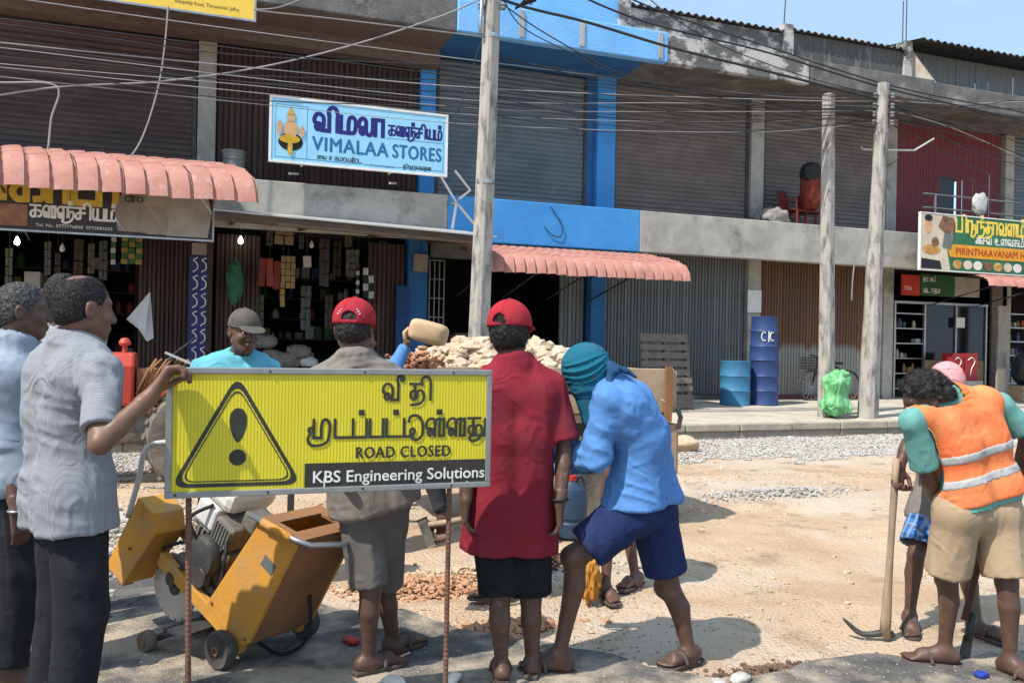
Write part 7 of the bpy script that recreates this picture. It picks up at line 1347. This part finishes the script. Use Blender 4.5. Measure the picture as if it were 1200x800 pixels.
# 7 man in the red polo and red cap, from behind
J, f, r, P = std_pose(603, 800, (.05, 1), 1.70, .016); J_(J, hd=(597, 388, 3.82), nb=(603, 428, 3.78), shL=(562, 452, 3.76), shR=(648, 452, 3.80), mid=(605, 512, 3.76), pel=(600, 590, 3.78), hipL=(578, 606, 3.76), hipR=(620, 606, 3.80), knL=(585, 700, 3.74), knR=(622, 700, 3.80), anL=(588, 784, 3.74), anR=(624, 784, 3.82), elL=(548, 530, 3.72), elR=(662, 526, 3.78), wrL=(546, 585, 3.66), wrR=(656, 590, 3.70))
J['fdL'] = dirw(-.1, 1); J['fdR'] = dirw(.15, 1)
p = Person('man in a red polo shirt, black shorts and red cap, back to the camera', J, 'skin_dark', dirw(.06, 1, -.05), dirw(-.02, 0, 1), z0=.016); p.body(sole=.014, handR=dict(q='R', d=dirw(.05, .1, -1), n=dirw(-1, .2), t=dirw(0, 1), curl=.4), handL=dict(q='L', d=dirw(-.05, .1, -1), n=dirw(1, .2), t=dirw(0, 1), curl=.4))
p.shirt(MATS['polo_red'], hem=.20, sleeve=.86, seed=21, amp=.012, freq=6, e=.016, slr=(.054, .080), flare=.022, el=.85, h=.0068, wid=1.10); p.shorts(MATS['shorts_black'], .94, r=(.09, .092), seed=22, amp=.010); p.hair(MATS['hair_black'], amp=.004, freq=70, grow=.008, nape=-.105, seed=23, strands=6000, slen=.02); p.cap(MATS['cap_red'], back=True, low=.018, grow=.014, tilt=.35); p.sandals()
mb = MB(); w = Vector(J['wrR']) - p.base; mb.tube([w + Vector((.034 * math.cos(a), .034 * math.sin(a), .02)) for a in np.linspace(0, 6.2832, 15)], .007, 5); mb.build('wristband', MATS['black'], p.root, smooth=True)
# 8 worker in the blue long-sleeved shirt, teal head wrap, bending left
J = J_({}, hd=(688, 436, 3.86), nb=(716, 452, 3.88), mid=(752, 512, 3.92), pel=(752, 580, 3.93), shL=(712, 470, 3.74), shR=(722, 462, 4.04), hipL=(742, 598, 3.86), hipR=(764, 598, 4.0), elL=(699, 536, 3.74), wrL=(640, 530, 3.98), elR=(690, 540, 4.12), wrR=(646, 548, 4.15), knL=(674, 652, 3.84), anL=(656, 764, 3.86), knR=(784, 688, 4.02), anR=(808, 766, 4.02))
J['fdL'] = dirw(-1, .1); J['fdR'] = dirw(-.7, -.5); J['calfL'] = dirw(.018, 0); J['calfR'] = dirw(.02, 0)
p = Person('worker in a blue long-sleeved shirt, navy shorts and teal head wrap, bending to the left', J, 'skin_dark', dirw(-.85, .1, -.5), dirw(-.45, 0, .9), z0=.0, S=1.08); p.body(sole=.018, handL=dict(q='L', d=dirw(-1, 0, -.2), n=dirw(0, .3, -1), t=dirw(0, 1, 0), curl=.5), handR=dict(q='R', d=dirw(-1, 0, -.2), n=dirw(0, .3, -1), t=dirw(0, -1, 0), curl=.5))
p.shirt(MATS['shirt_blue'], hem=.03, long=.93, seed=25, amp=.011, freq=7.5, fd=dirw(.9, 0, -.35), el=.75, collar=True, slr=(.052, .06), h=.0065, el2=dirw(.8, .1, .35)); p.shorts(MATS['shorts_navy'], .80, r=(.100, .092), seed=26, amp=.009, e=.008, waist=.02)
hc, f_, u_, r_ = p.J['hd'], p.f, p.u, p.r; G = Grid(.0055); ax = (r_, f_, u_); G.ell(hc + u_ * .026 - f_ * .008, ax, (.092, .112, .108)); G.ell(hc + f_ * .03 - u_ * .055, ax, (.074, .080, .085), k=.03); G.cap(hc - u_ * .06 - f_ * .03, p.J['nb'], .068, .085, k=.03); G.ell(hc + f_ * .125 + u_ * .005, ax, (.05, .03, .018), k=.005, neg=True); V, Q = G.mesh(1); V = folds(V, Q, .006, 14, f_ + u_ * .4, 27, .8); hw = p.out('head_wrap', V, Q, MATS['wrap_teal'])
def onhead(ar, af, au, k=1.04): v = np.array([ar / .092, af / .112, au / .108]); return hc + u_ * .026 - f_ * .008 + (r_ * ar + f_ * af + u_ * au) / np.linalg.norm(v) * k
kn = onhead(.1, -.8, -.42, 1.04)
for sd in (-1, 1):
    for i in range(4):
        mb = MB(); lift = .05 - i * .022; path = []
        for tq in np.linspace(0, 1, 9): an_ = math.pi * (.12 + .86 * tq); path.append(Vector(onhead(sd * math.sin(an_), math.cos(an_), lift * 14 * (1 - tq) * .8 + .05 * tq - i * .25 * math.sin(math.pi * tq), 1.0 + .015 * (i % 2)) - A3(p.base)))
        mb.tube(path, [.004 + .006 * math.sin(math.pi * min(1, .15 + q / 9)) for q in range(9)], 7); mb.build('wrap_fold', MATS['wrap_teal'], hw, smooth=True)
G = Grid(.006)
for a, b, rr, r2 in ((kn + dirw(-.02, -.05, .0), kn + dirw(.01, -.07, -.02), .024, .022), (kn + dirw(-.01, -.06, 0), kn + dirw(-.02, -.10, -.11), .014, .02), (kn + dirw(-.02, -.10, -.11), kn + dirw(-.04, -.10, -.19), .018, .008), (kn + dirw(0, -.06, 0), kn + dirw(.06, -.05, -.02), .014, .012), (kn + dirw(.06, -.05, -.02), kn + dirw(.11, -.04, -.05), .012, .006)): G.cap(a, b, rr, r2, k=.014)
V, Q = G.mesh(1); V = folds(V, Q, .007, 22, dirw(.2, 0, -1), 28, .85); p.out('knotted_scarf', V, Q, MATS['wrap_blue'], hw)
G = Grid(.006); cn = hc - u_ * .10 + f_ * .05
for a, b, rr, r2 in ((cn, cn + dirw(.02, 0, -.10), .06, .045), (cn + dirw(.02, 0, -.10), cn + dirw(.06, .0, -.19), .04, .018)): G.cap(a, b, rr, r2, k=.02)
V, Q = G.mesh(1); V = folds(V, Q, .008, 16, dirw(.2, 0, -1), 29, .85); p.out('face_cloth', V, Q, MATS['wrap_teal'], hw); p.sandals()
mb = MB(); pc = Vector(p.J['pel'] - A3(p.base)) + Vector((0, 0, .0)); mb.tube([pc + Vector(p.r2) * (.165 * math.cos(q)) + Vector(np.cross(p.r2, [0, 0, 1.])) * (.118 * math.sin(q)) + Vector((0, 0, .0)) for q in np.linspace(0, 6.2832, 25)], .014, 6); mat('belt', (.16, .07, .045), rough=.6); mb.build('belt', MATS['belt'], p.root, smooth=True)
# 9 worker in the orange vest, stooping with a shovel
J = J_({}, hd=(1085, 466, 3.95), nb=(1112, 468, 3.98), mid=(1136, 520, 3.96), pel=(1148, 572, 3.96), shL=(1070, 493, 3.88), shR=(1172, 474, 4.02), hipL=(1122, 598, 3.94), hipR=(1168, 598, 3.98), elL=(1088, 562, 3.96), wrL=(1112, 612, 4.16), elR=(1204, 512, 4.05), wrR=(1190, 585, 4.20), knL=(1110, 678, 4.02), knR=(1180, 682, 3.95), anL=(1107, 762, 4.05), anR=(1184, 774, 3.93))
J['fdL'] = dirw(-1, .25); J['fdR'] = dirw(.35, -1); J['calfL'] = dirw(.012, 0); J['calfR'] = dirw(0, -.01)
p = Person('stooping worker in an orange reflective vest, mint T-shirt and khaki shorts', J, 'skin_dark', dirw(-.85, .25, -.45), dirw(-.3, 0, .95), z0=.0); p.body(sole=.018, handL=dict(q='L', d=dirw(.5, .3, -.8), n=dirw(1, 0, .3), t=dirw(0, 1, 0), curl=.7), handR=dict(q='R', d=dirw(-.4, .3, -.8), n=dirw(-1, 0, .3), t=dirw(0, 1, 0), curl=.7))
ts = p.shirt(MATS['tee_mint'], hem=.07, sleeve=.78, seed=31, amp=.006, slr=(.050, .070), wid=1.10, e=.004, collar=False)
J2 = p.J; dn = nz_(J2['pel'] - J2['mid']); ax_ = nz_(J2['nb'] - J2['pel']); lean_ = nz_(ax_ + p.r2 * .06)
def vest(g, extra):
    G = Grid(.0075)
    for q in (-1, 1):
        p0 = J2['pel'] + p.r2 * q * .080; p1 = J2['mid'] + p.r1 * q * .074; p2 = p.ch + p.r1 * q * .098; shq = J2['shR' if q > 0 else 'shL']
        if q < 0: G.cap(p.ch, J2['nb'], .102 + g, .082 + g, k=.03)
        G.cap(p0, p1, .114 + g, .108 + g, k=.04); G.cap(p1, p2, .108 + g, .100 + g, k=.04); G.cap(p2, J2['nb'] * .4 + shq * .6, .096 + g, .066 + g, k=.03); sq = J2['nb'] * .30 + shq * .70; G.cap(J2['nb'] + p.r1 * q * .05, sq, .072 + g, .058 + g, k=.03); G.cap(sq, p1, .058 + g, .100 + g, k=.05); G.cap(sq, p2, .060 + g, .094 + g, k=.05)
    for q in (-1, 1): G.cap(J2['pel'] + p.r2 * q * .085, J2['pel'] + p.r2 * q * .092 + dn * .15, .120 + g, .128 + g, k=.05)
    G.cut(J2['pel'] + dn * .045, dn)
    for q in 'LR': d = nz_(J2['el' + q] - J2['sh' + q]); G.cap(J2['sh' + q] + d * .085, J2['sh' + q] + d * .31, .066, .076, k=.004, neg=True)
    G.cap(J2['nb'] + (J2['nb'] - J2['hd']) * .2, J2['hd'], .075, .11, k=.0, neg=True); extra(G); V, Q = G.mesh(1 if g else 2); return folds(V, Q, .008, 6, dn + dirw(.35, 0, 0), 33, .8), Q
V, Q = vest(0, lambda G: None); vo = p.out('safety_vest', V, Q, MATS['vest_orange'])
for t0 in (.045, .155):
    def band(G, t0=t0): G.cut(J2['pel'] + ax_ * t0, -lean_); G.cut(J2['pel'] + ax_ * (t0 + .042), lean_)
    V, Q = vest(.003, band); p.out('reflective_band', V, Q, MATS['reflective'], vo)
for q in 'LR':
    d = nz_(J2['el' + q] - J2['sh' + q]); V, Q = vest(.004, lambda G: G.keep(J2['sh' + q] + d * .085, J2['sh' + q] + d * .31, .076)); p.out('vest_binding', V, Q, MATS['vest_trim'], vo)
p.shorts(MATS['khaki'], .90, r=(.098, .100), seed=34, amp=.011, freq=8, e=.006, h=.008); p.hair(MATS['hair_black'], amp=.009, freq=50, grow=.012, nape=-.02, seed=35, strands=6000, slen=.022); p.sandals()
g1, g2 = pt(1160, 612, 4.16), pt(1129, 770, 4.12); g2.z = -.02; t = thing('shovel', 'shovel with a dark wooden handle held upright by the orange vest worker', 'shovel', g2); mb = MB(); mb.tube([Vector((0, 0, .22)) + (g1 - g2) * .0, (g1 - g2) * 1.05], .016, 8); mat('handle_dark', (.12, .06, .04), (.08, .04, .03), rough=.7, stretch=(5, 5, 1)); o = mb.build('shaft', MATS['handle_dark'], t, smooth=True)
o.data.vertices[0].co = o.data.vertices[0].co; ddn = (g1 - g2).normalized(); mb = MB(); mb.tube([ddn * .12, ddn * .26], .02, 8); mb.build('socket', MATS['steel_dark'], t, smooth=True); mb = MB(); xx = Vector(dirw(1, .3)); mb.prism([ddn * .15 - xx * .028, ddn * .15 + xx * .028, ddn * .02 + xx * .034, ddn * -.03, ddn * .02 - xx * .034], Vector(dirw(-.1, .3)).normalized() * .006); mb.build('blade', MATS['steel_dark'], t, bevel=.002)
# 10 worker in the pink cap with the pick
J = J_({}, hd=(1108, 452, 4.52), nb=(1116, 484, 4.62), mid=(1112, 540, 4.66), pel=(1104, 590, 4.66), shR=(1082, 500, 4.56), shL=(1152, 500, 4.62), hipR=(1088, 602, 4.62), hipL=(1124, 602, 4.70), elR=(1064, 520, 4.36), wrR=(1054, 546, 4.32), elL=(1150, 550, 4.5), wrL=(1120, 570, 4.4), knR=(1074, 650, 4.54), knL=(1134, 664, 4.60), anR=(1066, 722, 4.56), anL=(1146, 738, 4.50))
J['fdR'] = dirw(-.35, -1); J['fdL'] = dirw(.5, -1); J['calfL'] = dirw(0, .012); J['calfR'] = dirw(0, .012)
p = Person('worker in a pink cap and blue checked shorts leaning on a pick', J, 'skin_dark', dirw(-.35, -.6, -.72), dirw(-.2, -.6, .75), S=.95); p.body(sole=.018, handR=dict(q='R', d=dirw(-.15, -.1, -1), n=dirw(.3, -1, 0), t=dirw(1, 0, 0), curl=.75)); p.shirt(MATS['tee_grey'], hem=.1, sleeve=.55, seed=41, h=.011); p.shorts(MATS['shorts_plaid'], .78, r=(.10, .11), seed=42, amp=.006, h=.010); p.hair(MATS['hair_black'], seed=43); p.cap(MATS['cap_pink'], low=.018, grow=.004); p.sandals()
a, b = pt(1050, 545, 4.30), pt(1037, 749, 4.38); b.z = .03; t = thing('pickaxe', 'pick with a pale wooden handle and curved iron blade standing on the dirt', 'pickaxe', b); mb = MB(); n = 9; dv = a - b; mb.tube([dv * (i / n) * 1.04 + Vector((0, 0, 0)) for i in range(n + 1)], [.028, .026, .022, .019, .017, .017, .017, .018, .018, .017], 9); mb.build('handle', MATS['wood_handle'], t, smooth=True)
P0 = pt(988, 724, 4.42) - b; P1 = pt(1010, 742, 4.40) - b; mb = MB(); mb.tube(catmull([P0, P1, Vector((0, 0, .015)), Vector(dirw(.05, .02)) + Vector((0, 0, -.005))], 5), [.006, .008, .01, .012, .014, .015, .016, .017, .018, .019, .02, .02, .02, .02, .018, .016], 8); mb.build('blade', MATS['steel_dark'], t, smooth=True)
# 11 crouched worker behind the blue shirt: only a leg shows
J = J_({}, hd=(716, 508, 5.2), nb=(728, 492, 5.3), mid=(745, 505, 5.3), pel=(752, 545, 5.3), shL=(728, 500, 5.1), shR=(732, 498, 5.48), hipL=(745, 556, 5.22), hipR=(750, 556, 5.4), elL=(716, 540, 5.1), wrL=(706, 585, 5.08), elR=(716, 540, 5.5), wrR=(706, 585, 5.5), knL=(712, 618, 5.12), knR=(735, 615, 5.4), anL=(710, 690, 5.04), anR=(745, 680, 5.3))
J['fdL'] = dirw(.2, -1); J['fdR'] = dirw(-.6, -.8)
p = Person('worker crouching behind the blue shirt, only a bare leg visible', J, 'skin_brown', dirw(-.8, 0, -.6), dirw(-.6, 0, .8), S=.92); p.body(h=.011, sole=.018); p.shirt(MATS['tee_mint'], hem=.06, sleeve=.5, seed=51, h=.012); p.shorts(MATS['sarong_orange'], .6, seed=52, h=.012); p.hair(MATS['hair_black'], seed=53); p.sandals()
# 12 worker stooping behind the red polo, holding a mattock
J = J_({}, hd=(512, 520, 4.9), nb=(538, 508, 4.95), mid=(570, 522, 5.0), pel=(600, 548, 5.0), shR=(532, 516, 5.12), shL=(530, 520, 4.78), hipL=(596, 562, 4.92), hipR=(600, 560, 5.1), elL=(510, 566, 4.72), wrL=(518, 606, 4.70), elR=(520, 560, 5.1), wrR=(530, 520, 5.0), knL=(590, 625, 4.95), knR=(604, 625, 5.1), anL=(586, 690, 4.98), anR=(612, 686, 5.1))
J['fdL'] = dirw(-1, -.2); J['fdR'] = dirw(-1, -.2)
p = Person('worker stooping behind the red polo man, dark sleeve and a hand on a mattock showing', J, 'skin_brown', dirw(-.8, 0, -.6), dirw(-.6, 0, .8), S=.95); p.body(h=.011, sole=.018, handL=dict(q='L', d=dirw(.08, -.1, -1), n=dirw(-.2, -1, 0), t=dirw(-1, 0, 0), curl=.6)); p.shirt(MATS['sleeve_dark'], hem=.06, long=.85, seed=55, h=.011); p.shorts(MATS['trousers_dark'], .85, seed=56, h=.012); p.hair(MATS['hair_black'], seed=57); p.sandals()
a, b = pt(492, 616, 4.68), pt(552, 664, 4.62); t = thing('mattock', 'wooden mattock with an iron head hanging from a hand beside the rebar post', 'mattock', a); mb = MB(); kk = pt(524, 612, 4.66); mb.tube([Vector((0, 0, 0)), kk - a, pt(560, 604, 4.7) - a], .018, 8); mb.build('handle', MATS['wood_handle'], t, smooth=True); mb = MB(); mb.bar(pt(494, 607, 4.68) - a, pt(507, 640, 4.66) - a, .055, .035, FWD); mb.build('head', MATS['engine'], t, bevel=.006)
# crow on the black cable
c = on_y(621, 6, WY); t = thing('crow', 'black crow perched on the thick cable beside the near pole', 'bird', c); B = A3(c)
G = Grid(.012); G.cap(B + dirw(.05, 0, .10), B + dirw(-.06, 0, .05), .06, .045, k=.03); G.cap(B + dirw(.09, 0, .16), B + dirw(.06, 0, .12), .042, .045, k=.03); G.cap(B + dirw(.12, 0, .165), B + dirw(.18, 0, .15), .016, .008, k=.01); G.cap(B + dirw(-.06, 0, .05), B + dirw(-.22, 0, -.06), .04, .018, k=.03); V, Q = G.mesh(1); npmesh('body', V - B, Q, MATS['black'], t)
mb = MB(); mb.tube([Vector(dirw(0, 0, .05)), Vector((0, 0, 0))], .008, 5); mb.build('leg', MATS['black'], t); mb = MB(); mb.tube([Vector(dirw(.03, .02, .05)), Vector(dirw(.02, .0, .0))], .008, 5); mb.build('leg', MATS['black'], t)
# ------------------------------------------------------------------ empties sit at the base of their thing
bpy.context.view_layer.update()
for o in [x for x in scene.objects if x.type == 'EMPTY' and x.parent is None and x.location.length < 1e-6]:
    pts = [m.matrix_world @ Vector(cn) for m in o.children_recursive if m.type == 'MESH' for cn in m.bound_box]
    if not pts: continue
    b = Vector(((min(q.x for q in pts) + max(q.x for q in pts)) / 2, (min(q.y for q in pts) + max(q.y for q in pts)) / 2, min(q.z for q in pts))); o.location = b
    for ch in o.children: ch.location -= b
